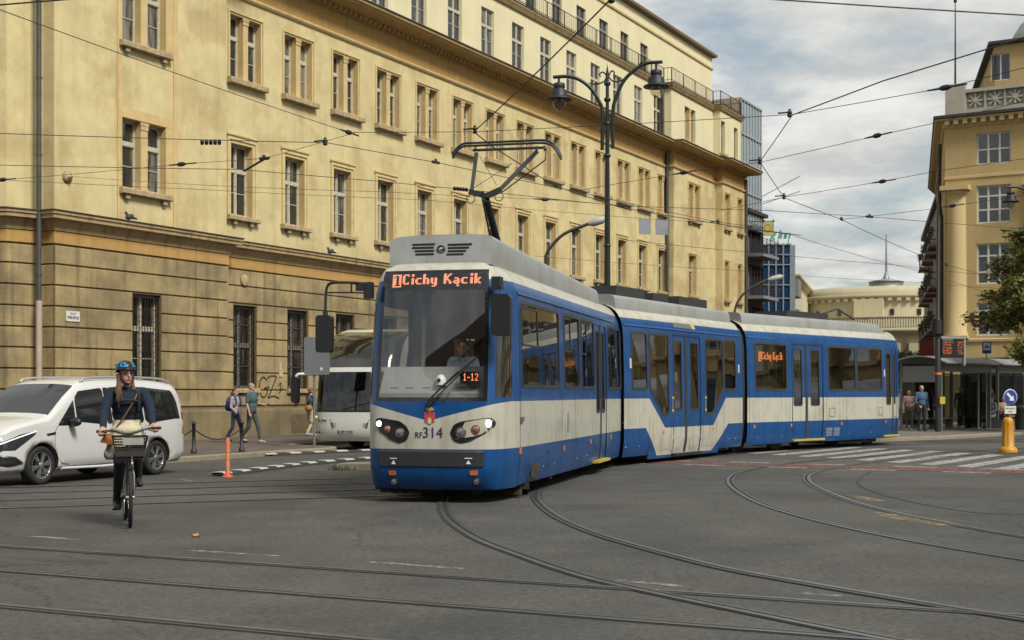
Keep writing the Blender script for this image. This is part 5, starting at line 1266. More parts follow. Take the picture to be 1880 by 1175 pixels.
for ch,u,s in (('g',1417,1.15),('I',1428.4,1.15),('n',1435.2,1.15),('n',1444,1.15)):
    text_mesh(ch,s,GRN,'roof_letter',HT,frame_mtx(((u-1411)/F*yh,-.3,hz(432,yh)),(1,0,0),(0,0,1)),ext=.06,shear=.25,bold=.015)
m=MB()
for u in (1427.5,1446.5): x=(u-1411)/F*yh; m.bar((x,-.2,zh),(x,-.2,hz(440,yh)),.08)
m.build('letter_frame',GRN,HT)
# grey corner block and long pale yellow terrace further on
yl=134.0; pl=(ray(1452)*yl,yl); dl=Vector((.285,1)).normalized()
TR=root_at('terrace_house','long pale yellow building running away beyond the blue hotel','building',pl,dl)
zl_=hz(480,yl)
m=MB(); m.box(4.5,70,0,12,0,zl_-1.1); m.build('wall',M('plaster_pale',(.50,.45,.29),.9,var=.1,vs=.6),TR)
m=MB(); sweep(m,[(0,zl_-1.6),(.2,zl_-1.5),(.6,zl_-1.1),(.6,zl_-.9),(-.3,zl_-.7)],[(4.5,12),(4.5,0),(70,0)]); m.build('cornice',M('cornice_pale',(.48,.41,.25),.9),TR,recalc=False)
kT=simple_kit(1.2,1.9,2,[.66],WWH,PANER,.08,-.06)
for k in range(16):
    for z in (1.2,4.4,7.4,10.2): win_simple(TR,kT,6+k*3.6,.0,z)
g_=root_at('grey_bay_block','narrow grey block with stacked bays beside the blue hotel','block',(pl[0],pl[1]),dl)
m=MB(); m.box(0,4.4,.2,9,0,zl_+.6)
m.build('wall',GRC,g_)
for z in (2.2,5.2,8.2,11.2):
    m=MB(); m.box(.3,4.3,-.7,.2,z,z+1.7); m.build('bay',M('bay_grey',(.19,.19,.19),.7,var=.15,vs=1),g_)
# ---- round cream building closing the street
yc=164.0; xc=ray(1627)*164; Rr=12.0
RD=thing('round_building','big round cream building with bracketed cornice at the far end of the street','round building',(xc,yc,0))
CRM=M('plaster_round',(.47,.425,.29),.9,var=.12,vs=.4,streak=.18,c3=(.25,.2,.11)); CRT=M('cornice_round',(.36,.32,.22),.9)
zt=hz(522,150)
m=MB(); n=64
m.lathe([(Rr,0),(Rr,zt-1.0)],(0,0,0),n,caps=False); m.lathe([(Rr+.1,zt-.85),(Rr+.1,zt),(Rr-.5,zt),(Rr-.5,zt-1)],(0,0,0),n,caps=False); m.build('wall',CRM,RD)
m=MB(); m.lathe([(Rr,zt-1.5),(Rr+.2,zt-1.45),(Rr+.2,zt-1.3),(Rr+.5,zt-1.25),(Rr+.55,zt-.95),(Rr,zt-.8)],(0,0,0),n,caps=False)
for k in range(80):
    a=2*PI*k/80; c=Vector((math.cos(a),math.sin(a),0)); m.obox(c*(Rr+.25)+Vector((0,0,zt-1.48)),c,Vector((-c.y,c.x,0)),(0,0,1),.22,.24,.17)
m.build('cornice',CRT,RD)
m=MB(); m.lathe([(Rr+5,0),(Rr+5,hz(611,146)),(Rr+5.5,hz(607,146)),(Rr+5.5,hz(602,146)),(Rr,hz(601,146))],(0,0,0),n,caps=False)
for k in range(60):
    a=2*PI*k/60; c=Vector((math.cos(a),math.sin(a),0)); m.obox(c*(Rr+5.2)+Vector((0,0,hz(630,147)/2)),c,Vector((-c.y,c.x,0)),(0,0,1),.4,.5,hz(630,147)/2)
m.build('lower_drum',CRT,RD)
m=MB(); zb=hz(602,146); m.lathe([(Rr+5.1,zb),(Rr+5.1,zb+.2)],(0,0,0),n); m.lathe([(Rr+4.9,zb+1.15),(Rr+5.2,zb+1.15),(Rr+5.2,zb+1.3)],(0,0,0),n)
for k in range(400): a=2*PI*k/400; m.bar(((Rr+5.05)*math.cos(a),(Rr+5.05)*math.sin(a),zb+.2),((Rr+5.05)*math.cos(a),(Rr+5.05)*math.sin(a),zb+1.15),.19)
m.build('balustrade',CRM,RD)
m=MB(); m.lathe([(Rr-1,zt-.3),(2.0,zt+.55),(2.0,zt+1.35),(2.15,zt+1.4),(1.1,zt+1.65),(0,zt+1.85)],(0,0,0),32); m.build('lantern',M('lantern_grey',(.25,.27,.25),.5,.3,var=.2,vs=1),RD)
for dx,dz in ((-3.2,3.4),(3.5,3.4)):
    pass
m=MB()
for k in range(40):
    a=-PI/2-1.2+2.4*k/39
    if k%4==0:
        for z in (zt-2.9,zt-4.4): c=Vector((math.cos(a),math.sin(a),0)); m.obox(c*(Rr+.02)+Vector((0,0,z)),Vector((-c.y,c.x,0)),c,(0,0,1),.22,.08,.33)
m.build('small_window',PANER,RD)
a=-PI/2-.42; c=Vector((math.cos(a),math.sin(a),0)); m=MB(); m.obox(c*(Rr)+Vector((0,0,zt/2-.7)),c,Vector((-c.y,c.x,0)),(0,0,1),.8,1.6,zt/2-.75); m.build('pilaster',CRM,RD)
mast=thing('mast','tall thin mast rising from the lantern of the round building','mast',(xc,yc,zt+1.8)); 
m=MB(); zm=hz(430,yc)-zt-1.8; m.tube([(0,0,0),(0,0,zm)],[.16,.06],6); m.lathe([(.5,-.1),(.3,.3),(.14,.8)],(0,0,0),8); m.build('pole',GALV,mast)
# dark trees under the round building
LEAFD=M('leaf_dark',(.028,.042,.016),.8,var=.5,vs=3)
def leaves(m,c,r,n,s,mi=0):
    for k in range(n):
        d=Vector((random.gauss(0,1),random.gauss(0,1),random.gauss(0,1))).normalized()*(random.random()**.4)
        p=Vector(c)+Vector((d.x*r[0],d.y*r[1],d.z*r[2])); e=Vector((random.uniform(-1,1),random.uniform(-1,1),random.uniform(-.6,.6))).normalized(); f_=e.cross(Vector((random.uniform(-1,1),random.uniform(-1,1),random.uniform(-1,1)))).normalized(); q=s*random.uniform(.6,1.3)
        m.add([p-e*q,p-e*q*.1+f_*q*.45,p+e*q,p-e*q*.1-f_*q*.45],[(0,1,2,3)],mi,False)
for i,(u,y,lab) in enumerate(((1640,104,'dark shrubby tree just behind the tail of the tram'),(1662,118,'dark small tree between the tram tail and the red banner'))):
    t=thing('street_tree',lab,'tree',(ray(u)*y,y,0)); random.seed(5+i)
    m=MB(); m.tube([(0,0,0),(.1,0,2.5),(0,.1,4.2)],[.16,.12,.05],7); m.build('trunk',M('bark',(.07,.055,.04),.9,var=.3,vs=6,bump=.5,bs=20),t)
    m=MB(); 
    for k in range(7): leaves(m,(random.uniform(-1.5,1.5),random.uniform(-1.5,1.5),random.uniform(2.2,4.6)),(1.1,1.1,.9),260,.2)
    m.build('crown',LEAFD,t)
# red and white banner wall beside the pink house
bn=thing('banner','tall faded red and white banner on the house front behind the bus stop','banner',(ray(1690)*92,92,0))
m=MB(); m.box(-.05,.9,0,.12,1.2,5.2,0); m.box(.9,1.2,0,.12,1.2,5.2,1); m.box(-.02,1.18,.02,.1,.0,1.2,2); m.build('banner_cloth',[M('banner_red',(.22,.05,.045),.8,var=.2),M('banner_white',(.4,.38,.34),.8),GRC],bn)
# ---- tree whose branches hang in from the right
random.seed(11)
TREE=thing('street_tree','green leafy tree with drooping branches at the right edge before the yellow building','tree',(23.1,53.5,PH))
BARK=M('bark',(.07,.055,.04)); m=MB(); 
m.tube(cr([(0,0,0),(.05,.05,1.5),(-.05,0,2.6),(.1,0,4.0),(.0,.1,7),(.1,0,13.5)],4),[.24-.2*k/20 for k in range(21)],10)
LF=MB(); 
def branch(p,d,L_,r,lev):
    pts=[Vector(p)]; d=Vector(d).normalized()
    for k in range(5):
        d=(d+Vector((random.uniform(-.25,.25),random.uniform(-.25,.25),random.uniform(-.18,.10)))).normalized(); pts.append(pts[-1]+d*L_/5)
    m.tube(pts,[r*(1-.16*k) for k in range(6)],5 if lev else 6)
    if lev<2:
        for k in range(2,6):
            for _ in range(2): branch(pts[k],d+Vector((random.uniform(-1,1),random.uniform(-1,1),random.uniform(-.5,.4))),L_*random.uniform(.38,.55),r*.45,lev+1)
    else:
        for q in pts[1:]: leaves(LF,q,(.30,.30,.27),8,.11,random.choice((0,0,1,2)))
    if lev==1:
        for q in pts[2:]: leaves(LF,q,(.36,.36,.32),5,.11,random.choice((0,1,2)))
for k in range(17):
    random.seed(300+k)
    a=random.uniform(0,2*PI) if k in (12,14,16) else PI+random.uniform(-1.1,1.1); z=3.5+k*.40
    branch((0,0,z),(math.cos(a),math.sin(a),random.uniform(-.05,.55)),random.uniform(2.3,3.5)*(1-.018*k),.09,0)
m.build('trunk',BARK,TREE)
LF.build('crown',[M('leaf_green',(.19,.20,.05),.7,var=.4,vs=2),M('leaf_deep',(.12,.14,.036),.7,var=.4,vs=2),M('leaf_yellowing',(.25,.20,.045),.7,var=.3,vs=2)],TREE,recalc=False)
# ---- terrace of houses across the junction, behind the viewer: what the windscreens and windows mirror
OP=thing('street_house','brown grey street house across the junction, mirrored in the tram windscreen','house',(-34,-24,0),0.12)
m=MB(); panel(m,(58,0),(0,0),0,15.5,[(2+4.1*i,3.5+4.1*i,z,z+2.1) for i in range(13) for z in (1.0,4.8,8.4,11.8)],.3); m.box(0,58,-10,-.4,0,15.5); m.build('wall',M('house_brown',(.17,.12,.085),.9,var=.2,vs=.8),OP,recalc=False)
m=MB(); m.prism([(.4,15.5),(-5,19.5),(-10,15.5)],lambda a,b,d:(d,a,b),-.3,58.3); m.build('roof',M('house_roof',(.08,.045,.035),.9,var=.2,vs=2),OP)
m=MB()
for i in range(13):
    for z in (1.0,4.8,8.4,11.8): x=58-(2+4.1*i)-1.5; m.quad((x,-.2,z),(x+1.5,-.2,z),(x+1.5,-.2,z+2.1),(x,-.2,z+2.1))
m.build('window_glass',PANER,OP)
# ------------------------------------------------------------------ street furniture
GREENP=M('lamp_green_paint',(.010,.019,.017),.4,.2,var=.2,vs=6); LAMPN=M('lamp_navy',(.010,.011,.018),.55); BOWL=glass('lamp_bowl',(.9,.88,.8),.06,.85)
YL=34.0; SL=F/YL
def sp(u,v): return Vector(((u-1115)/SL,0,hz(v,YL)))
def street_lamp(label):
    t=thing('street_lamp',label,'street lamp',(ray(1115)*YL,YL,0),0,'ornate two armed street lamps')
    m=MB(); m.lathe([(.17,0),(.17,.5),(.12,.6),(.115,1.4),(.09,1.5),(.075,5),(.06,7.0),(.048,8.2),(.04,9.6),(.0,9.85)],(0,0,0),14)
    for z in (5.3,7.55,8.35,8.95,9.35): m.lathe([(.062,z-.05),(.085,z-.02),(.085,z+.02),(.062,z+.05)],(0,0,0),12)
    m.build('pole',GREENP,t)
    z=lambda x,y:sp(1000+x*.1702,100+y*.1702)
    arms=[([(620,1030),(620,620),(590,510),(500,370),(380,275),(250,238),(90,245)],(153,240),(157,480),[(480,310),(560,320),(640,290),(668,240)],[(668,230),(630,190),(590,215),(605,240)]),
          ([(735,1015),(735,640),(760,490),(850,290),(980,160),(1100,95),(1270,80)],(1203,85),(1203,340),[(870,255),(800,290),(730,285),(690,240)],[(690,230),(720,180),(750,190),(745,220)])]
    for pts,hg,br,s1,s2 in arms:
        m=MB(); m.tube(cr([z(*p) for p in pts],5),.045,8); m.tube(cr([z(*p) for p in s1],4),.02,6); m.tube(cr([z(*p) for p in s2],4),.02,6)
        if pts[0][0]>700: m.tube([z(880,250),z(985,160),z(1050,75)],.025,6)
        for yy in (670,820): m.bar(z(677,yy+(12 if pts[0][0]<700 else -8)),z(pts[0][0]+(-25 if pts[0][0]<700 else 25),yy+(12 if pts[0][0]<700 else -8)),.06,.05)
        a=m.build('lamp_arm',GREENP,t)
        c=z(*br); h=z(*hg); m=MB(); m.tube([h,(h.x,0,c.z+.36)],.03,8); k=.1702/SL
        m.lathe([(.0,.42),(.10,.40),(.145,.38),(.145,.28),(.12,.25),(.20,.19),(.21,.06),(.215,.05),(.32,.0),(.325,-.03),(.2,-.03)],(c.x,0,c.z),20); l=m.build('lamp_shade',LAMPN,a)
        m=MB(); m.lathe([(.165,-.03),(.165,-.10),(.13,-.20),(.06,-.28),(.0,-.29)],(c.x,0,c.z),18,caps=False); m.build('lamp_bowl',BOWL,l)
    return t
sl_=street_lamp('tall dark green lamp post with two curved arms behind the front car of the tram')
dup(sl_,(ray(1912)*53,53,PH),0,'lamp post at the right edge whose black bell lamp hangs before the yellow corner building')
def cobra(label,base_u,y,pts,hd):
    X=ray(base_u)*y; t=thing('street_lamp',label,'street lamp',(X,y,0),0,'plain curved street lamps')
    q=lambda u,v: Vector((ray(u)*y-X,0,hz(v,y)))
    m=MB(); p=[q(*a) for a in pts]; m.tube([(p[0].x,0,0),(p[0].x,0,p[0].z*.6)]+cr(p,5),.05,8); m.build('pole',M('lamp_dark',(.025,.03,.03),.5),t)
    a,b=q(*hd[0]),q(*hd[1]); m=MB(); d=(b-a).normalized(); m.tube([a,a.lerp(b,.3),a.lerp(b,.8),b],[.06,.13,.12,.05],10); m.build('lamp_head',M('lamp_head_grey',(.33,.33,.31),.5),t)
cobra('slim curved lamp with grey head rising behind the front car roof',1002,42,[(1002,470),(1010,455),(1035,430),(1075,413),(1090,408)],[(1080,411),(1112,402)])
cobra('slim curved lamp with pale head behind the tail of the tram',1348,60,[(1348,575),(1354,555),(1370,535),(1395,520),(1412,513)],[(1410,514),(1438,507)])
# two blank boards hung on the span wire
BRD=M('board_grey',(.23,.24,.27),.6)
for u0,u1,v0,v1,lab in ((1173,1195,402,430,'blank grey board hanging on the span wire, the one nearer the green lamp post'),(1203.5,1227,404,431,'blank grey board hanging on the span wire, the one nearer the building downpipe')):
    y=33.6; m=MB(); c=((ray(u0)+ray(u1))/2*y,y,hz((v0+v1)/2,y)); w_=(u1-u0)/F*y/2; h_=(v1-v0)/F*y/2
    m.box(-w_,w_,-.012,.012,-h_,h_); 
    for x in (-w_+.03,w_-.03): m.box(x-.012,x+.012,-.018,.018,h_-.02,h_+.05)
    o=m.build('hanging_board',BRD); o.location=c; o.rotation_euler=(0,0,.15); tag(o,lab,'board',group='blank boards on the wires')
# ---- overhead wires
def wp(u,v,z=6.0): y=F*(z-CH)/(HV-v); return Vector((ray(u)*y,y,z))
INS=M('insulator_dark',(.018,.015,.014),.5)
def wire(label,pts,r=.007,ins=(),name='overhead_wire',curve=False):
    P=[wp(*p) if len(p)==3 and not isinstance(p,Vector) else p for p in pts]
    Q=[]
    for a,b in zip(P,P[1:]):                                       # slight sag between supports
        n=6; L_=(b-a).length
        for k in range(n): t=k/n; Q.append(a.lerp(b,t)-Vector((0,0,.0022*L_*4*t*(1-t)*min(L_,12)/6)))
    Q.append(P[-1])
    m=MB(); m.tube(Q,r,5); o=m.build(name,WIREM,None,recalc=False); tag(o,label,'overhead wire',group='overhead tram wires')
    for i in ins:
        p=wp(*i[:3]); kind=i[3]; m=MB()
        d=Vector((1,0,0))
        for a,b in zip(P,P[1:]):
            t=max(0,min(1,(p-a).dot(b-a)/(b-a).length_squared))
            if (a.lerp(b,t)-p).length<.25: d=(b-a).normalized(); p=a.lerp(b,t); break
        if kind=='bell': m.lathe([(.015,-.05),(.035,-.04),(.045,-.02),(.025,.0),(.045,.02),(.04,.05),(.02,.065),(.03,.08),(.0,.10)],(p.x,p.y,p.z),10); m.bar(p+Vector((0,0,.04)),p+Vector((-.2,0,.02)),.025)
        if kind=='bead':
            for k in range(-2,3): m.obox(p+d*(k*.075),d,d.orthogonal(),d.cross(d.orthogonal()),.026,.024,.024)
        if kind=='link': m.tube([p-d*.3,p-d*.1,p-d*.1],[.012,.02,.012],6); m.tube([p-d*.12,p-d*.04,p+d*.04,p+d*.12],[.012,.045,.045,.012],8); m.tube([p+d*.12,p+d*.36],.014,6)
        if kind=='clamp': m.obox(p,d,d.orthogonal(),d.cross(d.orthogonal()),.10,.014,.018); m.box(p.x-.025,p.x+.025,p.y-.025,p.y+.025,p.z-.02,p.z+.06)
        m.build('insulator',INS,o)
wire('thick contact wire at the top right corner over the right building',[(1200,-14,6.0),(1420,-1,6.0),(1880,28,6.0),(2100,40,6.0)],.009)
wire('contact wire rising from the pantograph to the top of the picture',[(1260,-140,6.05),(1122,-2,6.05),(870,242,6.05),(900,266,5.97),(1020,342,5.95),(1140,381,5.95),(1325,412,5.95),(1470,432,5.95)],.010,[(870,240,6.05,'bell'),(1122,0,6.05,'bell'),(1020,342,5.95,'clamp')])
wire('thin span wire from the top left corner passing behind the pantograph to the right edge',[(-60,-6,6.3),(0,18,6.3),(640,243,6.3),(870,242,6.3),(1455,210,6.3),(1735,161,6.3),(1890,122,6.3),(2200,20,6.3)],.006,[(640,244,6.3,'link'),(1735,161,6.3,'link'),(1450,211,6.3,'bell')])
wire('contact wire over the paired windows ending near the pantograph knuckle',[(-80,243,6.0),(0,245,6.0),(600,262,6.0),(800,298,6.0),(1060,352,6.0),(1320,408,6.0),(1400,418,6.0)],.007,[(387,261,6.0,'bead'),(597,263,6.0,'bell'),(800,298,6.0,'clamp')])
wire('contact wire crossing the downpipe and passing behind the tram mirror side',[(-80,301,6.0),(0,303,6.0),(440,311,6.0),(700,333,6.0),(905,353,6.0),(1140,378,6.0),(1400,386,6.0),(1600,398,6.0),(1890,421,6.0)],.007,[(838,349,6.0,'bead'),(1140,379,6.0,'clamp'),(1590,399,6.0,'clamp')])
wire('slanting pull wire with a bent steel arm left of the pantograph',[(-30,333,6.1),(350,300,6.1),(485,291,6.1),(595,260,6.1),(655,243,6.1)],.005,[(335,302,6.1,'link'),(487,291,6.1,'clamp'),(5,330,6.1,'link')])
MA=MBL@Vector((xa,-.72,za))
wire('thin wire tied to the round wall anchor beside the downpipe',[MA,(700,352,6.2),(1000,366,6.2),(1140,377,6.2)],.005,[(1000,366,6.2,'link')])
wire('faint wire running below the wall anchor across the lower windows',[(-40,328,6.2),(350,347,6.2),(780,367,6.2),(1140,398,6.2),(1220,404,6.2),(1330,409,6.2)],.005,[(1320,408,6.2,'bell')])
wire('short thick wire in the top left corner',[(-60,14,6.0),(0,9,6.0),(135,-2,6.0),(300,-18,6.0)],.010)
wire('thick wire from the sky junction up to the right edge',[(1455,211,6.1),(1620,149,6.1),(1890,66,6.1),(2100,-20,6.1)],.010)
wire('zigzag wire hanging from the sky junction down past the round building',[(1455,211,6.0),(1395,297,6.0),(1440,363,6.0),(1545,403,6.0),(1740,487,6.0),(1890,522,6.0)],.008,[(1395,297,6.0,'bell'),(1440,362,6.0,'bell'),(1545,403,6.0,'clamp'),(1738,486,6.0,'bell')])
wire('span wire from the lamp post across the sky to the flat roofed corner',[(1060,350,6.2),(1140,336,6.2),(1255,317,6.2),(1395,298,6.2),(1610,249,6.2),(1720,225,6.2),(1890,183,6.2)],.006,[(1255,317,6.2,'link'),(1610,249,6.2,'link')])
wire('span wire rising gently before the round building to the corner windows',[(1325,386,6.2),(1440,362,6.2),(1620,333,6.2),(1720,314,6.2),(1890,290,6.2)],.006,[(1620,333,6.2,'link')])
wire('short span wire reaching the half column of the corner building',[(1545,403,6.2),(1700,385,6.2),(1890,357,6.2)],.006,[(1750,378,6.2,'link')])
wire('long low wire from the downpipe to the tree',[(1140,440,6.0),(1400,465,6.0),(1640,486,6.0),(1890,512,6.0)],.007)
wire('lowest faint wire above the tail of the tram',[(980,470,6.0),(1330,495,6.0),(1690,519,6.0),(1890,533,6.0)],.006)
wire('dark wire just above the blue hotel roof letters',[(1330,415,6.0),(1450,430,6.0),(1700,500,6.0),(1890,556,6.0)],.007)
# bent steel registration arm
m=MB(); a=wp(487,291,6.1); b=wp(448,314,6.0); m.tube([a,b],.022,6); m.tube([a+Vector((-.05,0,.06)),a,a+Vector((.09,0,.02))],.02,6); o=m.build('registration_arm',INS); tag(o,'bent steel arm holding the contact wire before the first lower window','steel arm')
# ---- grey sign seen from behind, left of the coach
yp=37.4; xp=ray(577)*yp
t=thing('road_sign','grey back of a traffic sign on a slim pole before the coach','road sign',(xp,yp,PH))
m=MB(); m.tube([(0,0,0),(0,0,hz(620,yp)-PH)],.035,8); m.build('pole',GALV,t)
w0_,w1_=(559-577)/F*yp,(606-577)/F*yp; z0_,z1_=hz(688,yp)-PH,hz(619,yp)-PH
m=MB(); m.prism(rrect(w0_,w1_,z0_,z1_,.05),lambda a,b,d:(a,d,b),-.07,-.05); 
for z in (z0_+.15,z1_-.15): m.box(w0_+.1,w1_-.1,-.05,-.02,z-.02,z+.02)
m.build('sign_plate',M('sign_back',(.17,.18,.19),.5,.3,var=.1,vs=3),t)
m=MB(); m.box(.17,.24,-.075,-.071,z0_+.12,z0_+.2); m.build('sticker',M('sticker',(.5,.5,.45),.6),t)
# ---- chain fence on the left pavement
t=thing('chain_fence','black bollards joined by a sagging chain along the left pavement','chain fence',(0,0,0))
posts=[(-9.75,30.0),(-8.85,31.9),(-7.9,33.8),(-6.9,34.75)]
for x,y in posts:
    m=MB(); m.lathe([(.075,PH),(.075,PH+.1),(.045,PH+.12),(.045,PH+.72),(.06,PH+.73),(.06,PH+.76),(.035,PH+.79),(.0,PH+.83)],(x,y,0),12); m.build('post',M('cast_iron',(.02,.02,.022),.5,.3),t)
for (x0,y0),(x1,y1) in zip(posts,posts[1:]):
    m=MB(); m.tube([(x0+(x1-x0)*k/8,y0+(y1-y0)*k/8,PH+.62-.28*4*(k/8)*(1-k/8)) for k in range(9)],.016,5); m.build('chain',M('cast_iron',(.02,.02,.022)),t)
# ---- orange flexible post and rubber separators
ORP=M('post_orange',(.52,.085,.02),.5,var=.15,vs=8)
x,y=gp(418,876); t=thing('delineator_post','thin orange flexible post with pale bands at the end of the black and white kerb','delineator',(x,y,0))
m=MB(); m.lathe([(.12,0),(.12,.025),(.06,.05),(.045,.06),(.045,.74),(.03,.76),(0,.765)],(0,0,0),14); m.build('post',ORP,t)
for z in (.16,.32,.48,.64): 
    m=MB(); m.lathe([(.0475,z),(.0475,z+.07)],(0,0,0),14,caps=False); m.build('band',M('band_pale',(.50,.25,.13),.4),t)
def separator(label,pix):
    P=cr([(*gp(u,v),0) for u,v in pix],10); m=MB()
    sec=[(-.20,.006),(-.17,.04),(-.10,.07),(.10,.07),(.17,.04),(.20,.006)]
    m.sheet([[p+Vector((0,0,z)) for p in offs(P,o)] for o,z in sec],0,False)
    L_=0; acc=0; step=.82
    for i in range(len(P)-1):
        a,b=P[i],P[i+1]; l=(b-a).length
        while acc<L_+l:
            c=a+(b-a).normalized()*(acc-L_); d=(b-a).normalized(); n=Vector((d.y,-d.x,0)); m.obox(c+Vector((0,0,.0715)),d,n,(0,0,1),.19,.09,.003,1); [m.obox(c+n*s_*.137+Vector((0,0,.058)),d,(n*s_*.07+Vector((0,0,-.03))).normalized(),(n*s_*.03+Vector((0,0,.07))).normalized(),.18,.035,.004,1) for s_ in (-1,1)]; acc+=step
        L_+=l
    o=m.build('lane_separator',[M('separator_rubber',(.022,.022,.022),.8,var=.3,vs=6),M('separator_white',(.42,.42,.40),.6,var=.25,vs=7)]); tag(o,label,'lane separator')
separator('curved black rubber kerb with white blocks starting at the orange post',[(406,873),(470,865),(560,854),(640,847),(700,843)])
separator('flat black rubber kerb with white blocks in front of the coach',[(492,837),(560,834),(630,831),(700,829)])
x,y=gp(660,862); m=MB(); m.prism([(-.45,-.2),(.9,-.28),(1.6,.1),(1.6,.7),(-.3,.5)],lambda a,b,d:(x+a,y+b,d),0,.13); tag(m.build('traffic_island',KERB),kind='structure')
random.seed(3); m=MB()
for k in range(160):
    c=Vector((x+random.gauss(-.35,.13),y+random.gauss(-.1,.12),0)); h=random.uniform(.06,.16); a=random.uniform(0,PI); s_=.012; e=Vector((math.cos(a),math.sin(a),0))*s_; tp=c+Vector((random.uniform(-.06,.06),random.uniform(-.06,.06),h)); m.add([c-e,c+e,tp],[(0,1,2)])
tag(m.build('weeds',M('weed_green',(.07,.08,.03),.8,var=.4,vs=20),recalc=False),kind='stuff')
# ---- yellow pylon with its sign
x,y=13.55,37.2; t=thing('traffic_pylon','ribbed yellow traffic pylon carrying a round blue arrow sign','traffic pylon',(x,y,0),.28)
YEL=M('pylon_yellow',(.50,.235,.012),.45,var=.25,vs=4,streak=.25)
m=MB(); g=[]; n=48
for z,r in ((0,.25),(.08,.25),(.13,.22),(.16,.18),(.18,.165),(.80,.150),(.88,.14),(.95,.10),(.98,.04)):
    row=[]
    for k in range(n+1):
        a=2*PI*k/n; rr=r*(1-(.13*max(0,math.cos(a*8))**2 if .17<z<.85 else 0)); row.append((rr*math.cos(a),rr*math.sin(a),z))
    g.append(row)
m.sheet(g,0,True); m.add([g[0][k] for k in range(n)],[tuple(range(n))]); m.add([(.07*math.cos(a),.07*math.sin(a),.98) for a in [2*PI*k/12 for k in range(12)]],[tuple(range(12))]); m.build('pylon_body',YEL,t)
zs=hz(729,y); xs=(1855.5-940)/F*y-x
m=MB(); m.tube([(xs,.03,.85),(xs,.03,zs+.24)],.025,8); m.build('sign_post',GALV,t)
m=MB(); m.lathe([(0,.012),(.215,.012),(.215,-.008),(0,-.008)],(xs,0,zs),28,0,'y'); m.lathe([(.198,-.0095),(.0,-.0095)],(xs,0,zs),28,1,'y',caps=False)
s_=m.build('sign_plate',[M('sign_rim',(.6,.6,.6),.4),M('sign_blue',(.01,.045,.26),.4)],t)
m=MB(); R_=Matrix.Rotation(-PI/4,2); arr=[(-.15,-.032),(.03,-.032),(.03,-.095),(.15,0),(.03,.095),(.03,.032),(-.15,.032)]
P=[R_@Vector(p) for p in arr]; m.prism([(p.x,p.y) for p in P],lambda a,b,d:(xs+a,-.0105-d,zs+b),0,.003); m.build('arrow',M('sign_white2',(.66,.66,.64),.4),s_)
m=MB(); z1_=hz(752.5,y); m.box(xs-.185,xs+.175,-.012,.006,z1_-.105,z1_+.105); pl_=m.build('sub_plate',M('sub_plate_white',(.55,.55,.50),.45),t)
text_mesh('Nie dotyczy',.075,BLACK,'lettering',pl_,frame_mtx((xs-.005,-.0135,z1_+.04),(1,0,0),(0,0,1)),sx=.85); text_mesh('MPK',.07,BLACK,'lettering',pl_,frame_mtx((xs-.005,-.0135,z1_-.05),(1,0,0),(0,0,1)),sx=.9)
# ---- bus stop: mast with departure board, shelters, stop flag
ym=53.3; xm=ray(1722)*ym; t=thing('steel_mast','thick black steel mast with an orange band beside the departure board','mast',(xm,ym,PH))
m=MB(); m.tube([(0,0,0),(0,0,4.4),(0,0,4.5),(0,0,9.0)],[.12,.11,.055,.045],12); m.lathe([(.2,3.82),(.2,4.35)],(-.05,-.1,0),10); m.build('pole',M('mast_black',(.018,.018,.02),.5),t)
m=MB(); zz_=hz(686,ym)-PH; m.lathe([(.142,zz_-.05),(.142,zz_+.05)],(0,0,0),12,caps=False); m.build('band',M('band_orange',(.6,.16,.05),.5),t)
m=MB(); zz_=hz(735,ym)-PH; m.box(.02,.22,-.2,-.1,zz_-.14,zz_+.14); m.build('ticket_button_box',M('box_yellow',(.5,.38,.03),.5),t)
t=thing('departure_board','departure display with orange text lines fixed beside the black mast','departure board',(0,0,0))
z0_,z1_=hz(657,ym),hz(622,ym); x0_,x1_=ray(1727)*ym,ray(1768)*ym
m=MB(); m.box(x0_,x1_,ym-.12,ym+.1,z0_,z1_,0); m.box(x0_-.02,x1_+.06,ym-.14,ym+.12,z1_,z1_+.07,1); m.box(x1_,x1_+.06,ym-.13,ym+.11,z0_-.3,z1_,1); m.box(xm,x0_,ym-.05,ym+.05,z1_-.2,z1_-.1,1); m.build('display_case',[SCREEN,M('case_grey',(.28,.30,.29),.5)],t)
random.seed(9); m=MB(); W_=x1_-x0_
for r in range(5):
    zt=z1_-.14-r*.105
    for (a,b) in ((.06,random.uniform(.42,.58)),(random.uniform(.70,.76),.94)):
        xx=a
        while xx<b:
            l=random.uniform(.012,.035)
            for q in range(2):
                if random.random()<.85: hh=random.uniform(.010,.02); m.box(x0_+W_*xx,x0_+W_*(xx+l),ym-.126,ym-.12,zt-q*.035,zt-q*.035+hh)
            xx+=l+random.uniform(.008,.02)
o=m.build('text_lines',M('board_orange',(.05,.01,0),.6,emit=(1,.24,.06),es=.8),t); o['kind']='stuff'
m=MB(); m.box(x0_+.04,x0_+W_*.5,ym-.126,ym-.12,z1_-.07,z1_-.03); m.build('title_line',M('board_green',(.02,.05,.04),.6,emit=(.12,.3,.25),es=.5),t)
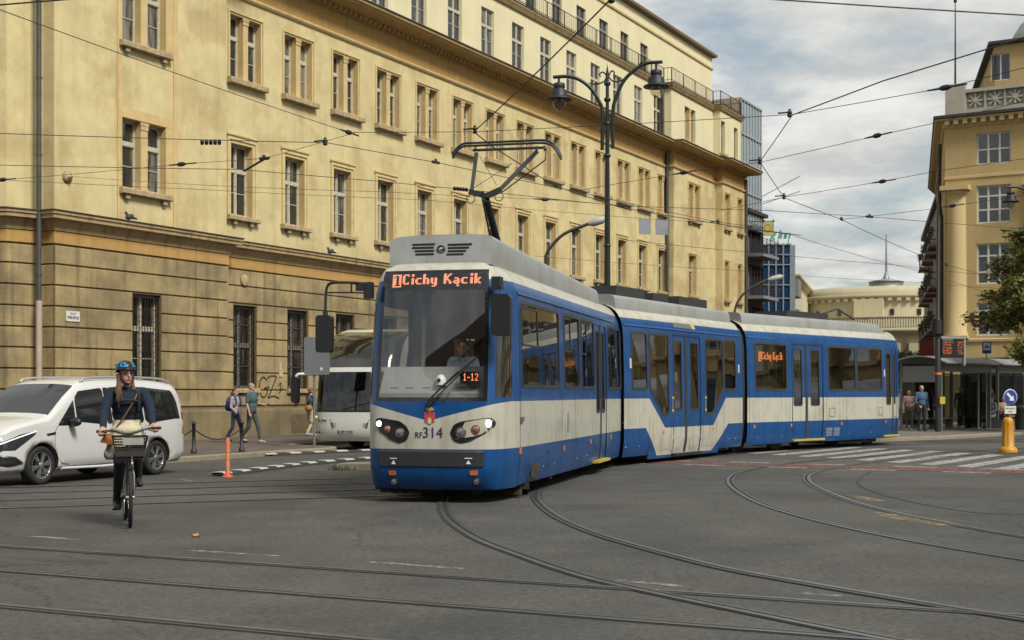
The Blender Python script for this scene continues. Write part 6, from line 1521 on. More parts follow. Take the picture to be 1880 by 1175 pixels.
# stop flag
yf=57.5; xf_=ray(1811)*yf; t=thing('stop_sign','blue tram stop flag with a white tram symbol above the shelter roof','stop sign',(xf_,yf,PH))
m=MB(); zt=hz(627,yf)-PH; m.tube([(0,0,0),(0,0,zt-.1)],.03,8); m.build('pole',GALV,t)
h_=22/F*yf; w_=16.5/F*yf; m=MB(); m.prism(rrect(-w_/2,w_/2,zt-h_,zt,.03),lambda a,b,d:(a,d,b),-.05,-.03); p_=m.build('sign_plate',M('sign_blue2',(.015,.05,.27),.4),t)
m=MB(); m.box(-w_*.38,w_*.38,-.056,-.051,zt-h_*.72,zt-h_*.10,0); m.box(-w_*.26,w_*.26,-.060,-.057,zt-h_*.53,zt-h_*.42,1); m.box(-w_*.2,w_*.2,-.060,-.057,zt-h_*.40,zt-h_*.37,1); m.box(-w_*.06,w_*.06,-.060,-.057,zt-h_*.36,zt-h_*.28,1); m.build('tram_symbol',[M('sign_white3',(.62,.62,.62),.4),BLACK],p_)
# shelters
SGL=glass('shelter_glass',(.55,.60,.60),.10,.8); SFR=M('shelter_grey',(.17,.175,.18),.5,.3,var=.15,vs=2); SRF=M('shelter_roof',(.27,.28,.28),.5,.2,var=.2,vs=1.5)
kd=Vector((.68,.733)).normalized(); ak=math.atan2(kd.y,kd.x)
def shelter(name,label,loc,L_,D,H,bays,endpanel=True,bench=True):
    t=thing(name,label,'bus shelter',(*loc,PH),ak)                    # local x along the kerb, local y away from the road
    m=MB()
    for k in range(bays+1):
        x=L_*k/bays
        for y in ((-D,0) if (k in (0,bays)) else (0,)): m.box(x-.05,x+.05,y-.05,y+.05,0,H)
    for y in (0,-D): m.box(0,L_,y-.05,y+.05,H-.35 if y else H-.12,H)
    for z in (.18,H-.42): m.box(.05,L_-.05,-.03,.03,z,z+.06)
    m.build('frame',SFR,t)
    g=[[(x,y,H+.02+.28*(1-((y+D/2)/(D/2+.35))**2)) for y in [(-D-.35)+(D+.7)*k/8 for k in range(9)]] for x in (-.3,L_+.3)]
    m=MB(); m.sheet(g,0,True); g2=[[(a,b,c-.05) for a,b,c in r] for r in g]; m.sheet(g2,0,True); 
    for e in (0,1):
        for k in range(8): m.quad(g[e][k],g[e][k+1],g2[e][k+1],g2[e][k])
    for e in (0,8): m.quad(g[0][e],g[1][e],g2[1][e],g2[0][e])
    m.build('roof',SRF,t)
    for k in range(bays):
        m=MB(); m.box(L_*k/bays+.06,L_*(k+1)/bays-.06,-.006,.006,.24,H-.44); m.build('glass_panel',SGL,t)
    for x in ((0,L_) if endpanel else ()):
        m=MB(); m.box(x-.006,x+.006,-D+.06,-.06,.24,H-.4); m.build('glass_panel',SGL,t)
    if bench:
        m=MB(); m.box(.5,L_-.5,-.55,-.15,.42,.46); 
        for x in (.8,L_/2,L_-.8): m.box(x-.03,x+.03,-.45,-.1,0,.42)
        m.build('bench',M('bench_grey',(.2,.2,.2),.5),t)
    return t
sh=shelter('tram_shelter','arched grey glass shelter right behind the standing man, left of the black panel',(15.9,55.6),4.6,1.7,2.72,3)
m=MB(); m.box(-.02,.04,-1.64,-.06,1.95,2.6); m.build('fascia_board',M('fascia_grey',(.22,.225,.23),.5),sh)
shelter('tram_shelter','long flat grey shelter at the right edge with the waiting people under it',(19.9,60.2),9.2,1.6,2.75,5,False)
t=thing('poster_stand','tall black back of an advertising panel between the two shelters','advertising panel',(ray(1788)*58.5,58.5,PH))
m=MB(); m.prism(rrect(-.17,.30,.05,1.98,.04),lambda a,b,d:(a,d,b),-.09,.09); m.build('panel',M('panel_black',(.012,.012,.016),.45),t); m=MB(); m.box(-.1,.2,-.14,.14,0,.06); m.build('foot',SFR,t)
t=thing('shelter_column','slim pale post in front of the black advertising panel','post',(ray(1796)*57.6,57.6,PH)); m=MB(); m.tube([(0,0,0),(0,0,2.75)],.05,8); m.lathe([(.12,0),(.12,.03)],(0,0,0),10); m.build('post',GALV,t)
t=thing('waste_bin','dark round litter bin at the right edge behind the arrow sign','litter bin',(ray(1876)*56,56,PH)); m=MB(); m.lathe([(.24,0),(.27,.1),(.28,.85),(.3,.88),(.26,.98),(0,1.02)],(0,0,0),16); m.build('bin_body',M('bin_dark',(.03,.035,.03),.6),t)
# crumpled orange leaf on the road
x,y=gp(360,986); random.seed(4); m=MB(); m.ell((0,0,.02),(.04,.026,.02),9,6); m.v=[(a+random.uniform(-.012,.012),b+random.uniform(-.012,.012),max(.002,c+random.uniform(-.012,.012))) for a,b,c in m.v]; o=m.build('fallen_leaf',M('leaf_orange',(.42,.20,.07),.8)); o.location=(x,y,.002); tag(o,'small crumpled orange scrap lying on the road below the cyclist','leaf')
# ------------------------------------------------------------------ white people carrier
VANP=M('van_white',(.56,.565,.56),.25,coat=.7,var=.04,vs=2); VGL=M('van_glass',(.012,.013,.015),.03,spec=.9); VBK=M('van_black',(.012,.012,.013),.45)
TYRE=M('tyre',(.016,.016,.016),.85,var=.2,vs=12); RIM=M('rim_silver',(.42,.42,.43),.3,.8); RIMD=M('rim_dark',(.03,.03,.032),.5)
vb=Vector((.394,.919)).normalized(); vr=Vector((vb.y,-vb.x))
fw=Vector((ray(75)*24.1,24.1)); vo=fw-vb*.93-vr*.90                   # centre of the front bumper
VAN=thing('van','white people carrier with dark glass and roof rails behind the cyclist','van',(vo.x,vo.y,0),math.atan2(-vb.x,vb.y))
TOPC=[(0,.74),(.04,.88),(.12,.98),(.3,1.05),(.7,1.14),(1.10,1.20),(1.32,1.36),(1.62,1.58),(1.95,1.78),(2.2,1.85),(2.6,1.885),(3.4,1.90),(4.2,1.885),(4.75,1.84),(4.95,1.78),(5.06,1.62),(5.12,1.35),(5.14,1.0)]
WC=[(0,.66),(.04,.74),(.12,.82),(.3,.90),(.7,.945),(1.2,.962),(4.3,.962),(4.75,.945),(5.0,.90),(5.14,.83)]
def vx(y,z):
    w=itp(WC,y)
    if z<.42: return w*(.93+.07*max(0,z-.2)/.22)
    if z<=1.02: return w*(1-.012*abs(z-.62)/.4)
    return w*(.988-.175*((z-1.02)/.78)**1.15)
def vring(y):
    zt=itp(TOPC,y); zb=.24 if .1<y<5.0 else .32
    zs=[zb,zb+.06,.45,.62,.80]; zbelt=min(1.02,zt-.10); zs.append(zbelt)
    for t in (.25,.5,.75,.9): zs.append(zbelt+(zt-.06-zbelt)*t)
    R=[(0,zb)]+[(vx(y,z)*(.94 if i==0 else 1),z) for i,z in enumerate(zs)]
    xe=vx(y,zt-.06); R+= [(xe-.05,zt-.025),(xe-.16,zt-.002),(xe*.5,zt+.018),(0,zt+.025)]
    return R
ys=sorted({a for a,_ in TOPC}|{.02,.2,.5,.9,1.2,1.5,1.8,3.0,3.8,4.5,4.85,5.0})
m=MB(); g=[]
for y in ys:
    R=vring(y); g.append([(-x,y,z) for x,z in R[:0:-1]]+[(x,y,z) for x,z in R])
n=len(g[0])
vs_=[p for r in g for p in r]
fs=[(i*n+j,i*n+(j+1)%n,(i+1)*n+(j+1)%n,(i+1)*n+j) for i in range(len(g)-1) for j in range(n)]
m.add(vs_,fs,0,True)
m.add(g[0],[tuple(range(n))[::-1]],0,False); m.add(g[-1],[tuple(range(n))],0,False)
VB=m.build('body',[VANP,VBK],VAN,weld=True)
cut=MB(); WA=(.93,.93+3.2)
for y in WA: cut.lathe([(.40,-1.2),(.40,1.2)],(0,y,.345),28,0,'x')
co_=cut.build('wheel_cut',[VBK]); co_.parent=VAN
bm_=VB.modifiers.new('arch','BOOLEAN'); bm_.object=co_; bm_.operation='DIFFERENCE'; bm_.solver='EXACT'
applied(VB)
for p in VB.data.polygons:
    c=p.center
    if any((c.y-y)**2+(c.z-.345)**2<.42**2 for y in WA) and abs(p.normal.x)<.5 and abs(c.x)<.93: p.material_index=1
bpy.data.objects.remove(co_)
vf=lambda a,b,d:(vx(a,b)+d,a,b)
m=MB(); m.box(-.75,.75,.6,4.5,.3,.5); m.build('floor_pan',VBK,VAN)
def vglass(poly,name,mat=VGL,d=.006,r=.05,sg=1):
    P=rpoly(poly,r); 
    q=MB(); 
    # thin strips so that the pane follows the curved side
    zs=[min(p[1] for p in P),max(p[1] for p in P)]
    def span(z):
        xs=[]
        for (a,b),(c,e_) in zip(P,P[1:]+P[:1]):
            if (b-z)*(e_-z)<=0 and abs(e_-b)>1e-9: xs.append(a+(c-a)*(z-b)/(e_-b))
        return min(xs),max(xs)
    rows=[]
    for k in range(13):
        z=zs[0]+.002+(zs[1]-zs[0]-.004)*k/12; y0,y1=span(z)
        rows.append([(sg*(vx(y0+(y1-y0)*j/10,z)+d),y0+(y1-y0)*j/10,z) for j in range(11)])
    q.sheet(rows,0,True)
    E=[r[0] for r in rows]; E2=[r[-1] for r in rows]; off=lambda p:(p[0]-sg*.02,p[1],p[2])
    for L_ in (E,E2,rows[0],rows[-1]): q.sheet([L_,[off(p) for p in L_]],0,False)
    return q.build(name,mat,VAN)
for sg in (1,-1):
    vglass([(1.30,1.04),(1.78,1.04),(1.80,1.50)],'quarter_window',d=.006,r=.03,sg=sg)
    vglass([(1.82,1.06),(2.62,1.05),(2.64,1.72),(2.02,1.70),(1.84,1.54)],'front_side_window',sg=sg)
    vglass([(2.66,1.05),(2.80,1.05),(2.80,1.73),(2.66,1.73)],'door_pillar',VBK,.005,.015,sg=sg)
    vglass([(2.83,1.05),(3.72,1.05),(3.72,1.74),(2.83,1.74)],'sliding_window',sg=sg)
    vglass([(3.76,1.05),(4.92,1.06),(4.86,1.48),(4.70,1.70),(3.76,1.74)],'rear_side_window',r=.08,sg=sg)
m=MB(); g=[]
for k in range(7):
    t=k/6; y=1.17+(1.93-1.17)*t; zt=itp(TOPC,y); xe=vx(y,zt-.06)-.07
    g.append([(xe*s,y-.006,zt+.03-.035*abs(s)**3) for s in [q/4 for q in range(-4,5)]])
m.sheet(g,0,True); m.build('windscreen',M('van_screen',(.02,.022,.024),.03,spec=.9),VAN)
m=MB(); m.tube([(.45,1.15,1.235),(-.25,1.22,1.30)],.012,5); m.tube([(-.2,1.13,1.22),(-.65,1.22,1.29)],.012,5); m.build('wiper',VBK,VAN)
sm=[]
def seam(pts):
    q=MB(); q.tube([vf(a,b,.0) for a,b in pts],.006,4); q.build('door_seam',VBK,VAN)
seam([(1.30,1.03),(1.22,.9),(1.24,.55),(1.42,.36),(1.6,.33)]); seam([(2.72,1.04),(2.72,.36)]); seam([(3.75,1.04),(3.74,.80),(3.62,.55),(3.6,.38)]); seam([(1.3,.30),(3.6,.30)])
seam([(3.78,.985),(4.9,.985)])
m=MB(); m.tube([vf(a,b,.012) for a,b in ((1.42,.27),(2.5,.255),(3.62,.27))],.03,6); m.build('sill_trim',VANP,VAN)
for y in (2.5,2.95):
    m=MB(); m.prism(rrect(y-.12,y+.12,.86,.92,.025),vf,-.01,.035); m.build('door_handle',VANP,VAN)
m=MB(); c=Vector(vf(1.62,1.10,.13)); m.ell(c,(.14,.075,.085),12,8); m.v=[(a,b+.02*(c-1.1),c) for a,b,c in m.v]; m.bar(vf(1.66,1.05,0),c+Vector((-.02,.02,-.03)),.06,.05); m.build('wing_mirror',VBK,VAN)
m=MB(); m.prism([(1.02,.90),(1.25,.93),(1.24,.885),(1.04,.865)],vf,-.002,.008); m.build('wing_vent',VBK,VAN)
# lamps: swept headlamp wrapping the corner, bumper intake, tail lamp
HDM=M('headlamp_dark',(.03,.032,.035),.08,spec=.9)
hl=vglass([(.035,.60),(.30,.63),(.74,.89),(.80,.965),(.40,.90),(.05,.76)],'headlight',HDM,.008,.02); vglass([(.035,.60),(.30,.63),(.74,.89),(.80,.965),(.40,.90),(.05,.76)],'headlight',HDM,.008,.02,-1)
m=MB(); m.tube([vf(a,b,.012) for a,b in ((.06,.735),(.12,.765),(.25,.815),(.40,.86),(.60,.91),(.77,.95))],.011,5); m.build('light_strip',M('drl_white',(.75,.75,.75),.2,emit=(.9,.95,1),es=.5),hl)
it=vglass([(.03,.36),(.22,.345),(.47,.40),(.30,.50),(.04,.54)],'bumper_intake',VBK,.006,.02); m=MB(); m.tube([vf(a,b,.014) for a,b in ((.04,.555),(.30,.515),(.47,.41))],.012,5); m.build('chrome_strip',CHROME,it)
m=MB(); m.prism(rrect(-.55,.55,.62,.78,.04),lambda a,b,d:(a,.0-d,b),-.02,.02); m.prism(rrect(-.62,.62,.34,.50,.04),lambda a,b,d:(a,.02-d,b),-.02,.02); m.build('grille',VBK,VAN)
m=MB(); m.prism([(4.98,.80),(5.10,.80),(5.095,1.22),(5.0,1.24)],vf,-.004,.012); m.build('tail_lamp',M('tail_red',(.30,.03,.02),.2),VAN)
for x in (-.72,.72):
    m=MB(); m.tube(cr([(x,2.15,1.83),(x,2.35,1.905),(x,3.4,1.93),(x,4.45,1.91),(x,4.75,1.83)],4),.024,6); m.build('roof_rail',M('rail_alu',(.5,.5,.5),.35,.6),VAN)
def wheel(par,x,y,r=.345,w=.23,spokes=6,zc=None,rim=.72):
    zc=zc or r; s=1 if x>0 else -1
    o=MB(); o.lathe([(r*.62,-w/2),(r*.92,-w/2),(r,-w/2+.03),(r,w/2-.03),(r*.93,w/2),(r*.72,w/2),(r*.70,w/2-.03)],(0,0,0),32,0,'x',caps=False); o.xf(Matrix.Translation((x-s*w/2,y,zc))@Matrix.Rotation(0 if s>0 else PI,4,'Z'))
    t=o.build('wheel',TYRE,par)
    o=MB(); R=r*rim; o.lathe([(R,.0),(R,.04),(R*.95,.055),(R*.92,.02),(R*.9,-.08)],(0,0,0),32,0,'x',caps=False); o.lathe([(R*.9,-.07),(0,-.07)],(0,0,0),24,1,'x',caps=False)
    for k in range(spokes):
        a=2*PI*k/spokes+.2
        for e in (-.13,.13):
            p=lambda rr,an:Vector((.03,rr*math.cos(an),rr*math.sin(an)))
            o.bar(p(R*.16,a),p(R*.94,a+e),R*.13,.03,0)
    o.lathe([(R*.22,.045),(R*.18,.055),(0,.055)],(0,0,0),14,0,'x'); o.xf(Matrix.Translation((x-s*.055,y,zc))@Matrix.Rotation(0 if s>0 else PI,4,'Z'))
    o.build('rim',[RIM,RIMD],t); return t
for y in WA:
    for x in (-.925,.925): wheel(VAN,x,y)
# ------------------------------------------------------------------ white coach behind the tram
bd=Vector((.33,.944)).normalized(); br_=Vector((bd.y,-bd.x)); bo=Vector((ray(581)*40.0,40.0))+br_*1.52-bd*.95
BUS=thing('coach','white touring coach with a huge raked front window, half hidden by the tram','coach',(bo.x,bo.y,0),math.atan2(-bd.x,bd.y))
CW=M('coach_white',(.62,.62,.58),.3,coat=.5,var=.06,vs=1.5); CGL=M('coach_upper_glass',(.014,.013,.011),.04,spec=1.0,coat=.5); CG2=glass('coach_front_glass',(.25,.27,.27),.07,.8); CBK=M('coach_black',(.010,.010,.011),.25)
PLc=[(0,0),(.35,.01),(.70,.045),(.95,.11),(1.10,.20),(1.19,.33),(1.245,.55),(1.275,1.0)]
S0c=[(.26,.14),(.42,.04),(.62,.0),(1.1,.0),(1.5,.03),(2.24,.16),(2.36,.19),(2.7,.36),(3.0,.62),(3.25,.98),(3.42,1.45),(3.52,2.0)]
def cn(x,z,d=0.0):
    ax=abs(x); k=1-.03*max(0,z-2.3)-(.0 if z<3.3 else (z-3.3)*.35); ds=itp(PLc,ax); s=itp(S0c,z); return (x*k,ds+s*(1-.35*ds)-d,z)
colc=[-p[0] for p in PLc[:0:-1]]+[p[0] for p in PLc]; rowc=[.26,.34,.42,.62,.85,1.08,1.14,1.4,1.8,2.23,2.36,2.5,2.7,2.85,3.0,3.12,3.25,3.34,3.42,3.48,3.52]
bw=MB(); gl=MB(); up=MB(); bk=MB()
for i in range(len(colc)-1):
    for j in range(len(rowc)-1):
        a,b=colc[i],colc[i+1]; z0,z1=rowc[j],rowc[j+1]; cx=abs(a+b)/2; cz=(z0+z1)/2
        q=[cn(a,z0),cn(b,z0),cn(b,z1),cn(a,z1)]
        if 1.14<cz<2.23 and cx<1.15: gl.add(q,[(0,1,2,3)],0,True)
        elif 1.08<cz<2.23 and cx<1.24: bk.add(q,[(0,1,2,3)],0,True)
        elif 2.36<cz<3.42 and cx<1.24: up.add(q,[(0,1,2,3)],0,True)
        else: bw.add(q,[(0,1,2,3)],0,True)
g=[]
for j,z in enumerate(rowc): 
    p=cn(1.275,z); g.append([(p[0],p[1],z),(p[0],11.5,z)])
bw.sheet(g[:6],0,True); bw.sheet([[(-a,b,c) for a,b,c in r] for r in g[:6]],0,True); bw.sheet(g[-4:],0,True); bw.sheet([[(-a,b,c) for a,b,c in r] for r in g[-4:]],0,True)
sd=MB(); sd.sheet(g[5:-3],0,True); sd.sheet([[(-a,b,c) for a,b,c in r] for r in g[5:-3]],0,True)
e=[cn(x,3.52) for x in colc]; bw.add(e+[(1.1,11.5,3.52),(-1.1,11.5,3.52)],[tuple(range(len(e)))+(len(e),len(e)+1)],0,False); bw.quad((-1.27,11.5,.26),(1.27,11.5,.26),(1.1,11.5,3.52),(-1.1,11.5,3.52))
CB=bw.build('body',CW,BUS,weld=True); gl.build('windscreen',CG2,BUS,weld=True); up.build('upper_window',CGL,BUS,weld=True); bk.build('windscreen_surround',CBK,BUS,weld=True); sd.build('side_glazing',CGL,BUS,weld=True)
m=MB(); m.prism([(.35,1.0),(.45,1.22),(.9,1.28),(1.3,1.25),(1.3,.9)],lambda a,b,d:(d,a,b),-1.15,1.15); m.box(-1.15,1.15,2.6,2.7,.8,3.2); m.box(.2,.75,1.5,1.65,1.0,2.1); m.box(-.75,-.2,1.9,2.05,1.0,2.1); m.build('dashboard',M('coach_dash',(.025,.025,.027),.7),BUS)
cf_=lambda a,b,d: cn(a,b,d)
for sg in (-1,1):
    m=MB(); P=[(sg*.72,.86),(sg*1.00,.93),(sg*1.235,1.00),(sg*1.24,.90),(sg*1.05,.80),(sg*.74,.80)]
    m.prism(P,cf_,-.01,.012,0); hl=m.build('headlight',M('coach_lamp_glass',(.20,.20,.20),.1,.4),BUS)
    for x,c_ in ((.85,LENSG),(.99,LENSG)):
        p=cn(sg*x,.865,.014); m=MB(); m.lathe([(.05,.01),(.045,-.012),(0,-.015)],p,12,0,'y'); m.build('lens',c_,hl)
    p=cn(sg*1.16,.945,.015); m=MB(); m.ell(p,(.06,.03,.03),10,6); m.build('indicator',M('indicator_lit',(.6,.25,.03),.3,emit=(1,.5,.08),es=1.2),hl)
m=MB(); m.prism([(-.55,.62),(.55,.62),(.60,.80),(-.60,.80)],cf_,-.01,.006,0); 
for k in range(3): m.prism([(-.53,.655+k*.045),(.53,.655+k*.045),(.54,.675+k*.045),(-.54,.675+k*.045)],cf_,.006,.012,1)
m.prism([(-.62,.84),(.62,.84),(.62,.865),(-.62,.865)],cf_,-.002,.004,0); m.build('grille',[M('coach_grille',(.05,.05,.05),.5),M('coach_slat',(.16,.16,.16),.4)],BUS)
PX=-.10
m=MB(); m.prism(rrect(PX-.26,PX+.26,.455,.57,.012,2),cf_,.004,.014,0); m.prism([(PX-.258,.458),(PX-.215,.458),(PX-.215,.567),(PX-.258,.567)],cf_,.014,.0155,1); pl=m.build('number_plate',[M('plate_white',(.5,.5,.5),.4),M('plate_blue',(.01,.03,.2),.4)],BUS)
text_mesh('KPI 27799',.125,BLACK,'lettering',pl,frame_mtx((PX+.02,cn(PX,.51)[1]-.018,.512),(1,0,0),(0,0,1)),ext=.001,sx=.72,bold=.001)
for x in (-1.13,-1.0): 
    p=cn(x,.50,.006); m=MB(); m.lathe([(.04,.01),(.038,-.006),(0,-.008)],p,12,0,'y'); m.build('fog_lamp',CBK,BUS)
m=MB(); m.tube(cr([cn(-1.2,2.18,.02),(-1.4,.15,2.17),(-1.62,.02,2.16),(-1.70,.0,2.05)],4),.045,7); ma=m.build('mirror_arm',CW,BUS); m=MB(); m.prism(rrect(-1.80,-1.60,1.35,2.10,.08),lambda a,b,d:(a,d,b),-.10,.10); m.build('mirror_housing',CBK,ma)
m=MB(); m.bar(cn(-.2,1.16,.02),cn(.6,1.35,.02),.03); m.build('wiper',CBK,BUS)
for x in (-1.2,1.2): wheel(BUS,x,2.7,.50,.3,8,.5,.62); wheel(BUS,x,8.9,.50,.3,8,.5,.62)
m=MB(); m.box(-1.1,1.1,.4,11,.26,.5); m.build('underframe',CBK,BUS)
# ------------------------------------------------------------------ people
SKIN=M('skin',(.47,.27,.19),.55,var=.06,vs=20); SHOE=M('shoe_dark',(.02,.018,.017),.6); EYE=M('eye_dark',(.03,.02,.015),.3); LIP=M('lips',(.30,.10,.085),.5)
class Body:
    def __init__(s): s.p=[]
    def c(s,a,b,ra,rb,mat): s.p.append(('c',Vector(a),Vector(b),ra,rb,mat)); return s
    def e(s,c,r,mat,rot=None): s.p.append(('e',Vector(c),Vector(r),rot,None,mat)); return s
    def build(s,name,mats,parent,vox=.014,smooth=3):
        m=MB()
        for k,a,b,r0,r1,mi in s.p:
            if k=='c':
                d=(b-a); L_=d.length; d.normalize()
                pts=[];rs=[]
                for q in range(4): t=q/3; an=PI/2*t; pts.append(a-d*ra_(r0)*math.cos(an)); rs.append(max(1e-3,r0*math.sin(an)))
                for q in range(1,4): pts.append(a.lerp(b,q/4)); rs.append(r0+(r1-r0)*q/4)
                for q in range(4): t=q/3; an=PI/2*t; pts.append(b+d*r1*math.sin(an)); rs.append(max(1e-3,r1*math.cos(an)))
                m.tube(pts,rs,10)
            else: m.ell(a,b,14,10,rot=r0)
        o=m.build(name,mats,parent)
        rm=o.modifiers.new('r','REMESH'); rm.mode='VOXEL'; rm.voxel_size=vox; rm.use_smooth_shade=True
        sm=o.modifiers.new('s','SMOOTH'); sm.iterations=smooth; sm.factor=.5
        applied(o); me=o.data
        while len(me.materials)<len(mats): me.materials.append(mats[len(me.materials)])
        for i,mt in enumerate(mats): me.materials[i]=mt
        n=len(me.polygons); C=np.empty(n*3); me.polygons.foreach_get('center',C); C=C.reshape(-1,3)
        best=np.full(n,1e9); idx=np.zeros(n,int)
        for k,a,b,r0,r1,mi in s.p:
            if k=='c':
                A=np.array(a);Bv=np.array(b);d=Bv-A;t=np.clip(((C-A)@d)/max(d@d,1e-9),0,1); D=np.linalg.norm(C-(A+t[:,None]*d),axis=1)-(r0+(r1-r0)*t)
            else:
                R=np.array(r0.transposed()) if r0 else np.eye(3); q=(C-np.array(a))@R.T/np.array(b); l=np.linalg.norm(q,axis=1); D=(l-1)*min(b)
            w=D<best; best[w]=D[w]; idx[w]=mi
        me.polygons.foreach_set('material_index',idx.astype(np.int32)); me.polygons.foreach_set('use_smooth',np.ones(n,bool)); me.update(); return o
def ra_(r): return r
def hand(B,w,d,side,s=1.0,curl=.4,mat=0,down=Vector((0,0,-1))):
    """palm and five fingers from wrist w pointing along d"""
    w=Vector(w); d=Vector(d).normalized(); x=d.cross(down if abs(d.dot(down))<.9 else Vector((0,-1,0))).normalized(); nrm=x.cross(d)
    B.c(w,w+d*.075*s,.026*s,.030*s,mat); B.c(w+d*.07*s-x*.022*s,w+d*.07*s+x*.022*s,.018*s,.018*s,mat)
    for k,(o,l) in enumerate(((-.031,.060),(-.011,.072),(.010,.068),(.030,.052))):
        a=w+d*.085*s+x*o*s; b=a+(d*math.cos(curl)+nrm*math.sin(curl))*l*.55*s; c=b+(d*math.cos(curl*2.2)+nrm*math.sin(curl*2.2))*l*.5*s
        B.c(a,b,.0098*s,.009*s,mat); B.c(b,c,.009*s,.0075*s,mat)
    a=w+d*.03*s+x*.028*s*side; b=a+(d*.7+x*side*.8+nrm*.3).normalized()*.04*s; c=b+(d+nrm*.5).normalized()*.03*s
    B.c(a,b,.0115*s,.0105*s,mat); B.c(b,c,.0105*s,.008*s,mat)
def head(B,c,yaw,s=1.0,mat=0,pitch=0.0):
    R=Matrix.Rotation(yaw,3,'Z')@Matrix.Rotation(pitch,3,'X'); c=Vector(c); q=lambda x,y,z:c+R@Vector((x*s,y*s,z*s))
    B.e(q(0,.012,.025),(.074*s,.092*s,.092*s),mat,R); B.e(q(0,-.018,-.045),(.056*s,.066*s,.070*s),mat,R); B.e(q(0,-.062,-.088),(.024*s,.022*s,.022*s),mat)
    B.c(q(0,-.088,.015),q(0,-.103,-.022),.009*s,.014*s,mat); B.e(q(0,-.078,-.056),(.024*s,.014*s,.014*s),mat,R); B.c(q(-.04,-.072,.035),q(.04,-.072,.035),.014*s,.014*s,mat)
    for k in (-1,1): B.e(q(k*.076,.012,-.01),(.012*s,.022*s,.032*s),mat,R)
    return q,R
def face(q,R,s,parent):
    m=MB()
    for k in (-1,1): m.ell(q(k*.031,-.083,.012),(.012*s,.008*s,.007*s),8,6,0,R); m.obox(q(k*.032,-.088,.034),R@Vector((1,0,.12*k)),R@Vector((0,1,0)),R@Vector((0,0,1)),.018*s,.004,.004*s,0)
    m.ell(q(0,-.093,-.057),(.020*s,.006*s,.006*s),8,6,1,R); m.build('face',[EYE,LIP],parent)
def hair(q,R,s,parent,mat,kind='short'):
    m=MB(); random.seed(17)
    m.ell(q(0,.026,.048),(.083*s,.092*s,.083*s),14,9,0,R); m.ell(q(0,.052,-.005),(.076*s,.060*s,.070*s),12,8,0,R)
    if kind=='long':
        for x in (-1,0,1): m.tube([q(x*.055,.06,.0),q(x*.07,.085,-.12),q(x*.06,.07,-.25)],[.05*s,.05*s,.02*s],8)
    if kind=='bun': m.ell(q(0,.12,.06),(.045*s,.045*s,.045*s),8,6)
    m.build('hair',mat,parent)
def glasses(q,R,s,parent,mat=BLACK):
    m=MB()
    for k in (-1,1):
        m.tube([q(k*.034+.024*math.cos(a),-.100,.010+.018*math.sin(a)) for a in [2*PI*i/12 for i in range(12)]],.0028*s,5,closed=True); m.tube([q(k*.058,-.097,.014),q(k*.076,.0,.012)],.0025,4)
    m.tube([q(-.010,-.103,.014),q(.010,-.103,.014)],.0028,4); m.build('glasses',mat,parent)
HAIRS={k:M('hair_'+k,c,.75,var=.3,vs=40) for k,c in dict(grey=(.24,.23,.21),brown=(.075,.038,.018),dark=(.018,.013,.010),blond=(.30,.19,.075),ginger=(.20,.075,.03)).items()}
def cl(name,c): return M('cloth_'+name,c,.9,var=.18,vs=14,bump=.15,bs=90)
def person(label,loc,rz,P,mats,top='top',hairc='dark',hairk='short',yaw=0.0,group=None,vox=.016,s=1.0,build=1.0,glass_=False,bare_arms=False,pitch=0.0,skirt=None,short_sleeve=False):
    """P: joints in metres (hips hipL.. ) ; mats: top, bottom, shoes"""
    t=thing('person',label,'person',loc,rz,group)
    B=Body(); b=build
    pe,ch,nk=Vector(P['pelvis']),Vector(P['chest']),Vector(P['neck'])
    ax=(ch-pe).normalized(); 
    rot=Matrix.Rotation(P.get('twist',0),3,'Z')
    B.e(pe+Vector((0,0,.02)),(.165*b,.125*b,.13),2,rot); B.e(pe.lerp(ch,.40),(.150*b,.115*b,.17),1,rot); B.e(ch,(.178*b,.122*b,.19),1,rot)
    B.c(Vector(P['shL'])*.9+nk*.1,Vector(P['shR'])*.9+nk*.1,.072*b,.072*b,1); B.c(ch.lerp(nk,.7),nk,.075,.055,1); B.c(nk,Vector(P['head'])+Vector((0,.02,-.06)),.052,.050,0)
    for S in 'LR':
        sh,el,wr=Vector(P['sh'+S]),Vector(P['el'+S]),Vector(P['wr'+S]); am=0 if bare_arms else 1
        if short_sleeve: B.c(sh,sh.lerp(el,.75),.066*b,.058*b,1); B.c(sh.lerp(el,.75),el,.042,.040,0); B.c(el,wr,.040,.028,0)
        else: B.c(sh,el,.062*b,.050*b,am); B.c(el,wr,.048*b,.036,am)
        hand(B,wr,P.get('hd'+S,(wr-el)),1 if S=='L' else -1,1.0,P.get('curl',.5))
        hp,kn,an=Vector(P['hip'+S]),Vector(P['kn'+S]),Vector(P['an'+S]); to=Vector(P.get('to'+S,an+Vector((0,-.17,-.05))))
        B.c(hp,kn,.088*b,.060*b,2); B.c(kn,an+Vector((0,0,.04)),.062*b,.050,2); B.c(an+Vector((0,.04,-.03)),to,.042,.034,3); B.c(an+Vector((0,0,.03)),an+Vector((0,0,-.03)),.045,.045,3)
    if skirt: 
        for S in 'LR': B.c(Vector(P['hip'+S]),Vector(P['hip'+S]).lerp(Vector(P['kn'+S]),.9),.11,.12,2)
    q,R=head(B,P['head'],yaw,s,0,pitch)
    o=B.build('body',[SKIN]+list(mats),t,vox)
    face(q,R,s,t); hair(q,R,s,t,HAIRS[hairc],hairk)
    if glass_: glasses(q,R,s,t)
    return t,q,R
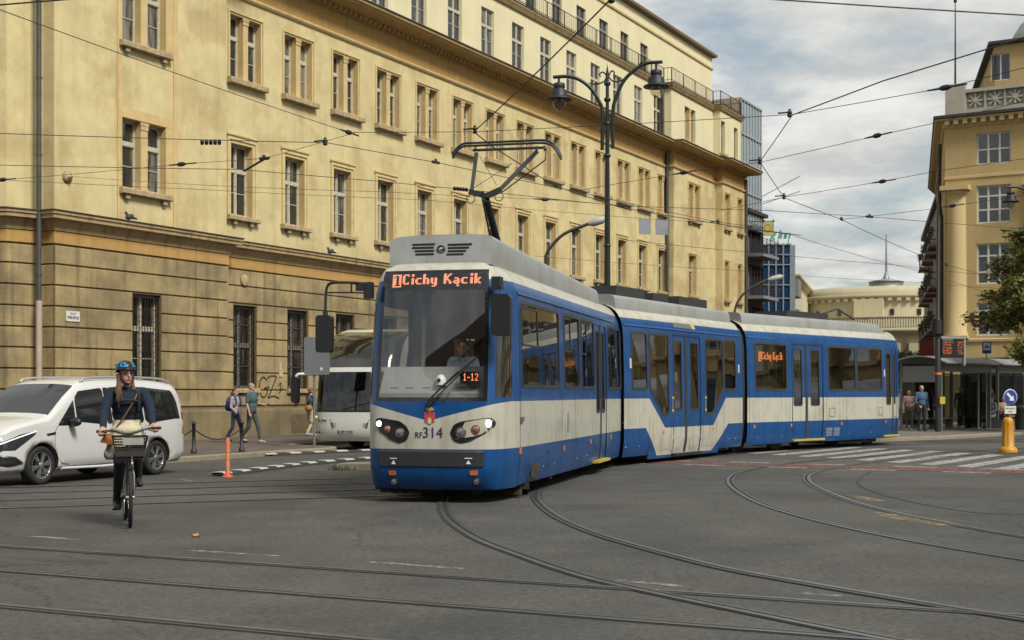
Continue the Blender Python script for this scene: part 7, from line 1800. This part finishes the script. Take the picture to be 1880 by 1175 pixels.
def stand(h=1.75,stride=0.0,arm=0.0):
    k=h/1.75; V=lambda x,y,z:(x*k,y*k,z*k)
    return dict(pelvis=V(0,0,.95),chest=V(0,.0,1.30),neck=V(0,.01,1.49),head=V(0,-.01,1.635),shL=V(.19,0,1.43),shR=V(-.19,0,1.43),
      elL=V(.235,.03+arm*.5,1.14),wrL=V(.24,-.04+arm,.89),elR=V(-.235,.03-arm*.5,1.14),wrR=V(-.24,-.04-arm,.89),
      hipL=V(.09,0,.92),knL=V(.10,-.02-stride*.55,.50),anL=V(.10,.02-stride,.085+.0*stride),hipR=V(-.09,0,.92),knR=V(-.10,-.02+stride*.25,.50),anR=V(-.10,.02+stride*1.1,.085+abs(stride)*.18))
def sit(h=1.7,lean=-.05):
    V=lambda x,y,z:(x,y,z)
    return dict(pelvis=V(0,.0,.55),chest=V(0,lean,.90),neck=V(0,lean*1.3,1.09),head=V(0,lean*1.3-.03,1.235),shL=V(.18,lean,1.03),shR=V(-.18,lean,1.03),elL=V(.23,-.08,.78),wrL=V(.12,-.30,.68),elR=V(-.23,-.08,.78),wrR=V(-.10,-.30,.70),
      hipL=V(.09,-.02,.52),knL=V(.12,-.44,.50),anL=V(.12,-.46,.09),hipR=V(-.09,-.02,.52),knR=V(-.12,-.44,.50),anR=V(-.13,-.40,.09))
DENIM=cl('denim',(.035,.055,.10)); GREYJ=cl('grey_jean',(.06,.065,.07)); TEAL=cl('teal_shirt',(.055,.105,.13)); PALEC=cl('pale_cardigan',(.32,.29,.27)); NAVYC=cl('navy',(.012,.018,.045)); BLK=cl('black',(.014,.014,.016)); BLUESH=cl('blue_shirt',(.045,.10,.17)); PINKB=cl('pink_blouse',(.38,.24,.22)); OLIVE=cl('olive',(.075,.075,.045)); BEIGE=cl('beige',(.42,.37,.25)); SNK=M('sneaker',(.35,.35,.34),.6); RED=cl('red',(.22,.03,.03)); LGT=cl('light_grey',(.28,.29,.30)); SHIRT=cl('pale_blue_shirt',(.30,.36,.40))
# --- walking couple on the left pavement
def at(u,v,z=PH): return (*gp(u,v,z),z)
P=stand(1.64,.22,.05); P['wrR']=(-.2,-.12,.98)
t,q,R=person('woman in pale top and jeans with a blue backpack walking beside the man',at(432,812.5),1.15,P,(PALEC,DENIM,SHOE),hairc='brown',hairk='long',build=.9)
bp=thing('backpack','deep blue backpack worn by the woman walking past the chain fence','backpack',t.location,1.15)
m=MB(); m.ell((0,.20,1.17),(.15,.115,.23),14,10); m.ell((0,.285,1.08),(.11,.06,.12),10,8); 
for x in (-.1,.1): m.tube(cr([(x,.12,1.36),(x*1.1,.0,1.43),(x*1.15,-.11,1.34),(x*1.2,-.10,1.15),(x*1.2,.1,1.02)],4),.02,6)
m.build('pack_body',M('backpack_blue',(.02,.04,.20),.8,var=.2,vs=10),bp)
P=stand(1.80,.24,.02); P['elL']=(.25,-.04,1.20); P['wrL']=(.22,-.30,1.15); P['chest']=(0,-.02,1.34); 
t,q,R=person('man in teal T-shirt and grey jeans walking with a phone in his hand',at(462,813.5),1.25,P,(TEAL,GREYJ,SNK),hairc='grey',build=1.1,short_sleeve=True)
ph=thing('phone','dark phone held by the man walking on the left pavement','phone',t.location,1.25); m=MB(); m.obox((.205,-.415,1.155),(1,0,0),(0,.9,-.4),(0,.4,.9),.038,.075,.006); m.build('phone_body',SCREEN,ph)
# --- woman partly hidden by the sign pole, walking away by the wall
P=stand(1.68,.2,.0)
t,q,R=person('woman in pale top and beige skirt with bare legs behind the grey sign pole',(ray(571)*47.5,47.5,PH),2.4,P,(BLUESH,BEIGE,SNK),hairc='ginger',hairk='bun',skirt=True,build=.95)
b_=thing('shoulder_bag','small orange brown shoulder bag carried by the woman behind the sign pole','bag',(ray(567)*47.2,47.2,PH)); m=MB(); m.ell((0,0,.98),(.14,.08,.11),10,8); m.tube(cr([(-.12,0,1.03),(-.05,.02,1.3),(.05,.05,1.45)],4),.012,5); m.build('bag_body',M('bag_orange',(.30,.13,.03),.6),b_)
# --- man and woman standing at the tail of the tram
P=stand(1.80,.04); P['elR']=(-.27,.0,1.19); P['wrR']=(-.16,-.16,1.02); P['wrL']=(.26,-.06,.93)
t,q,R=person('grey haired man in blue shirt standing at the kerb behind the tram',at(1692,792),.15,P,(BLUESH,BLK,SHOE),hairc='grey',build=1.13,yaw=-.2)
j=thing('jacket','dark jacket draped over the arm of the standing grey haired man','jacket',t.location,.15); m=MB(); m.ell((-.17,-.12,.93),(.13,.07,.24),10,8); m.tube([(-.28,-.02,1.05),(-.1,-.19,1.04)],.06,8); m.build('jacket_cloth',BLK,j)
P=stand(1.62,.03); P['wrL']=(.10,-.22,1.02); P['elL']=(.23,.0,1.10)
t,q,R=person('woman in pink blouse and sunglasses beside the grey haired man',at(1669,791),-.2,P,(PINKB,OLIVE,SNK),hairc='brown',hairk='long',build=.92,glass_=True)
b_=thing('handbag','patterned grey bag held by the woman in the pink blouse','bag',t.location,-.2); m=MB(); m.ell((.06,-.22,.90),(.15,.07,.13),10,8); m.tube(cr([(-.05,-.22,1.0),(.06,-.22,1.15),(.17,-.22,1.0)],4),.012,5); m.build('bag_body',cl('bag_grey',(.15,.14,.14)),b_)
# --- people waiting in the shelters
def lift(P,z): return P
t,q,R=person('tall figure in black standing right of the black advertising panel',(ray(1802)*59.6,59.6,PH),-.5,stand(1.83),(BLK,BLK,SNK),hairc='dark',build=1.1,vox=.02)
t,q,R=person('figure in dark blue seen through the glass of the left shelter',(ray(1764)*59.8,59.8,PH),-.3,stand(1.76,0,.1),(NAVYC,BLK,SHOE),hairc='brown',vox=.02)
t,q,R=person('blond woman in green standing behind the seated child',(ray(1819)*61.2,61.2,PH),-.4,stand(1.72),(cl('dark_green',(.03,.05,.035)),BLK,SHOE),hairc='blond',hairk='long',vox=.02)
def seat(x,y,label): 
    t=thing('seat_block',label,'seat',(x,y,PH)); m=MB(); m.prism(rrect(-.28,.28,.0,.42,.03),lambda a,b,d:(a,d,b),-.25,.25); m.build('block',M('seat_dark',(.03,.03,.03),.7),t)
for u,y,rz,lab,mt,hc,hk in ((1822,58.3,-.9,'child in white sleeves and pale trousers sitting left of the arrow sign',(LGT,LGT,SHOE),'dark','short'),(1838,59.6,.3,'dark haired person with a red bag sitting next to the arrow sign',(PINKB,OLIVE,SHOE),'dark','long'),(1779,58.9,-1.1,'dark haired woman sitting low left of the black advertising panel',(BLK,GREYJ,SNK),'dark','long')):
    t,q,R=person(lab,(ray(u)*y,y,PH),rz,sit(),mt,hairc=hc,hairk=hk,vox=.02,yaw=-rz*.5)
    seat(ray(u)*y,y+.02,'dark low seat under the '+lab.split(' sitting')[0])
b_=thing('handbag','red bag on the lap of the dark haired person next to the arrow sign','bag',(ray(1838)*59.6,59.6,PH),.3); m=MB(); m.ell((-.02,-.32,.66),(.17,.09,.13),10,8); m.tube(cr([(-.12,-.32,.74),(-.02,-.32,.9),(.08,-.32,.74)],4),.012,5); m.build('bag_body',RED,b_)
# --- tram driver and van driver
rzT=math.atan2(-TB[0],TB[1]); M1=Matrix.Translation((*TC,0))@Matrix.Rotation(rzT,4,'Z')
yd=1.10; hz_=lp(852,640,yd).z
P=sit(); off=hz_-1.235
P={k:(v[0],v[1],v[2]+off-.0) for k,v in P.items()}; P['elL']=(.25,-.12,.80+off); P['wrL']=(.16,-.36,.82+off); P['elR']=(-.25,-.12,.80+off); P['wrR']=(-.16,-.36,.82+off)
w_=M1@Vector((lp(852,640,yd).x,yd,0))
t,q,R=person('tram driver in pale blue shirt and dark lanyard behind the windscreen',w_,rzT+.08,P,(SHIRT,NAVYC,SHOE),hairc='dark',hairk='short',build=1.15,s=1.12)
m=MB(); m.tube([(-.05,-.135,1.06+off),(0,-.15,.85+off)],.008,4); m.tube([(.05,-.135,1.06+off),(0,-.15,.85+off)],.008,4); m.build('lanyard',BLK,t)
st=thing('driver_seat','dark seat under the tram driver','seat',w_,rzT+.08); m=MB(); m.box(-.25,.25,-.25,.22,.40+off,.46+off); m.box(-.24,.24,.18,.28,.46+off,1.12+off); m.box(-.1,.1,-.1,.1,.88,.40+off); m.build('cushion',M('seat_dark',(.03,.03,.03)),st)
# ------------------------------------------------------------------ cyclist and bicycle
YB=17.0; bx,by=-4.79,16.97; rzb=.326
BK=thing('bicycle','dark city bicycle with a front basket ridden towards the camera','bicycle',(bx,by,0),rzb)
rw=.362; FRM=M('bike_frame',(.05,.05,.05),.35,.5,var=.2,vs=10)
def bwheel(y,z,rot=0.0):
    m=MB(); N_=40; m.tube([(0,(rw-.022)*math.cos(2*PI*k/N_),(rw-.022)*math.sin(2*PI*k/N_)) for k in range(N_)],.0235,9,closed=True); 
    M_=Matrix.Translation((0,y,rw))@Matrix.Rotation(rot,4,'Z'); m.xf(M_); w_=m.build('wheel',TYRE,BK)
    m=MB(); m.tube([(0,(rw-.05)*math.cos(2*PI*k/N_),(rw-.05)*math.sin(2*PI*k/N_)) for k in range(N_)],.013,6,closed=True); m.tube([(-.05,0,0),(.05,0,0)],.022,8)
    for k in range(28):
        a=2*PI*k/28; m.tube([(.03*(-1)**k,.018*math.cos(a+.4),.018*math.sin(a+.4)),(0,(rw-.05)*math.cos(a),(rw-.05)*math.sin(a))],.0016,3,caps=False)
    m.xf(M_); m.build('rim',RIM,w_)
yf,yr=-.56,.55
bwheel(yf,0,-.03); bwheel(yr,0)
m=MB(); hd_=Vector((0,-.40,.86)); hb=Vector((0,-.43,.66)); bb=Vector((0,.06,.32)); stt=Vector((0,.22,.92))
m.tube([hd_,hb],.022,8); m.tube([hb+Vector((0,0,.05)),bb],.022,8); m.tube([hd_-Vector((0,0,.03)),bb.lerp(stt,.35)],.019,8); m.tube([bb,stt],.018,8)
for x in (-.055,.055): m.tube([(x,yr,rw),(x*.4,.06,.32)],.011,6); m.tube([(x,yr,rw),(x*.4,.16,.72)],.010,6)
m.build('frame',FRM,BK)
m=MB()
for x in (-.05,.05): m.tube([(x,yf,rw),(x,-.50,.62),(x*.8,-.45,.70)],.014,6)
m.tube([(-.05,-.46,.68),(.05,-.46,.68)],.02,6); m.tube([(0,-.45,.66),(0,-.37,1.10)],.016,8)
for x in (-.022,.022): m.tube([(x,-.55,.40),(x,-.55,.72)],.012,6)
m.build('fork',M('fork_silver',(.10,.10,.11),.35,.6),BK)
m=MB(); m.tube(cr([(-.37,-.30,1.15),(-.2,-.38,1.165),(0,-.40,1.13),(.2,-.38,1.185),(.37,-.30,1.20)],5),.013,8); hb_=m.build('handlebar',FRM,BK)
for x,z in ((-.32,1.152),(.32,1.192)): m=MB(); s_=1 if x>0 else -1; m.tube([(x-s_*.06,-.335,z+.0),(x+s_*.06,-.295,z+.002)],.019,8); m.build('grip',BLACK,hb_); 
m=MB(); 
for s_ in (-1,1): m.tube([(s_*.22,-.385,1.175),(s_*.30,-.40,1.15)],.008,5)
m.build('brake_lever',DARK,hb_)
# wire basket with a flat dark rim
m=MB(); bz0,bz1=.83,1.10
def rr_(z,t): wx_=.15+.055*t; return [(-wx_,-.50-.10-.05*t,z),(wx_,-.50-.10-.05*t,z),(wx_,-.40+.02*t,z),(-wx_,-.40+.02*t,z)]
for k in range(9):
    t=k/8; P_=rr_(bz0+(bz1-bz0)*t,t); m.tube(P_,.0045 if k<8 else .011,4,closed=True)
A_,B_=rr_(bz0,0),rr_(bz1,1)
for i in range(4):
    for k in range(14): t=k/14; a=Vector(A_[i]).lerp(Vector(A_[(i+1)%4]),t); b=Vector(B_[i]).lerp(Vector(B_[(i+1)%4]),t); m.tube([a,b],.0035,3,caps=False)
m.box(-.15,.15,-.60,-.40,bz0-.004,bz0+.004)
bs=m.build('basket',M('basket_wire',(.022,.02,.018),.6,.3),BK)
m=MB(); m.box(-.17,.17,-.62,-.42,.86,.95); bg=m.build('bag',M('bag_dark_brown',(.03,.022,.016),.8,var=.3,vs=12),None); bg.location=BK.location; bg.rotation_euler=BK.rotation_euler; tag(bg,'dark folded bag lying in the bicycle basket','bag')
m=MB(); m.box(-.09,.15,-.665,-.655,1.0,1.085); o=m.build('document_pouch',M('paper_white',(.28,.28,.25),.6,var=.15,vs=9)); o.location=BK.location; o.rotation_euler=BK.rotation_euler; tag(o,'pale paper pouch tucked in the front of the bicycle basket','pouch')
m=MB(); m.ell((0,.25,.98),(.09,.14,.035),12,8); m.tube([(0,.22,.92),(0,.23,.97)],.014,6); m.build('saddle',BLACK,BK)
m=MB(); m.tube([(-.07,.06,.32),(.07,.06,.32)],.02,8); m.bar((.075,.06,.32),(.085,.02,.46),.022,.03); m.bar((-.075,.06,.32),(-.085,.10,.18),.022,.03); m.build('crank',DARK,BK)
for x,y,z in ((-.13,.10,.175),(.13,.02,.465)): m=MB(); m.box(x-.05,x+.05,y-.045,y+.045,z-.014,z+.006); m.build('pedal',BLACK,BK)
m=MB(); m.lathe([(.1,-.004),(.1,.004)],(.045,.06,.32),20,0,'x'); m.tube([(.045,.06,.42),(.045,yr,rw+.04)],.006,4); m.tube([(.045,.06,.22),(.045,yr,rw-.04)],.006,4); m.build('chain_drive',DARK,BK)
for y,a0,a1 in ((yf,.35,2.0),(yr,.9,3.0)):
    m=MB(); m.sheet([[(x,y+(rw+.03)*math.cos(a0+(a1-a0)*k/12),rw+(rw+.03)*math.sin(a0+(a1-a0)*k/12)-abs(x)*.3) for x in (-.03,0,.03)] for k in range(13)]); m.build('mudguard',FRM,BK,recalc=False)
m=MB(); m.bar((0,.3,.8),(0,.8,.8),.12,.012); m.tube([(.06,.78,.79),(.05,yr,rw)],.006,4); m.tube([(-.06,.78,.79),(-.05,yr,rw)],.006,4); m.build('carrier',FRM,BK)
# rider
CY=thing('person','woman cyclist in navy jumper and blue helmet riding a bicycle towards the camera','person',(bx,by,0),rzb)
B=Body(); NAVJ=cl('navy_jumper',(.004,.013,.032)); LEG=M('leggings_black',(.012,.012,.013),.9); CREAMC=cl('cream_skirt',(.50,.46,.33))
V=Vector
pe=V((0,.22,1.10)); ch=V((.0,.12,1.50)); nk=V((0,.07,1.70)); hc=V((-.015,.03,1.855))
B.e(pe,(.185,.15,.14),3); B.e(V((0,.19,1.24)),(.18,.14,.12),3); B.e(V((.0,.17,1.38)),(.185,.135,.17),1); B.e(ch,(.205,.140,.19),1); B.c((-.175,.11,1.625),(.175,.11,1.625),.078,.078,1); B.c((0,.10,1.60),(0,.08,1.70),.085,.062,1); B.c((0,.075,1.69),(-.01,.05,1.79),.054,.052,0)
for sx_,shz,el,wr in ((-1,1.625,(-.285,-.02,1.38),(-.30,-.235,1.20)),(1,1.625,(.275,-.02,1.42),(.285,-.225,1.235))):
    B.c((sx_*.20,.11,shz),el,.074,.060,1); B.c(el,wr,.060,.042,1)
    w=V(wr); d=(V((sx_*.325,-.318,1.16 if sx_<0 else 1.20))-w).normalized(); hand(B,w,d,-sx_,1.12,.95)
B.c((-.10,.18,1.08),(-.105,-.16,.78),.105,.075,2); B.c((-.105,-.16,.78),(-.125,.11,.30),.072,.046,2); B.c((-.128,.15,.235),(-.135,-.07,.205),.046,.036,4); B.c((-.126,.12,.31),(-.128,.13,.24),.050,.046,4)
B.c((.10,.18,1.08),(.11,-.20,.92),.105,.075,2); B.c((.11,-.20,.92),(.13,.02,.58),.072,.046,2); B.c((.13,.05,.525),(.145,-.15,.495),.046,.036,4); B.c((.13,.03,.60),(.13,.04,.53),.050,.046,4)
for x in (-.1,.1): B.c((x,.16,1.12),(x*1.15,.0,.98),.115,.105,3)
B.e((0,.10,1.16),(.20,.17,.10),3)
q,R=head(B,hc,.30,1.10,0)
B.build('body',[SKIN,NAVJ,LEG,CREAMC,SHOE],CY,.0095,3)
face(q,R,1.10,CY); glasses(q,R,1.10,CY)
m=MB(); hm=HAIRS['brown']; m.ell(q(0,.035,.02),(.086,.085,.095),12,8)
random.seed(21)
for k in range(20):
    x0=-.07+random.uniform(-.02,.03); m.tube(cr([q(x0,.02+random.uniform(-.03,.04),.0),q(x0-.015,-.01,-.09),V((-.12+random.uniform(-.03,.035),-.045+random.uniform(-.02,.03),1.64)),V((-.10+random.uniform(-.04,.05),-.065,1.55+random.uniform(-.05,.06)))],3),[.016]*7+[.012,.009,.004],5)
for k in range(10): x0=.068+random.uniform(-.01,.015); m.tube(cr([q(x0,.03,.0),q(x0+.008,.02,-.09),V((.075+random.uniform(-.02,.03),.03,1.66))],3),[.016,.016,.014,.013,.012,.008,.004],5)
m.build('hair',M('hair_light_brown',(.10,.055,.025),.7,var=.5,vs=40),CY)
# helmet
HLM=thing('helmet','black and bright blue cycling helmet worn by the cyclist','helmet',(bx,by,0),rzb)
hcn=q(0,.012,.062)
m=MB(); g=[]
for i in range(9):
    t=PI/2*i/8; row=[]
    for k in range(25):
        a=2*PI*k/24; p=V((.118*math.sin(t+.06)*math.cos(a),.140*math.sin(t+.06)*math.sin(a)+.01,.108*math.cos(t)+ (-.035 if i==8 else 0)*(1 if math.sin(a)>0 else .2))); row.append(hcn+R@p)
    g.append(row)
m.sheet(g,0,True); m.tube([g[8][k] for k in range(24)],.010,6,0,closed=True)
hs=m.build('shell',M('helmet_black',(.02,.02,.024),.35),HLM,recalc=False)
m=MB()
for a0,a1 in ((.55,1.25),(1.95,2.65),(-.55,.2),(2.95,3.7),(-1.3,-.75),(4.0,4.5)):
    g2=[]
    for t in (.75,.95,1.15,1.35):
        row=[]
        for j in range(6):
            a=a0+(a1-a0)*j/5+PI; p=V((.1205*math.sin(t+.06)*math.cos(a),.1425*math.sin(t+.06)*math.sin(a)+.01,.110*math.cos(t))); row.append(hcn+R@p)
        g2.append(row)
    m.sheet(g2,0,True)
m.build('blue_panel',M('helmet_blue',(.012,.20,.38),.4),hs,recalc=False)
m=MB()
for a,t in ((PI+.9,1.05),(PI+2.3,1.05),(PI+1.57,.8),(PI+1.57,1.2),(.2,1.1),(2.9,1.1)):
    p=hcn+R@V((.121*math.sin(t+.06)*math.cos(a),.143*math.sin(t+.06)*math.sin(a)+.01,.1105*math.cos(t))); m.ell(p,(.016,.016,.012),8,5)
m.build('vent_hole',BLACK,hs)
m=MB()
for k in (-1,1): m.tube(cr([q(k*.085,-.01,.03),q(k*.07,-.035,-.05),q(0,-.06,-.115)],4),.0055,5)
m.build('chin_strap',BLACK,HLM)
# straps across the jumper, sling bag
bag=thing('sling_bag','brown strap across the cyclist carrying a small orange pouch','sling bag',(bx,by,0),rzb)
m=MB(); m.tube(cr([(.13,.05,1.665),(.10,-.04,1.58),(.03,-.045,1.45),(-.06,-.02,1.30),(-.13,.0,1.20),(-.17,.05,1.12)],4),.013,5); m.build('strap',M('leather_brown',(.16,.065,.03),.6),bag)
m=MB(); m.prism([(-.34,1.02),(-.20,.99),(-.16,1.06),(-.19,1.13),(-.28,1.12)],lambda a,b,d:(a,d,b),-.26,-.18); m.build('pouch',M('pouch_orange',(.36,.14,.03),.6,var=.15,vs=9),bag)
m=MB(); 
for pts in ([(-.12,-.02,1.66),(-.115,-.055,1.56),(-.11,-.03,1.44)],[(.135,-.02,1.66),(.13,-.05,1.56),(.135,-.02,1.40)],[(-.115,-.05,1.525),(0,-.075,1.535),(.13,-.045,1.525)]): m.tube(cr(pts,4),.016,5)
m.ell((0,.28,1.48),(.14,.09,.2),10,8); bkp=thing('backpack','black backpack with chest strap worn by the cyclist','backpack',(bx,by,0),rzb); m.build('pack_body',M('pack_black',(.014,.014,.016),.8),bkp)
m=MB(); random.seed(2); g=[]
for i in range(6): g.append([(-.27+.11*j/5+.02*math.sin(i*1.3+j),-.16+.03*math.sin(j*2.1+i*.8),1.03-.045*i) for j in range(6)])
m.sheet(g,0,True); o=m.build('scarf',M('scarf_print',(.38,.34,.30),.9,var=.5,vs=14,col2=(.12,.08,.10),c2s=11),None,recalc=False); sd_m=o.modifiers.new('t','SOLIDIFY'); sd_m.thickness=.006; o.location=BK.location; o.rotation_euler=BK.rotation_euler; tag(o,'pale patterned cloth hanging beside the left handlebar grip','scarf')
